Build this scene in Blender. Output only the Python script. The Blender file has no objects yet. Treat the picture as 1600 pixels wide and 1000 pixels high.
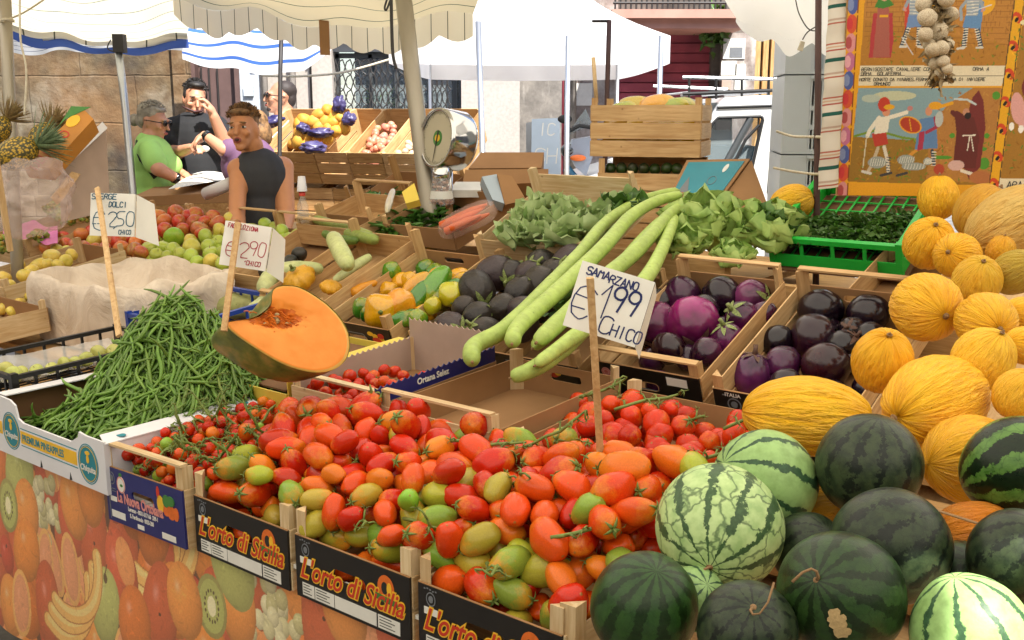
import bpy,math,random
import numpy as np
from mathutils import Vector,Matrix,noise
from mathutils.geometry import tessellate_polygon
random.seed(7);np.random.seed(7)
scene=bpy.context.scene
COL=scene.collection
R=math.radians
# ---------------- camera, sky, sun, exposure ----------------
CAMH=1.62
PITCH=math.atan(325/1600)
cam_d=bpy.data.cameras.new("camera");cam=bpy.data.objects.new("camera",cam_d);COL.objects.link(cam)
cam.location=(0,0,CAMH);cam.rotation_euler=(math.pi/2-PITCH,0,0)
cam_d.sensor_width=36;cam_d.lens=36;cam_d.clip_end=500;cam_d.clip_start=.05
scene.camera=cam
SUN_EL,SUN_AZ=R(54),R(150)       # azimuth clockwise from +Y
w=bpy.data.worlds.new("World");scene.world=w;w.use_nodes=True
wn=w.node_tree.nodes;wl=w.node_tree.links
sky=wn.new('ShaderNodeTexSky');sky.sky_type='NISHITA';sky.sun_disc=False
sky.sun_elevation=SUN_EL;sky.sun_rotation=SUN_AZ
wl.new(sky.outputs[0],wn['Background'].inputs[0]);wn['Background'].inputs[1].default_value=.15
sun_d=bpy.data.lights.new("sun",'SUN');sun_d.energy=4.5;sun_d.angle=R(.5);sun_d.color=(1,.95,.87)
sun=bpy.data.objects.new("sun",sun_d);COL.objects.link(sun)
sdir=Vector((math.sin(SUN_AZ)*math.cos(SUN_EL),math.cos(SUN_AZ)*math.cos(SUN_EL),math.sin(SUN_EL)))
sun.rotation_euler=sdir.to_track_quat('Z','Y').to_euler()
vs=scene.view_settings;vs.view_transform='Standard';vs.look='None';vs.gamma=1
vs.exposure=1.45
scene.cycles.max_bounces=8;scene.cycles.diffuse_bounces=4;scene.cycles.transparent_max_bounces=16
scene.cycles.caustics_reflective=False;scene.cycles.caustics_refractive=False
scene.cycles.sample_clamp_indirect=6
scene.cycles.use_denoising=True
# ---------------- pixel helpers ----------------
F=1600.;cp,sp=math.cos(PITCH),math.sin(PITCH)
CAM=np.array([0,0,CAMH])
def ray(u,v):
    a=(u-800)/F;b=-(v-500)/F
    return np.array([a,cp+sp*b,-sp+cp*b])
def W(u,v,d):return CAM +d*ray(u,v)
def atz(u,v,z):
    r=ray(u,v);return CAM +(z-CAMH)/r[2]*r
def aty(u,v,y):
    r=ray(u,v);return CAM +y/r[1]*r
def depth(p):return p[1]*cp-(p[2]-CAMH)*sp
def proj(p):
    d=depth(p);up=p[1]*sp+(p[2]-CAMH)*cp
    return (800+F*p[0]/d,500-F*up/d,d)
YAW=R(-38.5)
DV=np.array([math.cos(YAW),math.sin(YAW),0]);NV=np.array([-math.sin(YAW),math.cos(YAW),0])
OR=atz(308,772,.82);OR[2] =0
ST=Matrix.Translation(Vector(OR)) @ Matrix.Rotation(YAW,4,'Z')     # stall frame: x along the front, y into the stall
def S(s,t,z):return OR +DV*s +NV*t +np.array([0,0,z])
def att(u,v,t):            # where a pixel meets the vertical plane t -> (s,t,z)
    r=ray(u,v);k=(t-(CAM-OR)@NV)/(r@NV);p=CAM+k*r
    q=p-OR;return np.array([q@DV,q@NV,p[2]])
def onz(u,v,z):
    q=atz(u,v,z)-OR;return np.array([q@DV,q@NV,z])
def onp(u,v,z0,k):        # plane z = z0 + k*t  -> world point
    r=ray(u,v);c=CAM-OR
    m=(z0+k*(c@NV)-CAMH)/(r[2]-k*(r@NV));return CAM+m*r
def toS(p):q=np.array(p)-OR;return np.array([q@DV,q@NV,p[2]])
# ---------------- materials ----------------
MATS={}
def hx(h):
    c=[int(h[i:i+2],16)/255 for i in (0,2,4)]
    return tuple((x/12.92 if x<.04045 else ((x+.055)/1.055)**2.4) for x in c)+(1,)
def newmat(name):
    m=bpy.data.materials.new(name);m.use_nodes=True
    nt=m.node_tree;b=nt.nodes['Principled BSDF'];MATS[name] =m
    return m,nt,b
def nd(nt,typ,**k):
    n=nt.nodes.new('ShaderNode'+typ)
    for a,b in k.items():setattr(n,a,b)
    return n
def ramp(nt,stops):
    r=nd(nt,'ValToRGB');e=r.color_ramp.elements
    while len(e) <len(stops):e.new(.5)
    for i,(p,c) in enumerate(stops):e[i].position=p;e[i].color=c if len(c) == 4 else tuple(c)+(1,)
    return r
def mixc(nt,fac,a,b,blend='MIX'):
    m=nd(nt,'Mix',data_type='RGBA',blend_type=blend)
    for i,x in ((0,fac),(6,a),(7,b)):
        if hasattr(x,'is_linked') or isinstance(x,bpy.types.NodeSocket):nt.links.new(x,m.inputs[i])
        else:m.inputs[i].default_value=x
    return m.outputs[2]
def math_(nt,op,a,b=None,c=None):
    m=nd(nt,'Math',operation=op)
    for i,x in enumerate((a,b,c)):
        if x is None:continue
        if isinstance(x,bpy.types.NodeSocket):nt.links.new(x,m.inputs[i])
        else:m.inputs[i].default_value=x
    return m.outputs[0]
def coords(nt,scale=(1,1,1),rnd=True,typ='Object'):
    tc=nd(nt,'TexCoord');mp=nd(nt,'Mapping');mp.inputs['Scale'].default_value=scale
    nt.links.new(tc.outputs[typ],mp.inputs[0])
    if rnd:
        oi=nd(nt,'ObjectInfo');x=math_(nt,'MULTIPLY',oi.outputs['Random'],37.)
        cb=nd(nt,'CombineXYZ')
        for i in range(3):nt.links.new(x,cb.inputs[i])
        nt.links.new(cb.outputs[0],mp.inputs['Location'])
    return mp.outputs[0]
def noise_(nt,vec,scale,detail=4,rough=.55,dist=0):
    n=nd(nt,'TexNoise');n.inputs['Scale'].default_value=scale;n.inputs['Detail'].default_value=detail
    n.inputs['Roughness'].default_value=rough;n.inputs['Distortion'].default_value=dist
    if vec is not None:nt.links.new(vec,n.inputs['Vector'])
    return n.outputs[0]
def bump(nt,b,h,strength=.3,dist=.002):
    n=nd(nt,'Bump');n.inputs['Strength'].default_value=strength;n.inputs['Distance'].default_value=dist
    nt.links.new(h,n.inputs['Height']);nt.links.new(n.outputs[0],b.inputs['Normal'])
def simple(name,col,rough=.5,var=.25,scale=18,bmp=.15,bs=60,metal=0,spec=.5,stretch=(1,1,1),col2=None,objcol=False,coat=0,trans=0):
    if name in MATS:return MATS[name]
    m,nt,b=newmat(name)
    c=hx(col) if isinstance(col,str) else tuple(col)+((1,) if len(col) == 3 else ())
    v=coords(nt,stretch)
    n=noise_(nt,v,scale)
    if col2:d=hx(col2)
    else:d=tuple(x*(1-var) for x in c[:3])+(1,)
    if objcol:
        oi=nd(nt,'ObjectInfo');r=ramp(nt,[(.3,(1-var,)*3),(.65,(1,1,1))]);nt.links.new(n,r.inputs[0])
        out=mixc(nt,1.,oi.outputs['Color'],r.outputs[0],'MULTIPLY')
    else:
        r=ramp(nt,[(.32,d),(.62,c)]);nt.links.new(n,r.inputs[0]);out=r.outputs[0]
    nt.links.new(out,b.inputs['Base Color'])
    b.inputs['Roughness'].default_value=rough;b.inputs['Metallic'].default_value=metal
    b.inputs['Specular IOR Level'].default_value=spec;b.inputs['Coat Weight'].default_value=coat
    if bmp:bump(nt,b,noise_(nt,v,bs),bmp)
    if trans:      # thin leaf or cloth: some light comes through
        tr=nd(nt,'BsdfTranslucent');nt.links.new(out,tr.inputs[0]);ms=nd(nt,'MixShader');ms.inputs[0].default_value=trans
        nt.links.new(b.outputs[0],ms.inputs[1]);nt.links.new(tr.outputs[0],ms.inputs[2])
        nt.links.new(ms.outputs[0],nt.nodes['Material Output'].inputs[0])
    return m
def woodmat(name,c1,c2,axis,rough=.65):
    m,nt,b=newmat(name)
    sc=[30,30,30];sc[axis] =2.2
    v=coords(nt,tuple(sc));n=noise_(nt,v,3.2,5,.6,.6)
    v2=coords(nt,(1,1,1));n2=noise_(nt,v2,6,2)
    v3=coords(nt,(12,12,12));vo=nd(nt,'TexVoronoi');nt.links.new(v3,vo.inputs[0]);vo.inputs['Scale'].default_value=1.3
    kn=ramp(nt,[(.03,(.25,.13,.06)),(.09,(1,1,1))]);nt.links.new(vo.outputs[0],kn.inputs[0])
    r=ramp(nt,[(.28,hx(c2)),(.7,hx(c1))]);nt.links.new(n,r.inputs[0])
    r2=ramp(nt,[(.3,(.72,.66,.6)),(.7,(1,1,1))]);nt.links.new(n2,r2.inputs[0])
    o=mixc(nt,.7,r.outputs[0],r2.outputs[0],'MULTIPLY')
    o=mixc(nt,.5,o,kn.outputs[0],'MULTIPLY')
    oi=nd(nt,'ObjectInfo');rr=ramp(nt,[(0,(.78,.7,.62)),(1,(1.0,1.0,1.0))]);nt.links.new(oi.outputs['Random'],rr.inputs[0])
    o=mixc(nt,.8,o,rr.outputs[0],'MULTIPLY')
    nt.links.new(o,b.inputs['Base Color']);b.inputs['Roughness'].default_value=rough
    b.inputs['Specular IOR Level'].default_value=.25
    bump(nt,b,n,.25,.001)
    return m
for ax,nme in enumerate('xyz'):
    woodmat('wood_'+nme,'E2C392','BE9664',ax)
    woodmat('pale_wood_'+nme,'EAD8B2','C8A878',ax)
    woodmat('old_wood_'+nme,'CFAC76','A37D4E',ax)
simple('card','9C7650',.85,.12,9,.08,40,spec=.2)
simple('card_dark','74543A',.85,.15,9,.08,40,spec=.2)
simple('card_grey','B09A8C',.85,.12,9,.08,40,spec=.2)
simple('black_print','14100F',.42,.2,8,.03,30)
simple('blue_print','1F2264',.42,.12,8,.03,30)
simple('white_print','DCDAD2',.6,.08,30,0)
simple('yellow_print','E8B62A',.5,.1,30,0)
simple('red_print','C2321C',.5,.1,30,0)
simple('orange_print','D9691F',.5,.2,90,0)
simple('green_print','3E7A34',.5,.15,60,0)
simple('teal_print','1E7F8E',.5,.12,12,.04)
simple('pink_print','D98E86',.5,.1,20,0)
simple('ink_blue','15225E',.5,.1,40,0);simple('ink_cyan','1D5872',.5,.1,40,0);simple('ink_red','A82438',.5,.1,40,0);simple('ink_dark','20201E',.5,.1,40,0)
simple('white_card','E6E3DA',.55,.05,14,.05)
simple('white_box','D9D8DC',.5,.06,10,.04)
simple('lettering_grey','6F7378',.6,.1,40,0)
simple('stalk','6E7A35',.6,.3,60,.2);simple('dry_stalk','8A6A45',.8,.3,60,.3)
simple('vine','74863A',.55,.35,50,.25)
# ---------------- mesh builder ----------------
def xyz(*a):return Matrix.Translation(Vector(a))
def rot(ax,deg):return Matrix.Rotation(R(deg),4,ax)
def scl(a,b,c):return Matrix.Diagonal((a,b,c,1))
I4=Matrix.Identity(4)
class MB:
    def __init__(s):s.v=[];s.f=[];s.m=[]
    def add(s,V,Fc,M=None,mi=0):
        n=len(s.v)
        if M is not None:V=[M @ Vector(p) for p in V]
        s.v += [tuple(p) for p in V];s.f += [tuple(n+i for i in f) for f in Fc];s.m += [mi]*len(Fc);return s
    def box(s,c,d,M=None,mi=0,taper=1.):
        x,y,z=(k/2 for k in d);t=taper
        V=[(c[0]+a*x*(t if e>0 else 1),c[1]+b*y*(t if e>0 else 1),c[2]+e*z) for e in (-1,1) for a,b in ((-1,-1),(1,-1),(1,1),(-1,1))]
        return s.add(V,[(3,2,1,0),(4,5,6,7),(0,1,5,4),(1,2,6,5),(2,3,7,6),(3,0,4,7)],M,mi)
    def slab(s,x0,x1,y0,y1,z0,z1,M=None,mi=0):return s.box(((x0+x1)/2,(y0+y1)/2,(z0+z1)/2),(x1-x0,y1-y0,z1-z0),M,mi)
    def grid(s,fn,nu,nv,M=None,mi=0,wu=False,wv=False):
        V=[fn(i/(nu if wu else nu-1),j/(nv if wv else nv-1)) for j in range(nv) for i in range(nu)]
        Fc=[]
        for j in range(nv if wv else nv-1):
            for i in range(nu if wu else nu-1):
                a=j*nu+i;b=j*nu+(i+1) % nu;c=((j+1) % nv)*nu+(i+1) % nu;d=((j+1) % nv)*nu+i
                Fc.append((a,b,c,d))
        return s.add(V,Fc,M,mi)
    def tube(s,pts,rad,n=8,M=None,mi=0,flat=1.,cap=True):
        P=[Vector(p) for p in pts];k=len(P)
        if not hasattr(rad,'__len__'):rad=[rad]*k
        T=[(P[min(i+1,k-1)]-P[max(i-1,0)]).normalized() for i in range(k)]
        up=Vector((0,0,1)) if abs(T[0].z) <.9 else Vector((1,0,0))
        x=T[0].cross(up).normalized();V=[]
        for i in range(k):
            x=(x-T[i]*x.dot(T[i])).normalized();y=T[i].cross(x)
            for j in range(n):
                a=2*math.pi*j/n;V.append(P[i]+(x*math.cos(a)+y*math.sin(a)*flat)*rad[i])
        Fc=[(i*n+j,i*n+(j+1) % n,(i+1)*n+(j+1) % n,(i+1)*n+j) for i in range(k-1) for j in range(n)]
        if cap:Fc += [tuple(range(n-1,-1,-1)),tuple((k-1)*n+j for j in range(n))]
        return s.add(V,Fc,M,mi)
    def lathe(s,prof,n=24,M=None,mi=0):
        V=[(r*math.cos(2*math.pi*j/n),r*math.sin(2*math.pi*j/n),z) for r,z in prof for j in range(n)]
        Fc=[(i*n+j,i*n+(j+1) % n,(i+1)*n+(j+1) % n,(i+1)*n+j) for i in range(len(prof)-1) for j in range(n)]
        return s.add(V,Fc,M,mi)
    def ell(s,c,r,M=None,mi=0,nu=20,nv=12,fn=None):
        V=[]
        for i in range(nv+1):
            th=math.pi*i/nv
            for j in range(nu):
                ph=2*math.pi*j/nu;p=(math.sin(th)*math.cos(ph),math.sin(th)*math.sin(ph),math.cos(th))
                k=fn(p) if fn else 1.
                V.append((c[0]+p[0]*r[0]*k,c[1]+p[1]*r[1]*k,c[2]+p[2]*r[2]*k))
        Fc=[(i*nu+j,(i+1)*nu+j,(i+1)*nu+(j+1) % nu,i*nu+(j+1) % nu) for i in range(nv) for j in range(nu)]
        return s.add(V,Fc,M,mi)
    def prism(s,loops,th,M=None,mi=0):      # loops in the xy plane, extruded to z=th; the first loop is the outline, others are holes
        L=[[Vector((p[0],p[1],0)) for p in lp] for lp in loops]
        tri=tessellate_polygon(L);flat=[p for lp in L for p in lp];n=len(flat)
        V=[(p.x,p.y,0) for p in flat]+[(p.x,p.y,th) for p in flat];Fc=[]
        for a,b,c in tri:
            nz=(flat[b]-flat[a]).cross(flat[c]-flat[a]).z
            if nz<0:b,c=c,b
            Fc += [(a,c,b),(a+n,b+n,c+n)]
        o=0
        for lp in L:
            k=len(lp);ar=sum(lp[i].x*lp[(i+1) % k].y-lp[(i+1) % k].x*lp[i].y for i in range(k))
            hole=lp is not L[0];fw=(ar>0) != hole
            for i in range(k):
                a,b=o+i,o+(i+1) % k
                Fc.append((a,b,b+n,a+n) if fw else (b,a,a+n,b+n))
            o += k
        return s.add(V,Fc,M,mi)
    def build(s,name,mats,parent=None,smooth=False,M=None):
        me=bpy.data.meshes.new(name);me.from_pydata(s.v,[],s.f)
        for m in (mats if isinstance(mats,(list,tuple)) else [mats]):me.materials.append(MATS[m] if isinstance(m,str) else m)
        if any(s.m):me.polygons.foreach_set('material_index',s.m)
        if smooth:me.polygons.foreach_set('use_smooth',[True]*len(me.polygons))
        me.update();return link(name,me,parent,M)
def link(name,me,parent=None,M=None):
    o=bpy.data.objects.new(name,me);COL.objects.link(o)
    if parent is not None:o.parent=parent
    if M is not None:o.matrix_basis=M
    return o
def tag(o,label=None,cat=None,group=None,kind=None):
    for k,x in (('label',label),('category',cat),('group',group),('kind',kind)):
        if x:o[k] =x
    return o
def thing(name,label,cat,M=I4,group=None):
    o=bpy.data.objects.new(name,None);COL.objects.link(o);o.matrix_basis=M;o.empty_display_size=.05
    return tag(o,label,cat,group)
def copy_tree(o,M=None,label=None,group=None,color=None,parent=None):
    c=o.copy();COL.objects.link(c);c.parent=parent
    if M is not None:c.matrix_basis=M
    if label:c['label'] =label
    if group:c['group'] =group
    if color:c.color=color
    for ch in o.children:copy_tree(ch,color=color,parent=c)
    return c
def frame(p,xa,ya=None,za=None):
    x=Vector(xa).normalized()
    if ya is not None:z=x.cross(Vector(ya)).normalized();y=z.cross(x)
    else:y=Vector(za).cross(x).normalized();z=x.cross(y)
    M=Matrix((x,y,z)).transposed().to_4x4();M.translation=Vector(p);return M
def towards(p,zdir,spin=0,s=(1,1,1)):      # local z points along zdir
    q=Vector(zdir).to_track_quat('Z','Y').to_matrix().to_4x4()
    return xyz(*p) @ q @ Matrix.Rotation(spin,4,'Z') @ scl(*s)
def rnd_rot():return Matrix.Rotation(random.random()*6.28,4,Vector((random.gauss(0,1),random.gauss(0,1),random.gauss(0,1))).normalized())
def circ(cx,cy,rx,ry=None,n=24,a0=0,a1=2*math.pi):
    ry=rx if ry is None else ry;full=abs(a1-a0-2*math.pi) <1e-6
    return [(cx+rx*math.cos(a0+(a1-a0)*i/(n if full else n-1)),cy+ry*math.sin(a0+(a1-a0)*i/(n if full else n-1))) for i in range(n)]
def rect(x0,y0,x1,y1):return [(x0,y0),(x1,y0),(x1,y1),(x0,y1)]
def stadium(cx,cy,w_,h_,n=8):
    r=h_/2;return circ(cx+w_/2-r,cy,r,r,n,-math.pi/2,math.pi/2)+circ(cx-w_/2+r,cy,r,r,n,math.pi/2,3*math.pi/2)
def text_mesh(body,size,shear=0,offset=0,xs=1.,align='LEFT',th=0.0004):
    cu=bpy.data.curves.new('t','FONT');cu.body=body;cu.size=size;cu.shear=shear;cu.offset=offset
    cu.align_x=align;cu.extrude=th/2;cu.resolution_u=4
    o=bpy.data.objects.new('t',cu);COL.objects.link(o);bpy.context.view_layer.update()
    me=bpy.data.meshes.new_from_object(o.evaluated_get(bpy.context.evaluated_depsgraph_get()))
    bpy.data.objects.remove(o);me.transform(scl(xs,1,1));return me
def text(name,body,size,mat_,parent,M,**k):
    me=text_mesh(body,size,**k);me.materials.clear();me.materials.append(MATS[mat_]);me.name=name
    return link(name,me,parent,M)
# single stroke handwriting on a 4x6 grid
GL={'A':'00 26 40;12 32','B':'00 06 36 44 33 03;33 42 30 00','C':'45 36 16 05 01 10 30 41','D':'00 06 26 44 42 20 00','E':'40 00 06 46;03 33',
 'F':'00 06 46;03 33','G':'45 36 16 05 01 10 30 41 43 23','H':'00 06;40 46;03 43','I':'20 26','K':'00 06;46 03 40','L':'06 00 40','M':'00 06 23 46 40',
 'N':'00 06 40 46','O':'16 05 01 10 30 41 45 36 16','P':'00 06 36 45 44 33 03','Q':'16 05 01 10 30 41 45 36 16;22 40','R':'00 06 36 45 44 33 03;23 40','S':'45 36 16 05 04 13 33 42 41 30 10 01',
 'T':'06 46;26 20','U':'06 01 10 30 41 46','V':'06 20 46','W':'06 10 23 30 46','X':'00 46;06 40','Y':'06 23 46;23 20','Z':'06 46 00 40','0':'16 05 01 10 30 41 45 36 16','1':'04 26 20',
 '2':'05 16 36 45 44 00 40','5':'46 06 03 33 42 41 30 00','9':'44 33 13 04 05 16 36 45 44 30','€':'45 36 26 05 01 20 30 41;03 33;02 32'.replace('03 33;02 32','04 34;02 32'),',':'21 10','.':'20 21',"'":'26 24',
 '4':'30 36 02 42','6':'36 14 02 10 30 42 33 03','7':'06 46 20','8':'13 04 05 16 36 45 44 33 13 02 01 10 30 41 42 33','i':'20 23;25 26',' ':''}
def scrawl(mb,txt,x,y,h,wd,M=None,mi=0,th=.0006,adv=1.25,jit=.25,slant=.08,wid=1.):
    for ch in txt:
        g=GL.get(ch,'')
        for st in g.split(';'):
            pts=[(int(q[0])/4+random.uniform(-jit,jit)*.2,int(q[1])/6+random.uniform(-jit,jit)*.12) for q in st.split()]
            if len(pts) <2:continue
            if len(pts) >4:          # round the corners
                q=[pts[0]]
                for a,b in zip(pts,pts[1:]):q += [(a[0]*.7+b[0]*.3,a[1]*.7+b[1]*.3),(a[0]*.3+b[0]*.7,a[1]*.3+b[1]*.7)]
                pts=q+[pts[-1]]
            pts=[(x+(p[0]*.62*wid+p[1]*slant)*h,y+p[1]*h) for p in pts]
            for a,b in zip(pts,pts[1:]):
                d=Vector((b[0]-a[0],b[1]-a[1]));L_=d.length
                if L_<1e-6:continue
                d /= L_;nrm=Vector((-d.y,d.x))*wd/2;a2=Vector(a)-d*wd*.3;b2=Vector(b)+d*wd*.3
                V=[a2-nrm,b2-nrm,b2+nrm,a2+nrm]
                mb.add([(p.x,p.y,th) for p in V],[(0,1,2,3)],M,mi);th += 1.5e-6
        x += (.62*wid*adv if ch != ' ' else .4)*h
    return x
# ---------------- painted surfaces (printed cloth, painted story boards): colour lives in a vertex colour layer of a dense sheet ----------------
def lin(h):return np.array(hx(h)[:3])
class Paint:
    def __init__(s,w_,h_,res,bg):
        s.w,s.h=w_,h_;s.nx=int(w_/res)+1;s.ny=int(h_/res)+1
        s.X,s.Y=np.meshgrid(np.linspace(0,w_,s.nx),np.linspace(0,h_,s.ny));s.c=np.zeros((s.ny,s.nx,3))+lin(bg)
        s.rs=np.random.RandomState(3)
    def win(s,x0,y0,x1,y1):
        dx=s.w/(s.nx-1);dy=s.h/(s.ny-1)
        return (slice(max(0,int(y0/dy)-1),max(0,min(s.ny,int(y1/dy)+2))),slice(max(0,int(x0/dx)-1),max(0,min(s.nx,int(x1/dx)+2))))
    def put(s,sl,mask,col):s.c[sl][mask] =(col[mask] if getattr(col,'ndim',1) == 3 else col)
    def ell(s,cx,cy,rx,ry,col,ang=0,print3d=0,rim=None):
        r=max(rx,ry)*1.05;sl=s.win(cx-r,cy-r,cx+r,cy+r);X=s.X[sl]-cx;Y=s.Y[sl]-cy
        if X.size == 0:return
        a=R(ang);u=(X*math.cos(a)+Y*math.sin(a))/rx;v=(-X*math.sin(a)+Y*math.cos(a))/ry;q=u*u+v*v;m=q<1
        c=np.zeros(X.shape+(3,))+lin(col)
        if print3d:
            z=np.sqrt(np.clip(1-q,0,1));k=1-print3d*(1-np.clip(.25*-u+.45*v+.75*z+.15,0,1));c=c*k[...,None]
            hl=np.exp(-(((u+.3)**2+(v-.35)**2)/.02));c=c+(hl*.25*print3d)[...,None]
        if rim:c[q>rim[0]] =lin(rim[1])
        s.put(sl,m,c)
    def poly(s,pts,col):
        xs=[p[0] for p in pts];ys=[p[1] for p in pts];sl=s.win(min(xs),min(ys),max(xs),max(ys));X=s.X[sl];Y=s.Y[sl]
        if X.size == 0:return
        m=np.zeros(X.shape,bool);n=len(pts)
        for i in range(n):
            x0,y0=pts[i];x1,y1=pts[(i+1) % n]
            if y0 == y1:continue
            c=((Y >= y0) != (Y >= y1)) & (X<(x1-x0)*(Y-y0)/(y1-y0)+x0);m ^= c
        s.put(sl,m,lin(col))
    def line(s,pts,w_,col):
        for (x0,y0),(x1,y1) in zip(pts,pts[1:]):
            sl=s.win(min(x0,x1)-w_,min(y0,y1)-w_,max(x0,x1)+w_,max(y0,y1)+w_);X=s.X[sl];Y=s.Y[sl]
            if X.size == 0:continue
            dx,dy=x1-x0,y1-y0;L2=dx*dx+dy*dy+1e-12;t=np.clip(((X-x0)*dx+(Y-y0)*dy)/L2,0,1)
            s.put(sl,(X-x0-t*dx)**2+(Y-y0-t*dy)**2 <(w_/2)**2,lin(col))
    def tex(s,x0,y0,x1,y1,amt,n=400,size=.01,cols=None):      # brush dabs
        for _ in range(n):
            x,y=s.rs.uniform(x0,x1),s.rs.uniform(y0,y1);sl=s.win(x-size,y-size,x+size,y+size)
            X=s.X[sl]-x;Y=s.Y[sl]-y;a=s.rs.uniform(0,3.14);u=X*math.cos(a)+Y*math.sin(a);v=-X*math.sin(a)+Y*math.cos(a)
            m=(u/size)**2+(v/(size*.3))**2 <1;k=1+s.rs.uniform(-amt,amt);blk=s.c[sl]
            if cols is not None and s.rs.rand() <.5:blk[m] =lin(cols[s.rs.randint(len(cols))])
            else:blk[m] =blk[m]*k
    def sheet(s,name,mat_,parent,fn,M=None):
        nx,ny=s.nx,s.ny;P=fn(s.X,s.Y).reshape(-1,3)
        i=np.arange(nx-1)[None,:]+nx*np.arange(ny-1)[:,None];Q=np.stack([i,i+1,i+nx+1,i+nx],-1).reshape(-1,4)
        me=bpy.data.meshes.new(name);me.vertices.add(len(P));me.vertices.foreach_set('co',P.astype('f').ravel())
        me.loops.add(Q.size);me.loops.foreach_set('vertex_index',Q.astype('i').ravel());me.polygons.add(len(Q))
        me.polygons.foreach_set('loop_start',(np.arange(len(Q))*4).astype('i'));me.polygons.foreach_set('loop_total',np.full(len(Q),4,'i'))
        me.update(calc_edges=True);me.polygons.foreach_set('use_smooth',[True]*len(Q))
        at=me.color_attributes.new('Col','FLOAT_COLOR','POINT');c=np.ones((len(P),4),'f');c[:,:3] =np.clip(s.c.reshape(-1,3),0,1);at.data.foreach_set('color',c.ravel())
        me.materials.append(MATS[mat_]);return link(name,me,parent,M)
def vcol(name,rough,spec=.4,bmp=0,sat=1.):
    m,nt,b=newmat(name);a=nd(nt,'VertexColor',layer_name='Col');n=noise_(nt,coords(nt,rnd=False),220,3)
    r=ramp(nt,[(.3,(.82,.82,.82)),(.7,(1,1,1))]);nt.links.new(n,r.inputs[0])
    nt.links.new(mixc(nt,.8,a.outputs[0],r.outputs[0],'MULTIPLY'),b.inputs['Base Color'])
    b.inputs['Roughness'].default_value=rough;b.inputs['Specular IOR Level'].default_value=spec
    if bmp:bump(nt,b,noise_(nt,coords(nt,rnd=False),14,4),bmp,.01)
vcol('printed_cloth',.38,.45,.12);vcol('painted_board',.55,.3)

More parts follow.
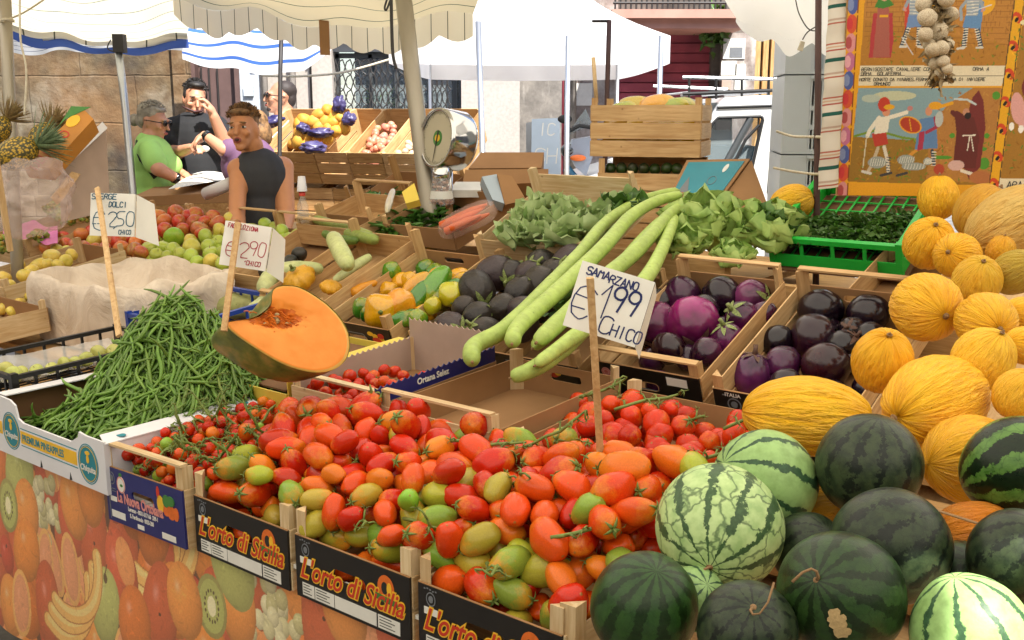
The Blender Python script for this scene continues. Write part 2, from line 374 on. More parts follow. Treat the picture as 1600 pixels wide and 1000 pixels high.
# --- oilcloth printed with fruit, hanging in front of the table ---
def fruit_cloth():
    sl,sr,zt,zb=-1.25,.75,.745,.20
    FS=1.22;p=Paint((sr-sl)/FS,(zt-zb)/FS,.0020/FS,'4A2414');rs=np.random.RandomState(11)
    W_,H_=p.w,p.h
    def orange(x,y,k=1):p.ell(x,y,.052*k,.075*k,rs.choice(['D9802F','DE8A3C','C96A25']),rs.uniform(-15,15),.55)
    def peach(x,y):p.ell(x,y,.055,.085,'C4512F',rs.uniform(-25,25),.5);p.ell(x+.015,y+.02,.03,.05,'D88A50',20,.2)
    def papaya(x,y):p.ell(x,y,.055,.11,'B8502A',rs.uniform(-10,10),.5);p.ell(x,y,.004,.004,'3A1A10')
    def green(x,y):
        a=rs.uniform(-20,20);p.ell(x,y,.06,.085,'A9AE62',a,.45);p.ell(x+.005,y+.06,.008,.011,'4A3B1C')
        p.line([(x,y+.055),(x+.012,y+.09)],.004,'4A3B1C')
    def slice_(x,y):a=rs.uniform(-10,30);p.ell(x,y,.036,.08,'D9A25C',a,.2);p.ell(x,y,.028,.068,'D08A62',a,.2)
    def kiwi(x,y):
        p.ell(x,y,.042,.062,'8C8A4C',0,.2);p.ell(x,y,.034,.052,'9DA35A');p.ell(x,y,.012,.02,'D6D0A8')
        for k in range(16):a=k*.393;p.ell(x+.019*math.cos(a),y+.03*math.sin(a),.0022,.004,'2E2417')
    def grapes(x,y):
        for _ in range(26):p.ell(x+rs.normal(0,.03),y+rs.normal(0,.042),.016,.019,rs.choice(['C3BE93','B5B07E','CFC9A2']),0,.5)
    def banana(x,y,a=-40):
        for k in range(3):
            pts=[(x+.13*math.cos(R(a+q))+.02*k,y+.13*math.sin(R(a+q))+.03*k) for q in range(-75,60,8)]
            p.line(pts,.04,'A3632C');p.line(pts,.034,'D9A65C');p.line([(u+.003,v+.006) for u,v in pts],.014,'E3BC78')
    def berry(x,y):p.ell(x,y,.03,.045,'B83A24',rs.uniform(-20,20),.5);p.ell(x,y+.02,.004,.005,'4B1A10')
    kinds=[orange,orange,peach,papaya,slice_,berry,orange,slice_]
    xs=np.arange(.02,W_,.078);ys=np.arange(-.02,H_+.1,.105);cells=[(x+(.04 if j % 2 else 0),y) for j,y in enumerate(ys) for x in xs]
    rs.shuffle(cells)
    for x,y in cells:kinds[rs.randint(len(kinds))](x+rs.normal(0,.012),y+rs.normal(0,.014))
    def at(u,v):q=att(u,v,0.0);return (q[0]-sl)/FS,(q[2]-zb)/FS
    for f,u,v in [(green,25,740),(grapes,65,795),(orange,38,800),(kiwi,12,790),(peach,108,810),(papaya,145,850),(orange,120,745),(berry,15,865),(slice_,70,880),
                    (orange,42,860),(slice_,40,940),(papaya,78,950),(banana,215,850),(peach,190,890),(green,168,945),(slice_,110,890),(orange,110,790),(grapes,425,965),(orange,365,955),
                    (green,355,885),(kiwi,325,950),(papaya,250,960),(orange,215,970),(orange,285,940),(papaya,500,970),(peach,620,985),(orange,530,950),(banana,90,900),(orange,135,770)]:
        f(*at(u,v))
    p.tex(0,0,W_,H_,.18,2500,.008)
    p.c=np.clip(p.c*1.35,0,.9)*.84+np.array([.70,.48,.32])*.16
    t=thing('table_cloth','shiny cloth printed with oranges, bananas and grapes hanging down the front of the stall','tablecloth',ST)
    def fn(X,Y):
        s_=X*FS+sl;z=Y*FS+zb;f=(zt-z)/(zt-zb)
        y=.012-.018*f+.010*f*np.sin(s_*9+1)+.004*np.sin(s_*23)*f+.012*np.sin(s_*3)*f
        return np.stack([s_,y,z+.004*np.sin(s_*6)*(f<.02)],-1)
    p.sheet('printed_cloth','printed_cloth',t,fn)
    m=MB()
    for i in range(40):
        a=sl+i*(sr-sl)/40;b=sl+(i+1)*(sr-sl)/40;m.slab(a,b,.0,.0112+.0008*math.sin(i),zt-.004,zt+.003+.002*math.sin(i*1.7))
    m.build('folded_hem','white_print',t)
    b=MB()      # trestle table under the crates
    b2=thing('trestle_table','wooden trestle table hidden under the printed fruit cloth and the front crates','table',ST)
    top=MB();top.slab(-2.6,2.3,.03,.52,.67,.705);top.slab(-2.6,2.3,.52,1.02,.76,.79);top.slab(-3.4,2.3,1.05,1.75,.81,.835);top.slab(-3.4,2.3,1.78,2.45,1.0,1.03)
    top.build('board','old_wood_x',b2)
    for x in (-2.4,-.9,.6,2.1):
        for y,z in ((.1,.67),(.95,.76),(1.7,.86),(2.35,1.0)):
            q=MB();q.slab(x-.03,x+.03,y-.03,y+.03,0,z);q.build('leg','old_wood_z',b2)
fruit_cloth()

# --- painted story boards, upper right ---
def story_board():
    # board plane faces the camera, about 2.9 m off
    d0=2.95
    A_=W(1310,300,d0);px=d0/F
    Wd,Ht=330*px,330*px
    p=Paint(330,330,.9,'A87526')      # painted in photo pixel units: x from 1310 right, y up from pixel row 300
    X=lambda u:u-1308
    Y=lambda v:305-v
    q=lambda *a:[(X(a[i]),Y(a[i+1])) for i in range(0,len(a),2)]
    p.poly(q(1308,-30,1640,-30,1640,310,1308,310),'D99A1E')
    for k in range(12):                                   # scalloped side border
        cx,cy=X(1315),Y(-10+28*k)
        p.ell(cx,cy,8,14,['B86A8C','4A5A96','C9502F','D08A8A'][k % 4]);p.ell(cx-3,cy,5,9,['D9A0A8','7A88B0','C43838','A84A4A'][k % 4])
        p.line([(cx+8,cy-12),(cx+8,cy+12)],1.2,'7A3A16')
    p.poly(q(1333,-30,1551,-30,1545,110,1331,108),'A8742A')
    p.poly(q(1333,-30,1551,-30,1548,78,1480,66,1333,40),'B07A34')
    for k in range(14):p.line(q(1335,-20+7*k,1549,-18+8*k-8),.7,'8A5A22')
    for k in range(34):
        for r_ in range(10):x=1336+k*6.5+(3 if r_ % 2 else 0);p.line(q(x,-20+8*r_,x,-13+8*r_),.6,'8A5A22')
    p.tex(25,190,240,250,.2,260,3,['6E7A22','8A5A18','A87C20'])
    # crimson robed figure
    p.poly(q(1346,30,1374,30,1378,70,1376,96,1343,96,1344,60),'A8383A');p.poly(q(1352,20,1368,20,1374,95,1349,96),'A05A4C');p.poly(q(1347,22,1352,10,1368,10,1376,19,1360,24),'3E7A30')
    p.ell(X(1361),Y(4),7,9,'C98A78');p.poly(q(1355,33,1368,33,1368,37,1355,37),'D9A020')
    def knight(x,y,k=1,cape='B84030',skirt='6A86B0',flip=1,dx=0):
        a=lambda *c:[(X(x+flip*c[i]*k),Y(y+c[i+1]*k)) for i in range(0,len(c),2)]
        p.poly(a(-14,-16,-2,-22,2,10,-12,22),cape)
        p.line(a(-8,18,-14,40),5.5*k,'2E3A4A');p.line(a(6,18,8,40),5.5*k,'2E3A4A')
        for j in range(8):p.line(a(-9-j*.9,18+j*3.2,-5-j*.9,19+j*3.2),1.4*k,'D8D4C4');p.line(a(4,18+j*3.2,9,18.5+j*3.2),1.4*k,'D8D4C4')
        p.poly(a(-8,0,8,0,11,16,-10,18),skirt);p.poly(a(-9,-20,9,-20,7,2,-7,2),'8E9AA4')
        for j in range(5):p.line(a(-7,-17+4*j,7,-16+4*j),1.2,'D8D4C4')
        p.line(a(8,-18,15,-8,13,6),4*k,'8E9AA4');p.line(a(-9,-18,-14,-6),4*k,'8E9AA4');p.line(a(-14,-8,-12,-4),3,'C98A78')
        p.line(a(-16,42,-9,42),3*k,'C8C4B8');p.line(a(7,42,15,43),3*k,'C8C4B8')
        p.ell(X(x),Y(y-26*k),5*k,6*k,'C98A68')
    knight(1407,32,1.15);p.line(q(1390,66,1408,92),1.2,'C8CCD0')
    p.ell(X(1430),Y(28),9,12,'D9A020');p.ell(X(1500),Y(18),22,18,'D9A020');knight(1490,34,1.15,'5E86B0','5E86B0',-1);p.line(q(1488,30,1517,20),1.6,'C8CCD0')
    # caption strip
    p.poly(q(1331,108,1545,109,1541,139,1330,138),'D9CDAE');p.line(q(1331,123,1542,124),.9,'4A4438')
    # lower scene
    p.poly(q(1330,141,1541,141,1533,288,1323,284),'8E6A22');p.poly(q(1330,141,1500,141,1450,190,1440,222,1400,219,1327,215),'7E9AA0')
    p.ell(X(1385),Y(153),32,7,'B9BC9C');p.ell(X(1350),Y(157),14,6,'A9B4A4');p.line(q(1329,214,1360,205,1400,216,1445,222),3.5,'6E8A26')
    p.poly(q(1500,141,1541,141,1534,285,1440,280,1440,200,1465,165),'A87436')
    p.tex(24,20,235,85,.22,380,3.2,['6E7A22','8A5A18','A87C20','5E7A20']);p.tex(140,40,230,160,.15,200,3,['9A6428','B4843C'])
    for u,v,a,b in ((1534,153,6,6),(1524,255,8,9),(1474,213,4,4),(1525,213,4,4),(1462,246,14,3),(1520,233,7,3)):p.ell(X(u),Y(v),a,b,'4E8A2A')
    p.poly(q(1504,280,1519,260,1522,200,1516,160,1508,145,1500,155,1494,180,1494,260),'6E2A26')      # cave mouth
    p.poly(q(1478,262,1480,210,1476,185,1470,180,1478,175,1494,184,1504,186,1514,215,1512,262),'5E2620');p.line(q(1472,178,1486,190),7,'5E2620');p.ell(X(1492),Y(178),5,6,'B88468');p.ell(X(1495),Y(183),5,5,'241A18')
    p.line(q(1490,213,1508,212),2,'D8D0C0');p.line(q(1500,214,1498,235),1.6,'D8D0C0');p.line(q(1502,214,1507,236),1.4,'D8D0C0');p.line(q(1474,158,1492,159,1505,166),3,'B8C4C4')
    # white shirted warrior with plumed helmet
    p.line(q(1365,232,1358,256,1352,268),5,'B8A88C');p.line(q(1374,230,1380,250,1383,270),5,'D0C8B4');p.poly(q(1354,210,1375,206,1380,226,1360,230),'B03A2A')
    p.poly(q(1360,186,1380,183,1378,208,1358,211),'DDD6C2');p.line(q(1364,186,1351,205,1348,214),6,'DDD6C2');p.line(q(1378,186,1395,181,1404,178),6,'DDD6C2');p.ell(X(1409),Y(172),4,4,'B87A74')
    p.ell(X(1374),Y(177),6,7,'C98A68');p.ell(X(1370),Y(166),9,11,'B83A24');p.ell(X(1378),Y(170),8,4,'D9A020');p.line(q(1347,214,1344,262),1.6,'C8C0A4')
    for j in range(6):p.line(q(1379,246+4*j,1385,247+4*j),1.3,'2E3A4A')
    p.line(q(1344,268,1356,271),4,'C8C4B8');p.line(q(1372,274,1387,270),4,'3A3A3A')
    # blue warrior with red oval shield
    p.line(q(1446,236,1450,256),5,'2E3A4A');p.line(q(1426,232,1410,246),5,'C88A30');p.poly(q(1424,188,1448,184,1454,232,1420,234),'5A7CA4');p.poly(q(1425,208,1433,206,1432,234,1424,236),'A03048')
    p.line(q(1447,186,1450,200,1436,208),5,'9A3448');p.ell(X(1411),Y(197),18,12,'D99A1E',-25);p.ell(X(1411),Y(197),16,10,'A83A20',-25);p.line(q(1409,188,1413,206),1.5,'D99A1E')
    p.ell(X(1437),Y(176),5,7,'C98A68');p.ell(X(1446),Y(168),10,6,'D99A1E');p.ell(X(1453),Y(188),6,12,'B0B4AE');p.line(q(1452,170,1470,164),5,'D99A1E')
    for j in range(6):p.line(q(1446,238+4*j,1452,238+4*j),1.3,'D8D4C4')
    # fallen armour
    for u,v,a,b in ((1365,254,14,9),(1408,250,13,8),(1420,260,18,6),(1440,252,6,6)):
        p.ell(X(u),Y(v),a,b,'8E948C')
        for j in range(-3,4):p.line([(X(u)+j*a/4,Y(v)-b*.6),(X(u)+j*a/4+2,Y(v)+b*.6)],1,'D0CEC0')
    p.line(q(1396,274,1410,270),4,'3A3A3A');p.ell(X(1458),Y(264),8,8,'A8432A');p.ell(X(1483),Y(258),12,8,'C9A49A');p.line(q(1492,266,1520,275),5,'D8CDB8');p.ell(X(1520),Y(276),16,10,'A8683A')
    # orange divider with curled ornaments
    p.poly(q(1553,-30,1566,-30,1547,310,1533,310),'D9A01C');p.line(q(1552,-30,1533,310),1.6,'4A3A20');p.line(q(1566,-30,1547,310),1.6,'4A3A20')
    for k in range(8):
        x,y=1558-k*2.3,-2+k*41
        p.ell(X(x),Y(y),6,9,'C44420',30);p.ell(X(x)-2,Y(y)-2,3.5,5,'D9A01C',30);p.ell(X(x)-1,Y(y)-3,2.5,4,'1E1A14',-30)
    # right hand panel
    p.poly(q(1568,-30,1645,-30,1645,310,1548,310),'9A6E26');p.poly(q(1568,-30,1645,-30,1645,50,1566,44),'8AA4AA');p.ell(X(1590),Y(46),30,7,'D9D0A0');p.tex(245,10,330,250,.2,260,3.2,['6E7A22','8A5A18','4E7A2A'])
    p.ell(X(1574),Y(52),9,9,'A86A30');p.poly(q(1566,52,1583,52,1583,70,1566,70),'A86A30');p.ell(X(1605),Y(75),16,26,'B02A30');p.ell(X(1590),Y(140),20,22,'6E2A26');p.ell(X(1600),Y(175),18,32,'6E2A26')
    p.ell(X(1567),Y(172),10,24,'D09A94',10);p.ell(X(1577),Y(190),6,18,'D09A94',-10);p.ell(X(1560),Y(199),4,6,'E8E4DC');p.ell(X(1574),Y(203),4,6,'E8E4DC')
    p.poly(q(1549,277,1645,279,1645,310,1548,310),'D9CDAE')
    t=thing('painted_story_board','wide painted board of armoured warriors in two scenes, hung behind the yellow melons','painting',xyz(*A_) @ rot('Z',-6) @ rot('X',-2))
    def fn(X_,Y_):return np.stack([(X_+0)*px-.002,0*X_,(Y_-5)*px],-1)
    p.sheet('painted_face','painted_board',t,fn)
    b=MB();b.slab(-.004,330*px,.003,.018,-6*px,326*px);b.build('backing_board','old_wood_x',t)
    m=MB()
    M_=Matrix(((px,0,0,-.002),(0,0,-1,-.0006),(0,px,0,-5*px),(0,0,0,1)))
    random.seed(5)
    for txt,u,v,h in (('BERNIGOSTAPE CAVALIERE CONDURE',1333,116,5),('ORMA A',1497,116,5),('ORMA  GOLAFERMA',1333,122.5,5),('MORTE DONATO DA MINARES,FERMA GUIDO TORNA DI INVIDERE',1331,131,4.6),('ORMUNGO',1353,137.5,4.6),('ARA',1560,292,10)):
        x=X(u)
        for ch in txt:scrawl(m,ch,x,Y(v),h,.75 if h<9 else 1.3,M_,0,.0006);x += h*(.78 if h>5 else (.8 if h == 5 else .76))
    m.build('handwritten_caption','ink_dark',t)
story_board()
# ---------------- crates ----------------
FX=rot('X',90)       # (x, up, outward) on a front panel -> crate frame
TXT={}
def emblem_seal(m,x,y,r,M,mi=0):
    m.prism([circ(x,y,r,n=20),circ(x,y,r*.84,n=20)],.0006,M,mi);m.prism([circ(x,y,r*.5,n=14,a0=0.3,a1=5.6),],.0006,M,mi)
def lorto_front(panel,w,h):
    M=FX @ xyz(0,0,.005)
    y=h-.015
    m=MB();emblem_seal(m,.030,h-.020,.011,M)
    for k in range(5):m.box((.016+k*.0065,h-.0055+.0012*math.sin(k*1.5),.0004),(.0035,.002,.0006),M)
    m.build('seal_emblem','lettering_grey',panel)
    m=MB();m.box((.030,h-.039,.0004),(.032,.011,.0006),M);m.build('sticker','white_print',panel)
    m=MB(); 
    for a,b in ((.018,.052),(.054,.108),(.110,.222),(.226,.282)):m.box(((a+b)/2,.0165,.0004),(b-a,.022 if a != .054 else .022,.0006),M)
    m.build('data_label','white_print',panel)
    m=MB()
    for a,b in ((.018,.052),(.054,.108),(.226,.282)):
        for j in range(4):m.box((a+(b-a)*(.35+.08*(j % 2)),.0245-.0048*j,.0011),((b-a)*(.55+.15*(j % 2)),.0012,.0004),M)
    m.build('small_print','ink_dark',panel)
    for nm,off,mt,z in (('lettering_outline',.0030,'yellow_print',.0008),('lettering',.0006,'red_print',.0015)):
        if nm not in TXT:TXT[nm] =text_mesh("L'orto di Sicilia",.050,.42,off,.93,th=.0005)
        me=TXT[nm].copy();me.materials.clear();me.materials.append(MATS[mt]);link(nm,me,panel,M @ xyz(.012,.037,z))
    m=MB();m.prism([circ(.248,h-.031,.021,.021,24)],.0006,M);m.build('fruit_emblem','orange_print',panel)
    m=MB();m.prism([circ(.245,h-.031,.008,.010,14)],.0011,M);m.build('emblem_core','ink_dark',panel)
    m=MB();m.prism([circ(.257,h-.030,.006,.010,14)],.0013,M);m.build('emblem_fruit','yellow_print',panel)
    m=MB();m.prism([[(.218,h-.052),(.280,h-.056),(.276,h-.046),(.222,h-.042)]],.0012,M);m.build('emblem_leaf','green_print',panel)
def blue_front(panel,w,h):
    M=FX @ xyz(0,0,.005)
    m=MB();emblem_seal(m,.028,h-.022,.013,M)
    for k in range(2):m.box((.028,h-.043-k*.005,.0004),(.026,.0015,.0006),M)
    m.box((.012,h/2,.0004),(.0022,h-.01,.0006),M);m.build('seal_emblem','lettering_grey',panel)
    m=MB();m.box((.030,h-.064,.0004),(.026,.010,.0006),M);m.box((.045,.017,.0004),(.056,.014,.0006),M);m.box((.135,.009,.0004),(.026,.009,.0006),M);m.box((.245,.011,.0004),(.052,.012,.0006),M)
    m.build('data_label','white_print',panel)
    m=MB();m.prism([circ(.066,h-.030,.017,.017,20)],.0006,M);m.build('round_emblem','white_print',panel)
    m=MB();m.prism([circ(.066,h-.030,.0165,n=20),circ(.066,h-.030,.014,n=20)],.0011,M);m.build('emblem_ring','pink_print',panel)
    m=MB();m.prism([circ(.066,h-.010,.006,.004,8)],.0011,M);m.prism([circ(.068,h-.031,.006,.003,8)],.0011,M);m.build('emblem_leaf','green_print',panel)
    text('lettering','La Nuova Ortolana',.030,'pink_print',panel,M @ xyz(.046,.046,.0008),offset=.0009,xs=.78,th=.0005)
    text('lettering','Lorenzo - 0831-517166  339-1',.012,'white_print',panel,M @ xyz(.088,.034,.0008),offset=.0003,xs=.8,th=.0005)
    text('lettering','S. Ferdinando  0933-200',.012,'white_print',panel,M @ xyz(.094,.021,.0008),offset=.0003,xs=.8,th=.0005)
    for nm,mt,L in (('emblem_pepper','red_print',[(.215,h-.018,.006,.012)]),('emblem_lemon','yellow_print',[(.222,h-.040,.013,.017)]),('emblem_fruit','orange_print',[(.243,h-.047,.013,.013),(.262,h-.050,.015,.014),(.28,h-.050,.010,.013)]),('emblem_leaf','green_print',[(.245,h-.030,.012,.012),(.262,h-.028,.015,.010)])):
        m=MB()
        for i,(x,y,a,b) in enumerate(L):m.prism([circ(x,y,a,b,14)],.0007+.0003*i+(.0012 if 'leaf' in nm else 0),M)
        m.build(nm,mt,panel)
def pepper_front(panel,w,h):
    M=FX @ xyz(0,0,.005)
    m=MB();emblem_seal(m,.045,h-.030,.017,M);m.box((.045,h-.054,.0004),(.036,.0022,.0006),M)
    m.prism([stadium(.14,h-.042,.095,.024),stadium(.14,h-.042,.089,.018)],.0006,M);m.build('seal_emblem','lettering_grey',panel)
    for nm,mt,off,z in (('lettering_outline','yellow_print',.002,.0008),('lettering','orange_print',0,.0014)):
        text(nm,'Dolce Sole',.040,mt,panel,M @ xyz(.045,h-.100,z),offset=off,shear=.35,th=.0005)
    m=MB()
    for i,(x,y,a,b) in enumerate(((.215,h-.025,.014,.008),(.235,h-.032,.012,.009),(.262,h-.040,.012,.012))):m.prism([circ(x,y,a,b,12)],.0006+.0003*i,M)
    m.build('emblem_lemon','yellow_print',panel)
    m=MB()
    for i,(x,y,a,b) in enumerate(((.24,h-.045,.020,.010),(.262,h-.028,.014,.010),(.25,h-.052,.02,.005))):m.prism([circ(x,y,a,b,12)],.0016+.0003*i,M)
    m.build('emblem_pepper','red_print',panel)
def plain_black_front(panel,w,h):
    M=FX @ xyz(0,0,.005)
    m=MB();m.prism([circ(.042,h-.028,.014,n=18)],.0006,M);m.build('round_emblem','pink_print',panel)
    m=MB();emblem_seal(m,.042,h-.028,.012,M);m.build('seal_emblem','red_print',panel)
    m=MB();m.box((.252,h-.022,.0004),(.058,.024,.0006),M);m.build('sticker','white_print',panel)
    m=MB();m.prism([stadium(.15,h-.05,.094,.026),stadium(.15,h-.05,.090,.022)],.0006,M);m.build('slot_edge','card',panel)
def italia_front(panel,w,h):
    M=FX @ xyz(0,0,.005)
    m=MB();emblem_seal(m,.052,h-.036,.018,M);m.box((.03,h-.012,.0004),(.014,.003,.0006),M);m.build('seal_emblem','lettering_grey',panel)
    text('lettering','ITALIA',.014,'white_print',panel,M @ xyz(.03,h-.014,.0008),offset=.0003)
def grower_front(panel,w,h):
    M=FX @ xyz(0,0,.005)
    m=MB();m.box((.13,h-.018,.0004),(.10,.003,.0006),M);m.build('small_print','lettering_grey',panel)
    m=MB()
    for x,y,a,b in ((.245,h-.034,.020,.012),(.225,h-.045,.012,.008)):m.prism([circ(x,y,a,b,12)],.0006+a*.01,M)
    m.build('fruit_emblem','red_print',panel)
    m=MB();m.prism([circ(.262,h-.030,.010,.008,12)],.0012,M);m.build('emblem_lemon','yellow_print',panel)
def post(m,x,y,h0,h1,sx,sy,a=.026,mi=0):          # triangular corner post, right angle in the corner
    L=[(0,0),(a*sx,0),(0,a*sy)]
    if sx*sy<0:L=[L[0],L[2],L[1]]
    m.prism([L],h1-h0,xyz(x,y,h0),mi)
def crate(label,M,w=.305,l=.42,h=.105,front='black_print',deco=None,posts=.05,post_mats='pale_wood',sides='slat',inner='card',rail=None,backrail=None,side_h=None,hole=True,name='crate',backh=None,cat='crate',group=None,backhole=False,bposts=None,slats=2,group_front=None):
    t=thing(name,label,cat,M,group);W_=post_mats;th=.005
    sh=side_h or h;bh=backh or h
    f=MB();f.slab(.001,w-.001,.001,l-.001,0,.004);f.build('base_board','card' if inner != 'wood' else W_+'_y',t)
    # front
    if front == 'slats':
        p=MB();n=slats;g=.007;hh=(h-(n-1)*g)/n
        for i in range(n):p.slab(0,w,-th,0,i*(hh+g),i*(hh+g)+hh)
        pf=p.build('front_panel',W_+'_x',t)
    else:
        outer=rect(0,0,w,h);loops=[outer]
        if hole:loops.append(stadium(w*.49,h*.60,w*.29,.023)[::-1])
        p=MB();p.prism(loops,th,FX);pf=p.build('front_panel',front,t)
        e=MB();e.slab(0,w,-th+.0003,-.0003,h+.0001,h+.0012);e.build('cut_edge','card',pf)
    if deco:
        old=set(pf.children);hk=.105 if deco is lorto_front else .112 if deco is blue_front else h;deco(pf,w,hk)
        if hk != h:
            for ch in pf.children:
                if ch not in old:ch.matrix_basis=scl(1,1,h/hk) @ ch.matrix_basis
    b=MB()
    if backhole:b.prism([rect(0,0,w,bh),stadium(w*.5,bh-.03,w*.3,.02)[::-1]],th,xyz(0,l,0) @ FX @ xyz(0,0,-th))
    else:b.slab(0,w,l,l+th,0,bh)
    b.build('back_panel',inner if inner != 'wood' else W_+'_x',t)
    for x in (0,w):
        q=MB();x0,x1=(-.004,-.0002) if x == 0 else (w+.0002,w+.004)
        if sides == 'slat':
            n=slats;g=.010;hh=(sh-(n-1)*g)/n
            for i in range(n):q.slab(x0,x1,0,l,i*(hh+g),i*(hh+g)+hh)
            q.build('side_panel',W_+'_y',t)
        else:q.slab(x0,x1,0,l,0,sh);q.build('side_panel',sides,t)
    for sx,sy,x,y in ((1,1,.0005,.0005),(-1,1,w-.0005,.0005),(1,-1,.0005,l-.0005),(-1,-1,w-.0005,l-.0005)):
        pp_=posts if sy>0 else (bposts if bposts is not None else posts)
        q=MB();post(q,x,y,.004,(h if sy>0 else bh)+pp_,sx,sy);q.build('corner_post',W_+'_z',t)
    if rail is not None:
        q=MB();q.slab(.002,w-.002,-.003,.016,h+posts+.0005,h+posts+.006,rot('X',0));q.build('top_rail',W_+'_x',t)
    if backrail is not None:
        q=MB();q.slab(.002,w-.002,l-.016,l+.003,bh+(bposts if bposts is not None else posts)+.0005,bh+(bposts if bposts is not None else posts)+.006);q.build('top_rail',W_+'_x',t)
    return t
def CM(s,t,z,tilt=0,yaw=0,roll=0):return ST @ xyz(s,t,z) @ rot('Z',yaw) @ rot('X',tilt) @ rot('Y',roll)
# ---- front row ----
ZF=.694
G0='black printed crates in the front row'
crate("black printed crate of plum tomatoes directly right of the blue crate",CM(0,-.004,ZF),.307,.41,.126,deco=lorto_front,group=G0)
crate("black printed crate of plum tomatoes, the middle one of three in the front row",CM(.330,-.004,ZF),.307,.41,.126,deco=lorto_front,group=G0)
crate("black printed crate of plum tomatoes cut off by the bottom edge, beside the watermelons",CM(.658,-.004,ZF),.307,.41,.126,deco=lorto_front,group=G0,posts=.045)
crate("blue printed crate of cherry tomatoes with a pale top rail, beside the white box",CM(-.322,-.02,ZF-.005,0,0,-1.5),.307,.41,.132,front='blue_print',deco=blue_front,rail=1,posts=.05)
# ---- second row: slatted rails over two crates of cherry tomatoes, then an empty one ----
def ortana(panel_parent):
    pass
q0=toS(S(*att(455,640,.40)))
c1=crate('shallow crate of cherry tomatoes with a tall scalloped grey card lining, behind the plum tomatoes',CM(-.175,.415,.875,3),.30,.44,.07,front='slats',posts=.03,rail=1,sides='card',inner='card_grey',slats=1)
def scallop(x0,x1,z0,z1,n,axis_M,mi=0,th=.003):
    top=[]
    for i in range(n*4+1):
        u=i/(n*4);top.append((x0+(x1-x0)*u,z1-.006*abs(math.sin(math.pi*u*n))))
    m=MB();m.prism([[(x0,z0),(x1,z0)]+top[::-1]],th,axis_M,mi);return m
scallop(0,.44,0,.098,22,xyz(.004,0,.005) @ rot('Z',90) @ FX).build('scalloped_lining','card_grey',c1)
scallop(0,.295,0,.150,15,xyz(0,.430,.005) @ FX).build('scalloped_lining','card_grey',c1)
sl_=scallop(0,.44,0,.108,22,xyz(.298,0,.005) @ rot('Z',90) @ FX).build('printed_lining','blue_print',c1)
text('lettering','Ortana Selez',.022,'white_print',sl_,xyz(.3015,.14,.084) @ rot('Z',90) @ rot('X',90),offset=.0007)
crate('empty pale crate lined with brown paper, between the cherry tomatoes and the red tomato basket',CM(.155,.405,.868,2),.33,.50,.085,front='slats',posts=.035,rail=1,sides='card',inner='card',slats=1,backhole=True,bposts=.03)
# ---- third row, tipped back: from the squash crate at left to the dark aubergines at right ----
def tipped(label,s,deco=None,front='black_print',w=.305,l=.50,h=.125,z=.98,t=1.05,tilt=21,**k):
    return crate(label,CM(s,t,z-h,tilt),w,l,h,front=front,deco=deco,**k)
tipped('tipped pale crate with a yellow squash and long white gourds, above the cut pumpkin',-1.075,front='slats',h=.10,z=1.0,posts=.012,rail=1,post_mats='wood',inner='wood',bposts=.06)
tipped('tipped crate with a dark printed front holding yellow and green peppers',-.735,pepper_front,post_mats='wood',posts=.045,bposts=.085,z=.962,backhole=True)
tipped('tipped dark-fronted crate of dull black aubergines beside the peppers',-.405,grower_front,post_mats='wood',posts=.04,bposts=.08,z=.915,w=.33,t=1.12)
tipped('tipped crate with a black front, half hidden behind the long pale gourds',-.045,grower_front,post_mats='wood',posts=.04,z=.955,w=.33,inner='card')
tipped('tipped crate of glossy purple aubergines with a pale rail over its black front',.352,plain_black_front,w=.315,h=.125,post_mats='wood',posts=.035,rail=1,z=.992,t=1.02,bposts=.05,backrail=1)
tipped('tipped crate of dark round aubergines left of the yellow melons',.722,italia_front,w=.33,h=.125,post_mats='wood',posts=.035,z=.985,t=.99,bposts=.05,backrail=1,backhole=True,l=.52)
sh_=thing('display_shelf','plain wooden shelf bridging the aubergine crates and the leafy tier','shelf',ST);m=MB();m.slab(-1.4,1.15,1.50,1.80,.90,.92);m.slab(-1.4,1.15,1.50,1.515,.55,.899);m.build('board','old_wood_x',sh_)
m=MB();m.slab(-.1,.43,1.56,1.60,.93,1.19);m.slab(.431,1.15,1.56,1.60,.93,1.13);m.slab(-.1,.43,1.61,2.3,1.08,1.10);m.build('riser','old_wood_x',sh_)
# low crates under the purple aubergines
crate('low slatted crate tucked under the crate of purple aubergines',CM(.345,.98,.80,0),.33,.4,.07,front='black_print',posts=.03,hole=False,post_mats='wood')
crate('low slatted crate under the crate of dark aubergines, beside the big yellow melon',CM(.70,.955,.80,0),.33,.4,.07,front='black_print',posts=.03,rail=1,hole=False,post_mats='wood')
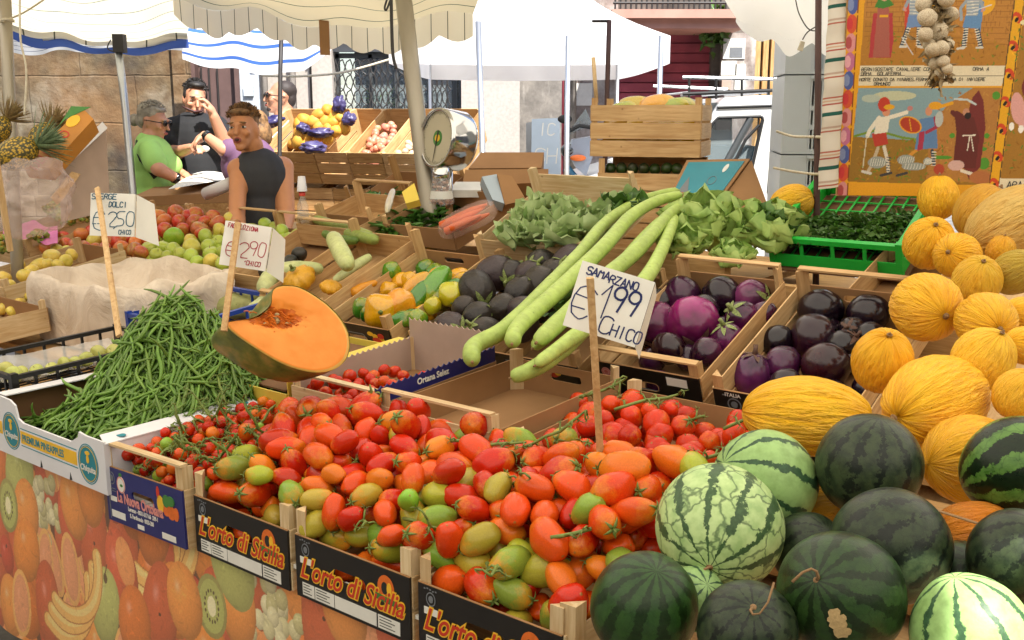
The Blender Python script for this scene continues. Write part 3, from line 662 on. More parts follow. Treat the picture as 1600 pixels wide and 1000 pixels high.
# ---------------- fruit and vegetables: meshes and materials ----------------
def camdir(a,b,c):      # right, up, towards the camera
    return Vector((a,0,0))+Vector((0,sp,cp))*b+Vector((0,-cp,sp))*c
def fruitmat(name,second,lo=-.2,hi=1.0,rough=.28,coat=.0,nz=2.5,var=.18,bmp=.04,bs=8,spec=.5,dots=None,axis=2,scar=None):
    m,nt,b=newmat(name)
    tc=nd(nt,'TexCoord');sx=nd(nt,'SeparateXYZ');nt.links.new(tc.outputs['Object'],sx.inputs[0])
    v=coords(nt);n=noise_(nt,v,nz,3)
    g=math_(nt,'ADD',sx.outputs[axis],math_(nt,'MULTIPLY',math_(nt,'SUBTRACT',n,.5),2.2))
    r=ramp(nt,[(0,(0,0,0)),(1,(1,1,1))]);mr=nd(nt,'MapRange');mr.inputs[1].default_value=lo;mr.inputs[2].default_value=hi;nt.links.new(g,mr.inputs[0]); 
    oi=nd(nt,'ObjectInfo');c=mixc(nt,math_(nt,'MULTIPLY',mr.outputs[0],.8),oi.outputs['Color'],hx(second))
    r2=ramp(nt,[(.3,(1-var,)*3),(.7,(1,1,1))]);nt.links.new(noise_(nt,v,nz*4,4),r2.inputs[0])
    c=mixc(nt,1.,c,r2.outputs[0],'MULTIPLY')
    if dots:
        vo=nd(nt,'TexVoronoi');vo.inputs['Scale'].default_value=dots[1];nt.links.new(v,vo.inputs[0]);k=ramp(nt,[(.05,(1,1,1)),(.14,(0,0,0))]);nt.links.new(vo.outputs[0],k.inputs[0])
        c=mixc(nt,math_(nt,'MULTIPLY',k.outputs[0],.6),c,hx(dots[0]))
    if scar:
        rr=math_(nt,'SQRT',math_(nt,'ADD',math_(nt,'MULTIPLY',sx.outputs[0],sx.outputs[0]),math_(nt,'MULTIPLY',sx.outputs[1],sx.outputs[1])));rr=math_(nt,'ADD',rr,math_(nt,'MULTIPLY',n,.08));k=ramp(nt,[(.11,(1,1,1)),(.15,(0,0,0))]);nt.links.new(rr,k.inputs[0]);c=mixc(nt,math_(nt,'MULTIPLY',k.outputs[0],.75),c,hx(scar))
        vo=nd(nt,'TexVoronoi');vo.inputs['Scale'].default_value=1.1;nt.links.new(v,vo.inputs[0]);k=ramp(nt,[(.05,(1,1,1)),(.09,(0,0,0))]);nt.links.new(vo.outputs[0],k.inputs[0]);c=mixc(nt,math_(nt,'MULTIPLY',k.outputs[0],.4),c,hx(scar))
    nt.links.new(c,b.inputs['Base Color']);b.inputs['Roughness'].default_value=rough;b.inputs['Coat Weight'].default_value=coat;b.inputs['Coat Roughness'].default_value=.12
    b.inputs['Specular IOR Level'].default_value=spec
    if bmp:bump(nt,b,noise_(nt,v,bs,4),bmp,.05)
    return m
fruitmat('tomato_skin','D8841E',.4,1.7,.27,0,spec=.32,scar='8A6A2E')
fruitmat('apple_skin','B8B84A',.1,1.6,.33,.1,dots=('D8D0A0',14))
fruitmat('peach_skin','C8781E',.1,1.5,.55,0,spec=.3)
fruitmat('bean_skin','3E5A18',-.5,3.,.42,0,nz=30,axis=0)
fruitmat('gourd_skin','8FA848',-.2,1.2,.46,0,nz=11,var=.28,bmp=.12,bs=30,dots=('6A7A38',34),spec=.35)
fruitmat('aubergine_skin','120814',-.9,.9,.2,.25,nz=2,spec=.4)
fruitmat('dark_aubergine_skin','443A34',.0,1.5,.36,.05,nz=2.5,spec=.4,bmp=.15)
fruitmat('pepper_skin','C8A010',.4,2.2,.16,.6,nz=2)
fruitmat('squash_skin','D8B878',.5,2.2,.45,.0,nz=2,bmp=.15)
fruitmat('onion_skin','D8A888',-.2,1.6,.35,.1,nz=4)
simple('leaf_lettuce','BCD27A',.5,.3,9,.6,40,col2='7AA448',trans=.25)
simple('leaf_chard','BACB92',.5,.3,9,.4,26,col2='7E9E58',trans=.25)
simple('leaf_dark','5C8438',.45,.35,14,.3,34,col2='2C4A1C',trans=.2)
simple('leaf_rocket','5A8A34',.42,.3,14,.3,34,col2='2E5A1C',trans=.2)
simple('leaf_pale','C8C890',.5,.25,14,.2,34,col2='9AA860',trans=.2)
def meridian(nt):     # (cos,sin of the angle round the stem axis, latitude)
    tc=nd(nt,'TexCoord');sx=nd(nt,'SeparateXYZ');nt.links.new(tc.outputs['Object'],sx.inputs[0])
    return sx,tc
def melon_mats():
    m,nt,b=newmat('canary_skin');sx,tc=meridian(nt)
    ph=math_(nt,'ARCTAN2',sx.outputs[1],sx.outputs[0]);cb=nd(nt,'CombineXYZ')
    oi=nd(nt,'ObjectInfo');rn=math_(nt,'MULTIPLY',oi.outputs['Random'],50.)
    nt.links.new(math_(nt,'ADD',math_(nt,'MULTIPLY',math_(nt,'COSINE',ph),6.5),rn),cb.inputs[0]);nt.links.new(math_(nt,'MULTIPLY',math_(nt,'SINE',ph),6.5),cb.inputs[1]);nt.links.new(math_(nt,'MULTIPLY',sx.outputs[2],1.4),cb.inputs[2])
    wr=noise_(nt,cb.outputs[0],1.6,4,.6,.5)
    v=coords(nt);big=noise_(nt,v,1.6,2);sm=noise_(nt,v,26,3)
    r=ramp(nt,[(.33,(.62,.48,.22)),(.50,(1,1,1))]);nt.links.new(wr,r.inputs[0])
    r2=ramp(nt,[(.35,(1.0,.86,.62)),(.7,(1.0,1.0,1.0))]);nt.links.new(big,r2.inputs[0])
    c=mixc(nt,.55,oi.outputs['Color'],r.outputs[0],'MULTIPLY');c=mixc(nt,.8,c,r2.outputs[0],'MULTIPLY')
    sc=ramp(nt,[(.66,(0,0,0)),(.72,(1,1,1))]);nt.links.new(sm,sc.inputs[0]);c=mixc(nt,math_(nt,'MULTIPLY',sc.outputs[0],.35),c,hx('A88A50'))
    dv=nd(nt,'TexVoronoi');dv.inputs['Scale'].default_value=4.5;nt.links.new(v,dv.inputs[0]);dk=ramp(nt,[(.045,(1,1,1)),(.075,(0,0,0))]);nt.links.new(dv.outputs[0],dk.inputs[0])
    c=mixc(nt,math_(nt,'MULTIPLY',dk.outputs[0],.6),c,hx('6A4E22'))
    nt.links.new(c,b.inputs['Base Color']);b.inputs['Roughness'].default_value=.42;b.inputs['Specular IOR Level'].default_value=.4
    h=math_(nt,'ADD',math_(nt,'MULTIPLY',wr,1.6),math_(nt,'MULTIPLY',sm,.12));bump(nt,b,h,.5,.06)
    def striped(name,pale,pale2,dark,n,w0,jag,rough,veins,fine=.25):
        m,nt,b=newmat(name);sx,tc=meridian(nt);v=coords(nt)
        nn=noise_(nt,v,1.9,2);n2=noise_(nt,v,11,5,.7);n3=noise_(nt,v,5,4)
        ph=math_(nt,'ARCTAN2',sx.outputs[1],sx.outputs[0])
        u=math_(nt,'ADD',math_(nt,'MULTIPLY',ph,n/(2*math.pi)),math_(nt,'MULTIPLY',nn,.55))
        tri=math_(nt,'ABSOLUTE',math_(nt,'SUBTRACT',math_(nt,'FRACT',u),.5))      # 0 in the middle of a stripe
        q=math_(nt,'ADD',math_(nt,'ADD',tri,math_(nt,'MULTIPLY',math_(nt,'SUBTRACT',n2,.5),jag)),math_(nt,'MULTIPLY',math_(nt,'SUBTRACT',n3,.5),jag*.9))
        mk=ramp(nt,[(w0,(1,1,1)),(w0+.035,(0,0,0))]);nt.links.new(q,mk.inputs[0])
        pr=ramp(nt,[(.35,hx(pale2)),(.62,hx(pale))]);nt.links.new(n3,pr.inputs[0])
        dr=ramp(nt,[(.35,tuple(x*.6 for x in hx(dark)[:3])),(.65,hx(dark))]);nt.links.new(n2,dr.inputs[0])
        vo=nd(nt,'TexVoronoi',feature='DISTANCE_TO_EDGE');vo.inputs['Scale'].default_value=veins
        wv=nd(nt,'Mix',data_type='VECTOR');wv.inputs[0].default_value=.16;nt.links.new(v,wv.inputs[4]);tn=nd(nt,'TexNoise');tn.inputs['Scale'].default_value=6;nt.links.new(v,tn.inputs['Vector']);nt.links.new(tn.outputs['Color'],wv.inputs[5]);nt.links.new(wv.outputs[1],vo.inputs[0])
        vr=ramp(nt,[(.012,(1,1,1)),(.05,(0,0,0))]);nt.links.new(vo.outputs[0],vr.inputs[0])
        k=math_(nt,'MAXIMUM',mk.outputs[0],math_(nt,'MULTIPLY',vr.outputs[0],fine))
        c=mixc(nt,k,pr.outputs[0],dr.outputs[0])
        oi=nd(nt,'ObjectInfo');c=mixc(nt,1.,c,oi.outputs['Color'],'MULTIPLY')
        nt.links.new(c,b.inputs['Base Color']);rr=nd(nt,'MapRange');rr.inputs[3].default_value=rough-.08;rr.inputs[4].default_value=rough+.12;nt.links.new(n3,rr.inputs[0]);nt.links.new(rr.outputs[0],b.inputs['Roughness'])
        b.inputs['Specular IOR Level'].default_value=.32;bump(nt,b,n2,.08,.04)
    striped('pale_striped_rind','A9BF86','8CA86E','3E5A38',11,.105,.50,.40,2.6,.75)
    striped('wide_striped_rind','8FB070','7C9A5E','36563A',9,.10,.30,.42,3.0,.0)
    striped('dark_striped_rind','5A8038','3E6428','12240F',10,.27,.5,.28,4.5,.3)
    striped('green_dark_rind','27401C','1E341A','16280F',12,.2,.5,.32,5,.3)
    striped('dark_rind','303C26','1E2A1C','141D15',12,.12,.8,.34,5,.25)
melon_mats()
# meshes
def mesh_of(mb,mats,smooth=True):
    o=mb.build('tmp',mats,smooth=smooth);me=o.data;bpy.data.objects.remove(o);return me
def calyx(n=5,r=.5,z0=1.,droop=.15,w_=.14,mats='vine',stem=.35,th=.04):
    m=MB()
    for k in range(n):
        a=2*math.pi*k/n+random.uniform(-.2,.2);L=r*random.uniform(.8,1.15);dz=random.uniform(-droop,droop*.4)
        pts=[(math.cos(a)*L*u,math.sin(a)*L*u,z0+.02-(1-math.sqrt(max(0,1-(L*u)**2*.9)))*.9+dz*u*u+.08*math.sin(u*3.1)) for u in (0,.35,.7,1)]
        m.tube(pts,[w_*.5,w_*.8,w_*.5,.01],5,flat=.35)
    m.tube([(0,0,z0-.02),(.03,.02,z0+stem*.5),(.10,.05,z0+stem)],[th*1.5,th,th*1.1],6)
    return mesh_of(m,mats)
def blobfn(seed,amp,k=1.6,lob=0,lamp=0):
    o=Vector((seed*3.1,seed*1.7,seed*.9))
    def f(p):
        s_=1+amp*noise.noise(Vector(p)*k+o)
        if lob:s_ += lamp*math.cos(lob*math.atan2(p[1],p[0])+seed)*(1-abs(p[2])**3)
        return s_
    return f
PLUM=[]
for i in range(5):
    m=MB();el=random.uniform(1.28,1.62);m.ell((0,0,0),(1,1,el),nu=18,nv=14,fn=blobfn(i,.12,1.3,3,.03));PLUM.append((mesh_of(m,'tomato_skin'),el))
ROUND=[]
for i in range(3):
    m=MB();m.ell((0,0,0),(1,1,.86),nu=18,nv=12,fn=blobfn(i+9,.06,1.3,5,.03));ROUND.append(mesh_of(m,'tomato_skin'))
CAL=[calyx(5,.62,1.0) for _ in range(4)]
CALP=[calyx(5,.55,1.22,.2,.12) for _ in range(4)]
APPLE=[]
for i in range(3):
    m=MB()
    def prof(p,i=i):return 1-.28*math.exp(-((1-p[2])/.16)**1)*(p[2] >.2)-.14*math.exp(-((1+p[2])/.12))*(p[2] <-.2)+.05*noise.noise(Vector(p)*1.4+Vector((i,0,0)))
    m.ell((0,0,0),(1,1,.92),nu=18,nv=14,fn=prof);APPLE.append(mesh_of(m,'apple_skin'))
m=MB();m.tube([(0,0,.55),(.03,0,.78),(.09,.03,1.0)],[.035,.03,.045],5);STALKM=mesh_of(m,'dry_stalk')
def fruit(name,label,cat,me,M,color,group=None,kids=()):
    o=link(name,me,None,M);o.color=color;tag(o,label,cat,group)
    for nm,k in kids:link(nm,k,o)
    return o
def shade(c,v=.12,hue=0):
    c=hx(c) if isinstance(c,str) else c;f=1+random.uniform(-v,v)
    return (min(1,c[0]*f),min(1,c[1]*f*(1+random.uniform(-hue,hue))),min(1,c[2]*f),1)
# ---- dropping spheres into a heap, then keeping those the photograph's viewpoint can make out ----
def drop(n,sx,sy,floor,rad,tries=14,excl=(),seed=1):
    rs=random.Random(seed);out=[]
    grid={}
    def near(x,y):
        gx,gy=int(x/.07),int(y/.07)
        for a in (-1,0,1):
            for b in (-1,0,1):yield from grid.get((gx+a,gy+b),())
    for _ in range(n):
        r=rs.uniform(*rad);best=None
        for _ in range(tries):
            x,y=rs.uniform(*sx),rs.uniform(*sy);f0=floor(x,y)
            if f0 is None:continue
            z=f0+r
            for (a,b,c,q) in near(x,y):
                d2=(a-x)**2+(b-y)**2;R_=(q+r)*.96
                if d2<R_*R_:z=max(z,c+math.sqrt(R_*R_-d2))
            k=z-f0
            if best is None or k<best[0]:best=(k,x,y,z)
        if best is None:continue
        it=(best[1],best[2],best[3],r);out.append(it);grid.setdefault((int(it[0]/.07),int(it[1]/.07)),[]).append(it)
    return out
def visible(items,minpix=14,W_=800):
    k=W_/1600;H_=W_*5//8;zb=np.full((H_,W_),1e9);ib=np.full((H_,W_),-1)
    for i,(x,y,z,r) in enumerate(items):
        u,v,d=proj(S(x,y,z));u *= k;v *= k;q=r*F/d*k
        x0,x1,y0,y1=int(max(0,u-q)),int(min(W_,u+q+1)),int(max(0,v-q)),int(min(H_,v+q+1))
        if x0 >= x1 or y0 >= y1:continue
        X,Y=np.meshgrid(np.arange(x0,x1),np.arange(y0,y1));rr=((X-u)**2+(Y-v)**2)/(q*q);dd=d-r*np.sqrt(np.clip(1-rr,0,1))
        m=(rr<1) & (dd<zb[y0:y1,x0:x1]);zb[y0:y1,x0:x1][m] =dd[m];ib[y0:y1,x0:x1][m] =i
    cnt=np.bincount(ib[ib >= 0],minlength=len(items));return [it for i,it in enumerate(items) if cnt[i] >= minpix]
RED,ORED,ORA,YGR,GRN='C22A0A','D84A10','E0781C','ABA334','84A638'
# ---- plum tomatoes ----
def ss(a,b,x):x=min(1,max(0,(x-a)/(b-a)));return x*x*(3-2*x)
def plumtop(s,t):
    if s<.015 and t<.2:return None
    if s>.95 and t<.10:return None
    z=.790+.058*ss(.02,.16,t)+.026*ss(.12,.36,t)
    z -= .06*(1-ss(-.12,.15,s))*ss(.05,.3,t);z += .035*ss(.55,.9,s)*ss(.0,.15,t)
    return z-.058
items=drop(400,(-.10,1.0),(.028,.405),plumtop,(.0225,.0295),16,seed=4)
items=[i for i in items if not (i[0] <.02 and i[1] <.14)]
items=visible(items,16)
items.sort(key=lambda i:-proj(S(*i[:3]))[1]);items=items[:290]
lab={RED:'ripe red plum tomato',ORED:'orange-red plum tomato',ORA:'pale orange plum tomato',YGR:'half-ripe yellow-green plum tomato',GRN:'unripe green plum tomato'}
rs=random.Random(5)
for (x,y,z,r) in items:
    u,v,d=proj(S(x,y,z))
    front=y<.2 and x>.3
    wts=[.30,.34,.12,.13,.11] if front else [.36,.44,.10,.06,.04]
    if y<.12:wts=[.2,.28,.13,.2,.19]
    c=rs.choices([RED,ORED,ORA,YGR,GRN],wts)[0]
    me,el=rs.choice(PLUM);r2=r*rs.choice((.88,.94,1.,1.06))
    ax=Vector((rs.gauss(0,1),rs.gauss(0,1),rs.gauss(0,.5)));M=towards(S(x,y,z),ax,rs.random()*6,(r2,r2,r2*1.0))
    k=[('calyx',rs.choice(CALP))] if rs.random() <.62 else []
    where='near the printed crate fronts' if y<.14 else ('in the middle of the heap' if y<.28 else 'at the back of the heap')
    o_=fruit('plum_tomato',lab[c]+' '+where,'tomato',me,M,shade(c,.12,.25),'plum tomatoes heaped over the black printed crates',k)
    for ch in o_.children:ch.matrix_basis=scl(1.25,1.25,el*.985/1.22)
# ---- cherry tomatoes on the vine in the blue crate and its neighbour ----
def chtop(s,t):return (.785+.025*ss(0,.3,t)+.01*math.sin(s*20)) if not (s>.02 and t<.2) else None
it2=visible(drop(330,(-.30,.045),(.02,.40),chtop,(.0125,.0165),12,seed=8),7)[:200]
for (x,y,z,r) in it2:
    c=rs.choices([RED,ORED,ORA,GRN],[.62,.26,.08,.04])[0]
    fruit('cherry_tomato','small red cherry tomato on green stems in the blue printed crate','tomato',rs.choice(ROUND),towards(S(x,y,z),(rs.gauss(0,1),rs.gauss(0,1),rs.gauss(.3,1)),0,(r,r,r*1.05)),shade(c,.1,.2),'cherry tomatoes in the blue printed crate',[('calyx',rs.choice(CAL))] if rs.random() <.3 else [])
it3=visible(drop(80,(-.16,.115),(.43,.70),lambda s,t:.898-.02*(t-.42),(.0155,.019),10,seed=9),7)
for (x,y,z,r) in it3:
    c=rs.choices([RED,ORED,ORA],[.7,.24,.06])[0]
    fruit('cherry_tomato','round red cherry tomato in the crate with the scalloped grey lining','tomato',rs.choice(ROUND),towards(S(x,y,z),(rs.gauss(0,1),rs.gauss(0,1),rs.gauss(.3,1)),0,(r,r,r)),shade(c,.1,.2),'cherry tomatoes in the scalloped crate',[('calyx',rs.choice(CAL))] if rs.random() <.2 else [])
# vines lying over the tomatoes
def vine(p0,dirv,L,n,label,group):
    m=MB();P=[Vector(p0)];d=Vector(dirv).normalized()
    for i in range(n):
        d=(d+Vector((random.gauss(0,.25),random.gauss(0,.25),random.gauss(0,.22)))).normalized();P.append(P[-1]+d*L/n)
    m.tube(P,[.0034]*(len(P)-1)+[.002],6)
    for i in range(1,len(P)):
        for s_ in (-1,1):
            if random.random() <.7:
                sd=(d.cross(Vector((0,0,1)))*s_+Vector((random.gauss(0,.5),random.gauss(0,.5),random.uniform(-.8,.5)))).normalized();e=P[i]+sd*random.uniform(.012,.03)
                m.tube([P[i],(P[i]+e)/2+Vector((0,0,.005)),e],[.0024,.002,.0017],5)
                for k in range(5):
                    q=Vector((random.gauss(0,1),random.gauss(0,1),random.gauss(0,.7))).normalized();m.tube([e,e+q*.006+sd*.002,e+q*.013],[.0013,.0012,.0003],4,flat=.5)
    o=m.build('tomato_vine','vine',smooth=True);tag(o,label,'vine',group)
for i in range(42):
    s_,t_=random.uniform(-.27,.03),random.uniform(.06,.38)
    vine(S(s_,t_,.842+.03*t_+random.random()*.03),(random.gauss(0,1),random.gauss(0,1),.1),random.uniform(.08,.18),5,'green tomato vine stem lying over the cherry tomatoes of the blue crate','vine stems over the cherry tomatoes')
for u,v,t,dx,dy,L in ((690,690,.30,1,.1,.2),(560,745,.2,1,.3,.14),(630,810,.1,1,-.2,.16),(520,800,.08,.6,.5,.12),(760,760,.22,1,.2,.14),(480,760,.14,.4,.6,.14),(790,700,.34,1,.3,.2),(760,880,.08,1,-.1,.12),(860,840,.1,.7,.4,.13),
                           (470,660,.36,-.3,.6,.14),(560,660,.38,.2,1,.1),(960,640,.55,.2,.6,.14),(1130,670,.6,.5,.6,.18),(1100,650,.7,-.6,.4,.2),(905,620,.62,.6,.4,.12),(1080,720,.5,.3,.5,.1)):
    q=att(u,v,t);p=S(*q)+(CAM-S(*q))/np.linalg.norm(CAM-S(*q))*.045
    vine(p,DV*dx+NV*dy+np.array([0,0,.1]),L,6,'green vine stem with curled sepals lying on the red tomatoes','vine stems on the plum and round tomatoes')
# ---- round tomatoes in a paper lined crate ----
crate('paper-lined crate heaped with round red tomatoes, below the purple aubergines',CM(.515,.45,.84,2),.42,.47,.085,front='slats',posts=.03,sides='card',slats=1,hole=False)
rl=[]
for u,v,r,t in ((987,630,19,.74),(987,651,18,.70),(1026,662,22,.68),(1067,667,18,.68),(962,683,21,.60),(924,648,20,.68),(897,662,17,.66),(1015,643,14,.72),(988,698,15,.6),(1026,690,18,.62),(1079,694,14,.62),(1035,705,16,.56),(1077,712,20,.54),(1109,690,16,.6),(1147,680,20,.62),(1020,715,15,.54),(1110,720,15,.54),(905,628,15,.74),(943,655,16,.66),(955,632,15,.74),(870,688,14,.58),(885,695,14,.56),(915,700,15,.56),(1050,735,17,.48),(1085,742,16,.48),(1010,745,15,.46),(1048,640,12,.76),(1160,700,15,.58)):
    p=S(*att(u,v,t));d=depth(p);rl.append((u,v,t))
    kids=[('calyx',rs.choice(CAL))] if rs.random() <.6 else []
    k=1.1*r*d/F;fruit('round_tomato','round bright red tomato with leafy stalks in the paper-lined crate','tomato',rs.choice(ROUND),towards(p,camdir(rs.gauss(0,.8),rs.gauss(.3,.6),rs.gauss(.5,.5)),0,(k,k,k)),shade('D03A10',.1,.35),'round tomatoes in the paper-lined crate',kids)
# hidden bulk under them keeps the heap closed
it4=visible(drop(48,(.54,.91),(.47,.86),lambda s,t:.855+.02*t,(.026,.031),10,seed=12),14)
for (x,y,z,r) in it4:
    fruit('round_tomato','round bright red tomato with leafy stalks in the paper-lined crate','tomato',rs.choice(ROUND),towards(S(x,y,z),(rs.gauss(0,1),rs.gauss(0,1),rs.gauss(.3,1)),0,(r,r,r)),shade('C42E0C',.1,.2),'round tomatoes in the paper-lined crate')
# ---------------- melons ----------------
def melon_mesh(el,seed,wr,mat_,nu=150,nv=96,egg=.06):
    m=MB();o=Vector((seed*7.3,seed*2.1,0))
    def f(p):
        ph=math.atan2(p[1],p[0]);q=1+egg*-p[2]*.5+.03*noise.noise(Vector(p)*1.2+o)
        if wr:
            n=noise.noise(Vector((math.cos(ph)*4.4,math.sin(ph)*4.4,p[2]*1.1))+o)+.6*noise.noise(Vector((math.cos(ph)*10,math.sin(ph)*10,p[2]*2.2))+o)
            q += wr*(-abs(n)*1.35+.30)
            q -= .05*math.exp(-(1-p[2])/.02)
        return q
    m.ell((0,0,0),(1,1,el),nu=nu,nv=nv,fn=f);return mesh_of(m,mat_)
CAN=[melon_mesh(1.16,i+1,.038,'canary_skin') for i in range(3)]
CANL=melon_mesh(1.42,7,.042,'canary_skin',egg=.1)
m=MB();m.tube([(0,0,.97),(.01,0,1.03),(.03,.02,1.07)],[.075,.05,.035],8);m.ell((0,0,.985),(.10,.10,.03),nu=10,nv=6);NUB=mesh_of(m,'dry_stalk')
def stemm(curl):
    m=MB();m.ell((0,0,.985),(.07,.07,.03),nu=10,nv=6);pts=[(0,0,.97)]+[(curl*.1*k*math.cos(k*.5),curl*.08*k*math.sin(k*.7),.97+.075*k) for k in range(1,6)]
    m.tube(pts,[.04,.028,.022,.020,.020,.026],7);return mesh_of(m,'dry_stalk')
STM=[stemm(.6),stemm(1.4),stemm(-1.2)]
YEL='F4BE28'
ML=[]      # u, v, minor px, ratio, axis(right,up,toward), mesh, colour, label, depth bias
def can(u,v,r,ax,label,ratio=1.,col=YEL,me=None,dz=0):ML.append([u,v,r,ratio,ax,me or random.choice(CAN),col,label,'melon','canary',dz])
can(1466,308,31,(0,1,.15),'yellow melon standing upright, highest one left of the pale netted melon',.98)
can(1452,379,39,(-.1,.55,.8),'yellow melon with its blossom end up, just below the upright one')
can(1495,399,36,(-.7,.1,.75),'small yellow melon between two larger ones in the third tier from the top',.92)
can(1535,330,41,(.5,.8,.3),'yellow melon leaning behind the pale netted melon',.95,'D9A53A')
can(1584,345,52,(.75,.45,.2),'large pale netted melon at the right edge, high on the pile',.98,'D9B868',CANL)
can(1527,438,37,(-.1,.7,.75),'lemon yellow melon with a centred stalk scar, below the small one',1.,'EEC038')
can(1588,425,34,(.3,.3,.8),'greenish yellow melon cut by the right edge',1.1,'BFA840')
can(1448,480,54,(.12,-.25,.95),'round yellow melon with rays of wrinkles facing the viewer',.93)
can(1541,503,46,(-.05,-.2,.95),'yellow melon right of the round wrinkled one',1.)
can(1600,490,26,(-.9,.1,.4),'yellow melon half hidden at the right edge, above the speckled melon',1.3)
can(1379,563,47,(-.05,.7,.65),'yellow melon with its stalk scar up, left end of the pile beside the dark aubergines',1.03)
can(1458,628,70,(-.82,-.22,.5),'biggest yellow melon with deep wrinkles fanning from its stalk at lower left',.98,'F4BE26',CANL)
can(1537,560,47,(.3,.75,.5),'yellow melon with dark specks behind the biggest one',.96,'F6C838')
can(1603,540,30,(-.9,.2,.3),'yellow melon behind the speckled one, mostly outside the right edge',1.1)
can(1266,650,62,(1,-.05,.25),'long yellow melon lying sideways behind the striped watermelons',1.12,'F4BE26',CANL)
can(1520,718,70,(.8,.05,-.2),'deeply furrowed yellow melon behind the shiny striped watermelon',.96,'F0B824')
can(1592,615,38,(.2,.8,.4),'smooth yellow melon at the right edge above the striped watermelon',.95,'F4C434')
can(1564,392,22,(.1,.9,.3),'little yellow melon showing between two bigger ones at upper right',1.,'E8AE28',dz=.05)
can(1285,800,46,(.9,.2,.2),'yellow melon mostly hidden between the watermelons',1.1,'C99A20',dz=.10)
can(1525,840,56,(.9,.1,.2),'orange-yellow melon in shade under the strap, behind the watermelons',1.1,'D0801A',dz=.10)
can(1238,318,30,(.9,.3,.3),'yellow melon behind the lettuces, left of the green plastic crate',1.,dz=.0)
def wat(u,v,r,ax,mt,label,ratio=1.,dz=0,stem=0,col=(1,1,1,1)):ML.append([u,v,r,ratio,ax,mt,col,label,'watermelon',stem,dz])
wat(1124,824,99,(-.32,-.42,.85),'pale_striped_rind','pale green watermelon with dark jagged stripes meeting at a stalk that faces the viewer',1.02,0,0,(1.15,1.15,1.1,1))
wat(1196,752,80,(-.75,.35,.3),'wide_striped_rind','pale striped watermelon behind the one with the stalk facing out',1.02,0,9,(1.1,1.1,1.05,1))
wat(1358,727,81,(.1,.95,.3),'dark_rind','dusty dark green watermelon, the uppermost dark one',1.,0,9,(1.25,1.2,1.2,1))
wat(1391,853,90,(.7,.5,.2),'dark_rind','plain blackish green watermelon in the middle of the dark ones',1.02,0,9)
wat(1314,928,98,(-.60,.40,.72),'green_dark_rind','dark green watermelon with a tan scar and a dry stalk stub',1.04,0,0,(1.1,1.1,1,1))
wat(1592,730,80,(.85,.4,.3),'dark_striped_rind','glossy watermelon with bright green streaks at the right edge',1.1,0,9)
wat(1590,872,76,(.3,.5,.5),'dark_rind','dark watermelon at the right edge below the glossy streaked one',1.,0,9)
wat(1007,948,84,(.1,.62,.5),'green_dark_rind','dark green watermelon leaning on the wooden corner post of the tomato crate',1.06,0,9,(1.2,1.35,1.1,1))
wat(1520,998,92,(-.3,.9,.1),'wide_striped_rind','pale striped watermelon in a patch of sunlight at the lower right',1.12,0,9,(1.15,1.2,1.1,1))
wat(1168,985,78,(-.05,.65,.7),'dark_rind','dark bluish watermelon with a long curly dry stalk at the bottom',1.,0,2)
wat(1262,858,58,(.3,.6,.6),'dark_rind','dark watermelon mostly hidden behind its neighbours, in the middle of the watermelon heap',1.,.08,9)
wat(1085,935,50,(.2,.5,.6),'wide_striped_rind','striped watermelon showing only as a sliver under the pale one',1.,.10,9)
wat(1500,905,60,(.2,.5,.6),'green_dark_rind','green watermelon seen only in the gap below the dark ones at right',1.,.12,9)
WM={k:melon_mesh(1.0,20+i,0,k,64,40,0) for i,k in enumerate(('pale_striped_rind','wide_striped_rind','dark_rind','green_dark_rind','dark_striped_rind'))}
BO=[]
for e in ML:
    u,v=e[0],e[1]
    if u<1250 and v<400:p=onp(u,v,.84,.24)
    else:p=onp(u,v,.955+.0,.255)
    d=depth(p)+e[10];p=W(u,v,d);BO.append([u,v,d,e[2]*math.sqrt(e[3]*1.05)])
for _ in range(300):
    for i in range(len(BO)):
        for j in range(i):
            a,b=BO[i],BO[j];pa,pb=W(*a[:3]),W(*b[:3]);ra,rb=a[3]*a[2]/F,b[3]*b[2]/F
            if np.linalg.norm(pa-pb) <(ra+rb)*.93:
                lo,hi=(a,b) if a[2] <b[2] else (b,a);lo[2] *= .999;hi[2] *= 1.001
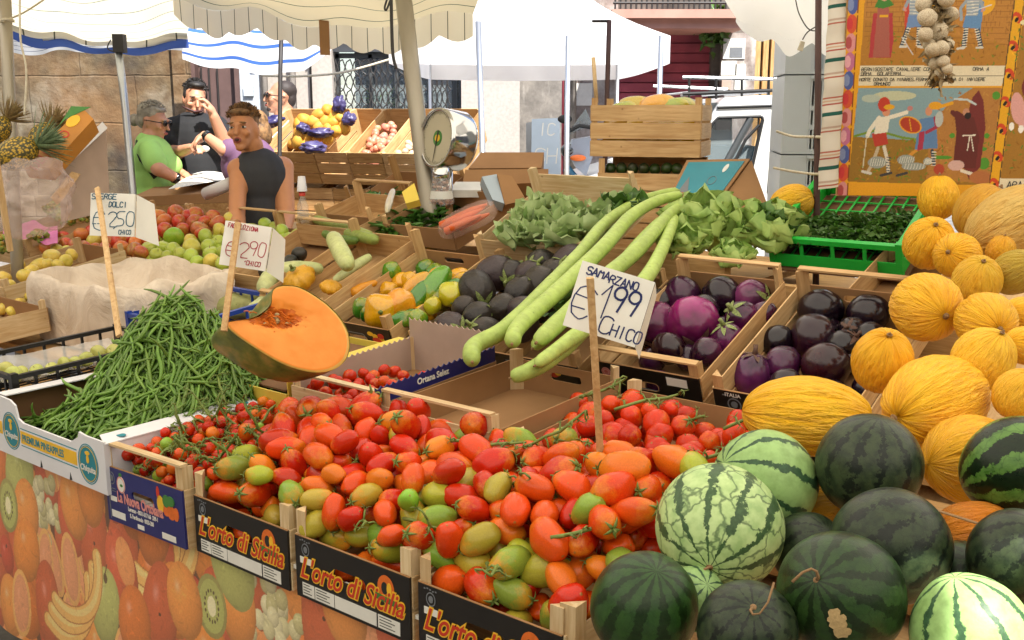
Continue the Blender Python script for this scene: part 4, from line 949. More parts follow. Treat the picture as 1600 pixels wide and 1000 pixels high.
for e,b in zip(ML,BO):
    u,v,d,_=b;p=W(u,v,d);r=e[2]*d/F;ax=camdir(*e[4])
    if e[8] == 'melon':
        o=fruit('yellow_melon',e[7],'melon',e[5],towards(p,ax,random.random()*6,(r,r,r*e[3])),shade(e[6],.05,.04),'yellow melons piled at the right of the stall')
        if e[5] is CANL:k=link('stalk_scar',NUB,o,scl(1,1,1.42))
        else:k=link('stalk_scar',NUB,o,scl(1,1,1.16))
    else:
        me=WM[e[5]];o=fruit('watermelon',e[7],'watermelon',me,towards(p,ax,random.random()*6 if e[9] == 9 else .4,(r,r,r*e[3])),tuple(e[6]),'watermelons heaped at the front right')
        if e[9] != 9:link('dry_stalk',STM[e[9]],o)
        if 'tan scar' in e[7]:
            mb=MB();rs_=random.Random(3)
            for (a0,b0,w0) in ((0,0,.10),(.02,.10,.07),(-.04,-.12,.08),(.05,.02,.06),(-.05,.06,.05),(.03,-.14,.05)):
                L=[(1.35*(a0+w0*rs_.uniform(.7,1.15)*math.cos(k*.63)),1.35*(b0+w0*rs_.uniform(.7,1.2)*math.sin(k*.63))) for k in range(10)]
                n0=len(mb.v);mb.prism([L],.001)
                c0=Vector(camdir(-.34,-.16,.93)).normalized();qi=(o.matrix_basis.inverted().to_3x3() @ c0).normalized();Q=qi.to_track_quat('Z','Y').to_matrix()
                for i in range(n0,len(mb.v)):
                    x_,y_,z_=mb.v[i];w_=Q @ Vector((x_,y_,1));mb.v[i] =tuple(w_.normalized()*(1.022+z_))
            simple('scar_tan','B59A6A',.8,.2,20,.2);mb.build('tan_scar','scar_tan',o)
# bin under the melons
bn=thing('melon_bin','low wooden bin holding the watermelons at the stall\'s front right, mostly hidden','bin',ST)
mb=MB();mb.slab(1.0,2.25,.0,1.0,.705,.73);mb.build('base_board','wood_x',bn)
mb=MB();mb.slab(1.0,2.25,-.02,-.001,.70,.80);mb.build('front_board','wood_x',bn)
mb=MB();mb.add([(1.0,1.0,.73),(2.3,1.0,.73),(2.3,2.2,1.16),(1.0,2.2,1.16),(1.0,1.0,.72),(2.3,1.0,.72),(2.3,2.2,1.15),(1.0,2.2,1.15)],[(0,1,2,3),(7,6,5,4),(0,4,5,1),(1,5,6,2),(2,6,7,3),(3,7,4,0)]);mb.build('sloping_shelf','wood_y',bn)
mb=MB();post(mb,.985,.0,.70,.872,-1,1,.03);mb.build('corner_post','pale_wood_z',bn)
q0_=W(1440,790,1.45);q1_=W(1600,850,1.4);q2_=W(1560,828,1.43)
mb=MB();mb.tube([W(1400,770,1.5),q0_,q2_,q1_,W(1640,862,1.4)],.0035,6,flat=.4);tag(mb.build('strap','dry_stalk',smooth=True),'grey-brown strap stretched across the melons at the right edge','strap')
# ---------------- vegetables tier by tier ----------------
RS=random.Random(21)
def put(name,label,cat,me,u,v,r,ax,col,plane,group=None,kids=(),sq=(1,1,1),dz=0,spin=None,jit=.08):
    p=onp(u,v,*plane);d=depth(p)+dz;p=W(u,v,d);k=r*d/F*{'aubergine':1.16,'pepper':1.25}.get(name,1)
    return fruit(name,label,cat,me,towards(p,camdir(*ax) if not isinstance(ax,Vector) else ax,RS.random()*6 if spin is None else spin,(k*sq[0],k*sq[1],k*sq[2])),shade(col,jit,.05),group,kids)
P2=(.565,.38)
def pear(seed,el,taper,lob=0,lamp=0,nu=22,nv=16,amp=.06):
    fb=blobfn(seed,amp,1.2,lob,lamp);m=MB();m.ell((0,0,0),(1,1,el),nu=nu,nv=nv,fn=lambda p:fb(p)*(1-taper*max(0,p[2])*(1-.3*p[2])));return m
AUB=[mesh_of(pear(i,1.12,.12,7 if i % 2 else 0,.018,28,18),'aubergine_skin') for i in range(4)]
DAUB=[mesh_of(pear(i+5,1.1,.1,9,.03,30,18),'dark_aubergine_skin') for i in range(3)]
simple('calyx_green','8FA05A',.55,.3,14,.3,30,col2='5A5A34');simple('calyx_brown','6A4A38',.6,.3,14,.3,30,col2='3A2A2A')
def bigcalyx(mt,seed,n=5,stem=.45,zt=.98,L=.75):
    random.seed(seed);m=MB()
    for k in range(n):
        a=6.283*k/n+random.uniform(-.2,.2);l_=L*random.uniform(.75,1.1)
        def f(u,v,a=a,l_=l_):
            r=.06+l_*u;wd=.34*(1-u)**.7*(v-.5)*2;th=r*1.05
            x,y,z=math.sin(th)*math.cos(a+wd/(r+.25)),math.sin(th)*math.sin(a+wd/(r+.25)),math.cos(th)*zt
            k_=1.035+.09*u*u*random.uniform(.6,1.2)
            return (x*k_,y*k_,z*k_)
        m.grid(f,5,4)
    m.tube([(0,0,zt*.95),(.03,.02,zt+stem*.5),(.1,.06,zt+stem)],[.17,.11,.12],8)
    return mesh_of(m,mt)
CG=[bigcalyx('calyx_green',i) for i in range(3)];CB=[bigcalyx('calyx_brown',i+4) for i in range(3)]
G='purple aubergines in the crate with the pale rail'
for u,v,r,ax,c,k,l in ((1065,462,27,(.6,.3,-.3),'4A1A40',None,'dark plum-coloured aubergine at the back left of the purple aubergine crate'),(1127,462,27,(-.5,.4,.4),'30142A',None,'blackish aubergine with a pale scuff in the purple aubergine crate'),
    (1022,508,31,(-.5,-.5,.3),'7A1E5A',CB,'violet aubergine half behind the price sign'),(1083,508,37,(.05,-.75,.55),'9A2070',CB,'largest bright purple aubergine, hanging its brown calyx over the pale rail'),
    (1177,464,24,(.5,-.1,.6),'8A3A6E',CG,'pink and white streaked aubergine with a green calyx'),(1160,497,24,(-.6,.4,.4),'6E1C5A',CG,'purple aubergine below the pink streaked one'),(1138,532,24,(-.3,.75,.3),'8A2470',CG,'purple aubergine with pointed calyx at the front right of its crate'),
    (1104,552,22,(-.6,-.2,.3),'561A44',None,'dull purple aubergine low at the front of the crate'),(1100,485,22,(.2,.2,.4),'30101E',None,'very dark aubergine wedged between the bright purple ones'),(1045,545,22,(.4,-.3,.3),'34101E',CB,'aubergine seen through the gap under the pale rail'),(1030,474,20,(.4,.3,.3),'2E1024',None,'dark aubergine behind the violet one'),(1195,490,18,(.4,.3,.3),'6E1C5A',None,'small aubergine squeezed against the crate side')):
    put('aubergine',l,'aubergine',RS.choice(AUB),u,v,r,ax,c,P2,G,[('calyx',RS.choice(k))] if k else [])
G='dark round aubergines in the right hand crate'
for u,v,r,ax,c,k,l in ((1284,484,29,(.7,.2,.3),'1C0E18',None,'blackish round aubergine at the back of the right crate'),(1358,489,27,(.6,.3,.4),'200E1C',None,'dark aubergine beside the big yellow melons at the back of its crate'),(1271,524,31,(.2,.6,-.4),'2E1020',None,'round aubergine with a dark red sheen in the middle of the right crate'),
    (1331,516,19,(-.5,.2,.7),'20121A',CB,'small dark aubergine with a curled calyx'),(1174,583,28,(.1,.9,.3),'7A3070',CB,'aubergine with a violet streak at the left front of the right crate'),(1224,568,25,(.5,.3,-.3),'521A48',None,'purple-black aubergine between the streaked one and the speckled one'),(1292,570,31,(.9,.2,.2),'3A121E',None,'speckled dark red aubergine touching the long yellow melon'),
    (1228,600,22,(.4,.4,.4),'2E1024',None,'aubergine peeping over the crate front by the long yellow melon'),(1318,540,22,(.4,.4,.4),'1C1018',CB,'dark aubergine beside a melon at the right of its crate'),(1215,532,22,(.4,.4,.4),'1A0E16',None,'dark aubergine in shade at the left side of the right crate'),(1360,525,20,(.4,.4,.4),'1A0E16',None,'dark aubergine right at the melons, half covered')):
    put('aubergine',l,'aubergine',RS.choice(AUB),u,v,r,ax,c,P2,G,[('calyx',RS.choice(k))] if k else [])
G='dull black aubergines'
for i,(u,v,r,ax,k) in enumerate(((745,453,25,(.3,-.6,.6),CG),(776,427,23,(.7,.3,-.2),None),(787,482,23,(.6,.3,-.2),None),(748,494,21,(.8,.4,.1),None),(704,512,24,(.55,-.1,.7),CG),(760,517,20,(-.7,.3,.3),CG),(845,411,21,(-.6,-.1,.5),CG),(893,408,25,(.7,.3,-.3),None),
    (845,442,22,(.4,.5,-.3),None),(812,458,20,(.3,.5,-.1),None),(816,485,21,(.5,.1,.4),CG),(868,455,21,(.6,.2,.1),None),(800,428,21,(-.3,-.4,.6),CG),(825,430,18,(.3,.4,.1),None),(725,480,18,(.3,.4,.1),None),(850,480,18,(.3,.4,.1),None),(820,510,18,(.3,.4,.1),None),(865,425,17,(.3,.4,.1),None))):
    l=['at the left with its ragged green calyx facing out','at the back left corner','in the middle of the crate','lying flat near the crate front','with a long green stalk at the crate front','with a bent stalk beside the front post','with a frilly green calyx under the leafy chard','farthest back, above the price sign'][i] if i<8 else 'dull and furrowed, deep in the heap behind the price sign'
    put('aubergine','dull black aubergine '+l,'aubergine',RS.choice(DAUB),u,v,r*RS.uniform(.9,1.1),ax,('26201F','3A2C30','2E2620')[i % 3],P2,G,[('calyx',RS.choice(k or CG))] if k or i % 2 else [],sq=(1,1,RS.uniform(1,1.2)))
# dark greens behind the gourds
def leaf(m,M,L,w_,ruf,seed,nu=7,nv=5,curl=.5,cup=.25,mi=0):
    o=Vector((seed*1.37,seed*.73,seed*2.1))
    def f(u,v):
        wd=w_*math.sin(math.pi*min(1,.12+u*.9))**.7*(1+.12*noise.noise(o+Vector((u*6,v*3,0))));x=(v-.5)*2
        z=-curl*L*u*u+cup*w_*x*x+ruf*L*noise.noise(o+Vector((u*5,x*3.4,1)))*(.3+abs(x));return (x*wd/2,u*L,z)
    m.grid(f,nv,nu,M,mi)
def clump(name,label,cat,mt,c,rx,ry,rz,n,L,w_,ruf=.2,group=None,nu=5,nv=4,kind=None,curl=.4,M=None):
    m=MB();B=M or ST @ xyz(*c)
    for i in range(n):
        a=random.random()*6.28;q=math.sqrt(random.random());x,y=rx*q*math.cos(a),ry*q*math.sin(a);z=rz*(1-q*q)*random.uniform(.5,1)
        d=Vector((math.cos(a+random.gauss(0,.8)),math.sin(a+random.gauss(0,.8)),random.uniform(-.1,.8))).normalized()
        Ml=B @ xyz(x,y,z) @ d.to_track_quat('Y','Z').to_matrix().to_4x4() @ rot('Y',random.uniform(-50,50));leaf(m,Ml,L*random.uniform(.6,1.1),w_*random.uniform(.6,1.1),ruf,random.random()*50,nu,nv,curl)
    o=m.build(name,mt,smooth=True);tag(o,label,cat,group,kind);return o
clump('bunch_of_greens','dark leafy greens glimpsed behind the long gourds, right of the price sign','greens','leaf_dark',(.13,1.35,1.03),.14,.24,.08,130,.075,.035)
# long pale gourds
def tubef(name,label,cat,mt,px,rad,plane,color,group=None,n=14,endr=.55,lift=0.,kid=None,dz=0):
    P=[];Rr=[]
    cp_=[onp(u,v,*plane)+np.array([0,0,lift]) for u,v in px];k=len(cp_)
    for i in range((k-1)*6+1):
        t=i/6;j=min(int(t),k-2);f=t-j;a,b,c,d=(cp_[max(j-1,0)],cp_[j],cp_[j+1],cp_[min(j+2,k-1)])
        P.append(.5*((2*b)+(c-a)*f+(2*a-5*b+4*c-d)*f*f+(3*b-a-3*c+d)*f**3))
    N_=len(P); 
    for i in range(N_):
        u=i/(N_-1);r=rad[0]+(rad[1]-rad[0])*u if len(rad) == 2 else np.interp(u,np.linspace(0,1,len(rad)),rad)
        e=min(u,1-u)*N_/2.2;Rr.append(r*(1+.07*noise.noise(Vector((i*.35,px[0][0],0))))*(math.sqrt(max(.02,1-(1-min(1,e))**2))))
    m=MB();c=sum(P)/N_;m.tube([p-c for p in P],Rr,n);o=m.build(name,mt,smooth=True,M=xyz(*c));o.color=shade(color,.06);tag(o,label,cat,group)
    if kid:
        q=MB();p=Vector(P[0]-c);dd=(p-Vector(P[1]-c)).normalized();q.tube([p-dd*.004,p+dd*.006],[Rr[1]*.25,Rr[1]*.18],8);q.build(kid,'dry_stalk',o)
    return o
PG=(.845,.243)
for i,(px,rad,lift,l) in enumerate((
    ([(738,594),(742,568),(790,540),(850,480),(905,420),(948,368),(1000,335),(1062,318)],(.024,.025,.022,.018),.045,'long pale green gourd farthest left, its bent tip on the scalloped crate'),
    ([(800,575),(812,545),(870,490),(940,420),(985,368),(1025,343),(1066,332)],(.022,.026,.024,.017),.060,'long pale gourd, second from the left of the bundle'),
    ([(832,560),(885,510),(950,450),(1000,392),(1035,356),(1062,342)],(.020,.024,.022,.016),.025,'long pale gourd underneath the others in the middle of the bundle'),
    ([(838,570),(885,525),(940,470),(990,425),(1020,392),(1045,362),(1066,348)],(.024,.027,.024,.017),.055,'thick pale gourd, third from the left, in front of the price sign'),
    ([(798,600),(835,585),(880,555),(925,510),(960,465)],(.019,.024,.022,.018),.015,'short pale gourd lowest in the bundle, over the empty crate'),
    ([(836,597),(885,560),(950,510),(1005,462),(1032,415),(1056,355)],(.017,.023,.024,.017),.040,'long pale gourd on the right side of the bundle, passing under the price sign'))):
    tubef('long_gourd',l,'gourd','gourd_skin',px,[q*.9 for q in rad],PG,'AEC466','long pale gourds laid over the crates',16,lift=lift,kid='blossom_scar')
# peppers
PEP=[mesh_of(pear(i+30,e,tp,4,.07,32,20,.07),'pepper_skin') for i,(e,tp) in enumerate(((.95,.0),(1.9,-.18),(1.15,.0)))]
m=MB();m.ell((0,0,.86),(.22,.22,.07),nu=12,nv=6);m.tube([(0,0,.88),(.02,0,1.08),(.06,.02,1.2)],[.11,.08,.09],8);PST=mesh_of(m,'stalk')
m=MB();m.ell((0,0,1.82),(.2,.2,.07),nu=12,nv=6);m.tube([(0,0,1.8),(.02,0,2.05),(.1,.05,2.3)],[.11,.08,.09],8);PSTL=mesh_of(m,'stalk')
PP=(.58,.36);Gp='peppers in the dark-fronted crate'
Y_,G_='E0A010','3E7A1C'
put('pepper','yellow bell pepper whose stalk end faces the viewer','pepper',PEP[0],597,487,24,(.05,-.05,1),Y_,PP,Gp,[('stalk',PST)],spin=.3)
put('pepper','long bright green pepper lying highest in the crate','pepper',PEP[1],681,446,15,(-.5,-.8,.1),'5A9422',PP,Gp,[('stalk',PSTL)],dz=-.05)
put('pepper','green pepper beneath the long bright green one','pepper',PEP[1],700,460,13,(-.7,-.7,.1),G_,PP,Gp)
put('pepper','dark green pepper left of the long bright one','pepper',PEP[1],655,465,13,(-.55,-.8,.1),G_,PP,Gp)
put('pepper','yellow-green pepper against the right side of the pepper crate','pepper',PEP[2],704,460,16,(.1,-.5,.7),'B8B020',PP,Gp,[('stalk',PST)],dz=-.03)
put('pepper','yellow pepper strip of colour reaching the back right of the crate','pepper',PEP[1],714,440,8,(.7,.6,.2),Y_,PP,Gp)
put('pepper','orange-yellow pepper in the middle of the crate','pepper',PEP[2],623,478,20,(.6,.6,.3),'DA8F18',PP,Gp)
put('pepper','orange-yellow pepper behind the stalk-out one','pepper',PEP[1],646,452,13,(.7,.7,0),'DE9A18',PP,Gp,dz=.03)
put('pepper','green pepper at the left front of the crate','pepper',PEP[2],566,482,13,(.1,.6,.4),G_,PP,Gp)
put('pepper','small green pepper pressed against the left crate side','pepper',PEP[2],576,490,11,(.1,.6,.4),'2E6A18',PP,Gp)
put('pepper','green pepper lying along the crate front','pepper',PEP[1],628,501,11,(.9,.2,.2),G_,PP,Gp)
put('pepper','light green pepper beside the front post','pepper',PEP[2],652,500,13,(.1,.5,.4),'5E9428',PP,Gp)
put('pepper','green pepper at the back of the pepper crate by the tall post','pepper',PEP[2],610,425,13,(.4,.5,.4),'4A8A22',PP,Gp)
put('pepper','yellow pepper in the gap below the long green one','pepper',PEP[2],676,478,11,(.4,.5,.4),'B8B020',PP,Gp)
tubef('yellow_squash','slender orange-yellow squash at the left side of the pepper crate','squash','squash_skin',[(550,465),(565,455),(590,445)],(.022,.018,.010),PP,'DA9018',Gp,lift=.01)
# squash crate
sq=[mesh_of(pear(40+i,.62,-.0,9,.07,40,16,.05),'squash_skin') for i in range(2)]
Gs='squashes and gourds in the tipped pale crate'
PS=(.62,.36)
put('pattypan_squash','yellow scalloped squash with a thick dry stalk over the crate rail','squash',sq[0],468,436,26,(-.3,.6,.6),'DDA21C',PS,Gs,[('stalk',PST)],dz=-.02)
put('pattypan_squash','small yellow squash right of the scalloped one','squash',sq[1],517,449,17,(.2,.8,.4),'DDA21C',PS,Gs)
tubef('white_gourd','pale white-green gourd curving along the left side of its crate','gourd','gourd_skin',[(412,455),(425,432),(460,420),(505,420)],(.03,.035,.03,.02),PS,'C9CE92',Gs,lift=.0)
tubef('white_gourd','blunt pale gourd standing up against the back rail','gourd','gourd_skin',[(520,382),(532,405),(545,430)],(.030,.032,.030),(.66,.38),'CBD090',Gs,lift=.03)
tubef('white_gourd','pale gourd seen through the slats of the squash crate','gourd','gourd_skin',[(520,440),(560,412),(580,400)],(.014,.018,.014),PS,'C9CE92',Gs,lift=.0)
# avocado crate, courgette crate
tipped('tipped pale crate with a handful of avocados, right of the apples',-1.42,front='slats',slats=1,h=.09,z=1.03,t=1.18,posts=.02,post_mats='wood',inner='card',bposts=.05,tilt=22,l=.5)
AV=[mesh_of(pear(50+i,1.25,.2,0,0,18,12),'dark_aubergine_skin') for i in range(2)]
for i,(u,v,r) in enumerate(((468,397,12),(434,411,12),(453,409,11),(424,404,10),(425,423,10),(443,424,9),(412,424,9),(416,410,9))):
    put('avocado','dark green-black avocado in the pale crate right of the apples','avocado',AV[i % 2],u,v,r,(RS.gauss(0,1),RS.gauss(0,.5),.3),'2A2A22',(.60,.36),'avocados in the tipped pale crate')
crate('pale crate of green courgettes with a bright top rail, left of the leafy bunches',CM(-1.42,1.50,1.10,16),.33,.36,.085,front='slats',posts=.02,rail=1,backrail=1,bposts=.06,post_mats='wood',inner='wood',slats=1)
for px,c,l,rr in (([(492,350),(515,358),(550,368),(582,378)],'9CA85A','pale striped courgette lying across the crate',.02),([(505,372),(530,382),(560,384)],'5E7A30','dark green courgette under the pale one',.016),([(540,372),(565,378),(590,384)],'8E9C50','short courgette at the right end of its crate',.02)):
    tubef('courgette',l,'courgette','gourd_skin',px,(rr,rr*1.15,rr),(.70,.30),c,'courgettes in the crate behind the squashes',lift=.02)
# ---- leafy tier ----
crate('cardboard crate of dark leafy bunches in front of the steel pole',CM(-1.05,1.62,1.12,18),.36,.36,.08,front='card',hole=False,posts=.03,sides='card',post_mats='wood',bposts=.05)
crate('deep brown crate propped up behind the leafy bunches, with tall slanted posts',CM(-1.75,2.12,1.08,24),.44,.34,.13,front='card',hole=False,posts=.09,sides='card',post_mats='old_wood',bposts=.09)
for i,(u,v,n) in enumerate(((640,345,70),(665,335,70),(690,318,60),(625,355,60),(600,308,40),(700,300,40))):
    p=toS(onp(u,v,.78,.24));clump('bunch_of_rocket',['dark rocket bunch at the front of the cardboard crate','dark rocket bunch in the middle of the cardboard crate','loose rocket leaves beside the glass jar','rocket bunch at the left corner of the cardboard crate','small rocket bunch behind the white radish','rocket leaves sticking up by the steel pole'][i],'greens','leaf_rocket',(p[0],p[1],p[2]-.03),.085,.07,.05,n,.085,.024,.12,'rocket bunches')
tubef('white_radish','white radish standing among the dark leafy bunches','radish','onion_skin',[(605,352),(609,335),(615,315)],(.010,.016,.012),(.80,.24),'D8D0B0',None,lift=.05)
crate('pale wooden crate of loose green chard leaves with a bright long top slat',CM(-.54,1.60,1.10,24),.45,.38,.085,front='slats',slats=1,posts=.02,post_mats='pale_wood',inner='wood',bposts=.03,backh=.15)
LEAVES=[('chard_leaf','pale green chard leaf drooping over the crate front','leaf_chard')]
def bigleaves(lst,plane,name,cat,mt,lab,group,L=(.10,.16),w_=(.09,.13),ruf=.22,merge=None):
    root=None;m=MB(); 
    for i,(u,v) in enumerate(lst):
        p=onp(u,v,*plane);a=RS.random()*6.28;d=Vector((math.cos(a),math.sin(a),RS.uniform(-.2,.2))).normalized()
        M=xyz(*p) @ d.to_track_quat('Y','Z').to_matrix().to_4x4() @ rot('Y',RS.uniform(-40,40)) @ xyz(0,-.06,0)
        q=MB();leaf(q,I4,RS.uniform(*L),RS.uniform(*w_),ruf,RS.random()*90,11,9,.35,.3)
        q.tube([(0,-.03,-.004),(0,.03,-.002),(0,.09,-.012)],[.004,.003,.001],5)
        tag(q.build(name,mt,smooth=True,M=M),lab,cat,group)
bigleaves([(RS.uniform(775,1000),0) for _ in range(0)],PG,'x','x','leaf_chard','','')
pts=[]
for i in range(46):
    s_=RS.uniform(-.50,-.10);t_=RS.uniform(1.62,1.93);pts.append(proj(S(s_,t_,1.165+.38*(t_-1.6)+RS.uniform(0,.025)))[:2])
bigleaves(pts,(.52,.44),'chard_leaf','leaf','leaf_chard','pale green crumpled chard leaf in the pale wooden crate','loose chard leaves',(.09,.15),(.08,.12),.25)
bigleaves([(RS.uniform(950,1010),RS.uniform(305,325)) for _ in range(7)],(.56,.44),'chard_leaf','leaf','leaf_dark','darker green chard leaf at the top right of the pale wooden crate','dark chard leaves',(.07,.11),(.06,.08),.2)
def lettuce(u,v,r,plane,label,n=17,up=(0,.5,.5),mt='leaf_lettuce',dz=0):
    p=onp(u,v,*plane);d=depth(p)+dz;p=W(u,v,d);k=r*d/F;ax=camdir(*up).normalized()
    k *= .92;t=thing('lettuce',label,'lettuce',towards(p-np.array(ax)*k*.6,ax),'lettuces in the back tier')
    for i in range(n):
        a=i*2.4+random.uniform(-.3,.3);ring=(i+1)/n;m=MB();Mx=rot('Z',math.degrees(a)) @ xyz(0,.04*k,0) @ rot('X',84-64*ring)
        leaf(m,Mx,k*(1.55-.1*ring)*random.uniform(.9,1.15),k*random.uniform(1.3,1.75),.22,i*3.3+u,22,19,.30-.25*ring,.30);m.tube([(0,0,.0),(0,k*.5,.01*k),(0,k*1.0,-.05*k)],[k*.07,k*.04,k*.012],5,Mx)
        m.build('leaf',mt if i>3 else 'leaf_lettuce',t,smooth=True)
lettuce(1098,356,58,(.80,.25),'big pale lettuce with veined leaves, touching the ends of the long gourds',22,(-.1,.75,.5))
lettuce(1070,385,34,(.80,.25),'smaller lettuce under the big one, behind the crate rail',12,(0,.6,.5))
lettuce(1200,362,50,(.80,.25),'lettuce with frilled leaves between the teal carton and the green crate',20,(0,.7,.5))
lettuce(1222,345,34,(.83,.25),'curly dark-edged lettuce beside the parsley',14,(.3,.7,.4),'leaf_dark')
lettuce(1145,400,30,(.80,.25),'lettuce leaves filling the space between the two big heads',12,(0,.5,.5))
# ---- bright green plastic crate of parsley ----
def plastic_crate(name,label,M,w,l,h,mt,bar=.012,nb=9,floor=True,cut_front=1.):
    t=thing(name,label,'crate',M)
    if floor:
        m=MB(); 
        for i in range(1,10):m.slab(i*w/10-.003,i*w/10+.003,0,l,.002,.006)
        for i in range(1,8):m.slab(0,w,i*l/8-.003,i*l/8+.003,0,.0035)
        m.build('base_grid',mt,t)
    def wall(Mw,L,hh,nm='side_wall'):
        m=MB();m.slab(0,L,0,.004,.0,hh*.42,Mw);m.slab(0,L,-.002,bar,hh-bar,hh,Mw)
        for i in range(nb+1):x=(L-bar)*i/nb;m.slab(x,x+bar*.7,.0005,.005,hh*.42-.001,hh-bar+.001,Mw)
        m.build(nm,mt,t)
    wall(I4,w,h*cut_front,'front_wall');wall(xyz(w,l,0) @ rot('Z',180),w,h,'back_wall');wall(xyz(0,l,0) @ rot('Z',-90),l,h*cut_front);wall(xyz(w,0,0) @ rot('Z',90),l,h*cut_front)
    for x,y in ((0,0),(w,0),(0,l),(w,l)):
        m=MB();m.slab(x-.016 if x else -.003,x+.003 if x else .016,y-.016 if y else -.003,y+.003 if y else .016,0,h*(cut_front if y == 0 else 1)+.006);m.build('corner_block',mt,t)
    return t
simple('green_plastic','2BC84A',.32,.12,6,.03,spec=.5,trans=.25);simple('blue_plastic','1B3F9A',.35,.15,6,.03);simple('black_plastic','1C1C1E',.35,.2,6,.03);simple('grey_plastic','A9B2B8',.4,.06,6,.03)
gM=CM(.47,1.80,1.150,23,2)
m=MB();m.slab(-.01,.41,-.01,.51,-.012,-.006);tag(m.build('cardboard_sheet','card_dark',M=CM(.47,1.80,1.150,23,2)),'flat cardboard sheet under the green plastic crate','cardboard')
plastic_crate('plastic_crate','bright green plastic crate holding parsley, below the painted board',gM,.40,.50,.10,'green_plastic',.016,4)
for i,(u,v) in enumerate(((1270,350),(1310,345),(1350,345),(1390,350),(1290,368),(1335,368),(1375,368),(1245,365),(1405,342))):
    p=toS(onp(u,v,.78,.25));clump('bunch_of_parsley','bushy dark bunch of parsley in the bright green plastic crate','parsley','leaf_rocket' if i % 2 else 'leaf_dark',(p[0],p[1],p[2]-.025),.085,.085,.045,230,.030,.018,.3,'parsley bunches in the green crate',4,4)
crate('crate under the green plastic one, seen at its right end',CM(.80,1.50,1.02,16),.2,.45,.09,front='slats',slats=1,hole=False,posts=.02,post_mats='wood')
# ---------------- left side: pineapple box of beans, pumpkin, apples, peaches, pineapples, price signs ----------------
def onS(u,v,t):q=att(u,v,t);return (q[0],q[2])
s0,s1=-.84,-.302;tf=-.03;zb=.754
bx=thing('pineapple_box','white printed pineapple box heaped with green beans at the left end of the front row','box',ST @ xyz(s0,tf,zb))
Wb,Lb=s1-s0,.43
prof=[(0,0),(Wb,0),(Wb,.128),(.46,.128),(.43,.132),(.425,.118),(.39,.100),(.16,.100),(.135,.108),(.125,.140),(.10,.150),(.05,.152),(0,.150)]
m=MB();m.prism([prof],.005,FX);fp=m.build('front_panel','white_box',bx)
for cx,cz in ((.094,.068),(.463,.060)):
    m=MB();m.prism([circ(cx,cz,.040,.045,30)],.0006,FX @ xyz(0,0,.005));m.build('logo_oval','teal_print',fp)
    m=MB();m.prism([circ(cx,cz,.0445,.0495,30),circ(cx,cz,.042,.047,30)[::-1]],.0007,FX @ xyz(0,0,.005));m.build('logo_ring','teal_print',fp)
    m=MB();m.prism([circ(cx,cz,.0375,.0425,30),circ(cx,cz,.036,.041,30)[::-1]],.0012,FX @ xyz(0,0,.005));m.build('logo_ring','yellow_print',fp)
    text('lettering','Chiquita',.021,'white_print',fp,FX @ xyz(cx-.036,cz-.018,.0065),shear=.2,offset=.0006,xs=.95)
    m=MB();m.prism([circ(cx,cz+.012,.006,.010,12)],.0016,FX @ xyz(0,0,.005));m.prism([circ(cx,cz+.027,.010,.005,12)],.0018,FX @ xyz(0,0,.005));m.build('logo_fruit','yellow_print',fp)
m=MB();m.slab(.142,.412,-.0058,-.005,.045,.078);m.slab(0,.046,-.0058,-.005,.050,.084);m.build('printed_band','yellow_print',fp)
for z in (.038,.083):
    m=MB();m.slab(.142,.414,-.0058,-.005,z,z+.0022);m.build('band_line','teal_print',fp)
text('lettering','PREMIUM PINEAPPLES',.0265,'teal_print',fp,FX @ xyz(.150,.052,.0062),offset=.0005,xs=.80)
text('lettering','A',.03,'teal_print',fp,FX @ xyz(.014,.056,.0062),offset=.0005)
for x in (.23,.37):
    m=MB();m.prism([[(x,.0),(x+.012,.002),(x+.006,.020)]],.0006,FX @ xyz(0,0,.005));m.build('vent_slit','ink_dark',fp)
m=MB();m.slab(Wb-.005,Wb,0,Lb,0,.120);sp_=m.build('side_panel','white_box',bx)
m=MB();m.add([(Wb+.002,-.004,.121),(Wb+.002,Lb,.121),(Wb-.045,Lb,.130),(Wb-.045,.012,.130),(Wb+.002,-.004,.124),(Wb+.002,Lb,.124),(Wb-.045,Lb,.133),(Wb-.045,.012,.133)],[(3,2,1,0),(4,5,6,7),(0,1,5,4),(1,2,6,5),(2,3,7,6),(3,0,4,7)]);fl=m.build('top_flap','white_box',bx)
m=MB();m.prism([circ(Wb-.018,.40,.012,.008,16)],.0008,xyz(0,0,.1285));m.prism([circ(Wb-.018,.05,.014,.010,16)],.0008,xyz(0,0,.1285));m.build('flap_logo','teal_print',fl)
text('lettering','PRODUCT OF',.011,'lettering_grey',sp_,xyz(Wb+.0008,.33,.09) @ rot('Z',90) @ rot('X',90));text('lettering','PANAMA',.011,'lettering_grey',sp_,xyz(Wb+.0008,.345,.077) @ rot('Z',90) @ rot('X',90))
text('lettering','5 6 7 8 9 10',.026,'lettering_grey',sp_,xyz(Wb+.0008,.14,.072) @ rot('Z',90) @ rot('X',90))
m=MB();m.slab(.0,.005,0,Lb,0,.145);m.build('side_panel','card_dark',bx)
m=MB();m.slab(-.002,.042,.012,Lb-.01,.146,.149);m.build('top_flap','white_box',bx)
m=MB();m.slab(0,Wb,Lb-.005,Lb,0,.12);m.build('back_panel','white_box',bx);m=MB();m.slab(.006,Wb-.006,.001,Lb-.006,0,.005);m.build('base_board','card_dark',bx)
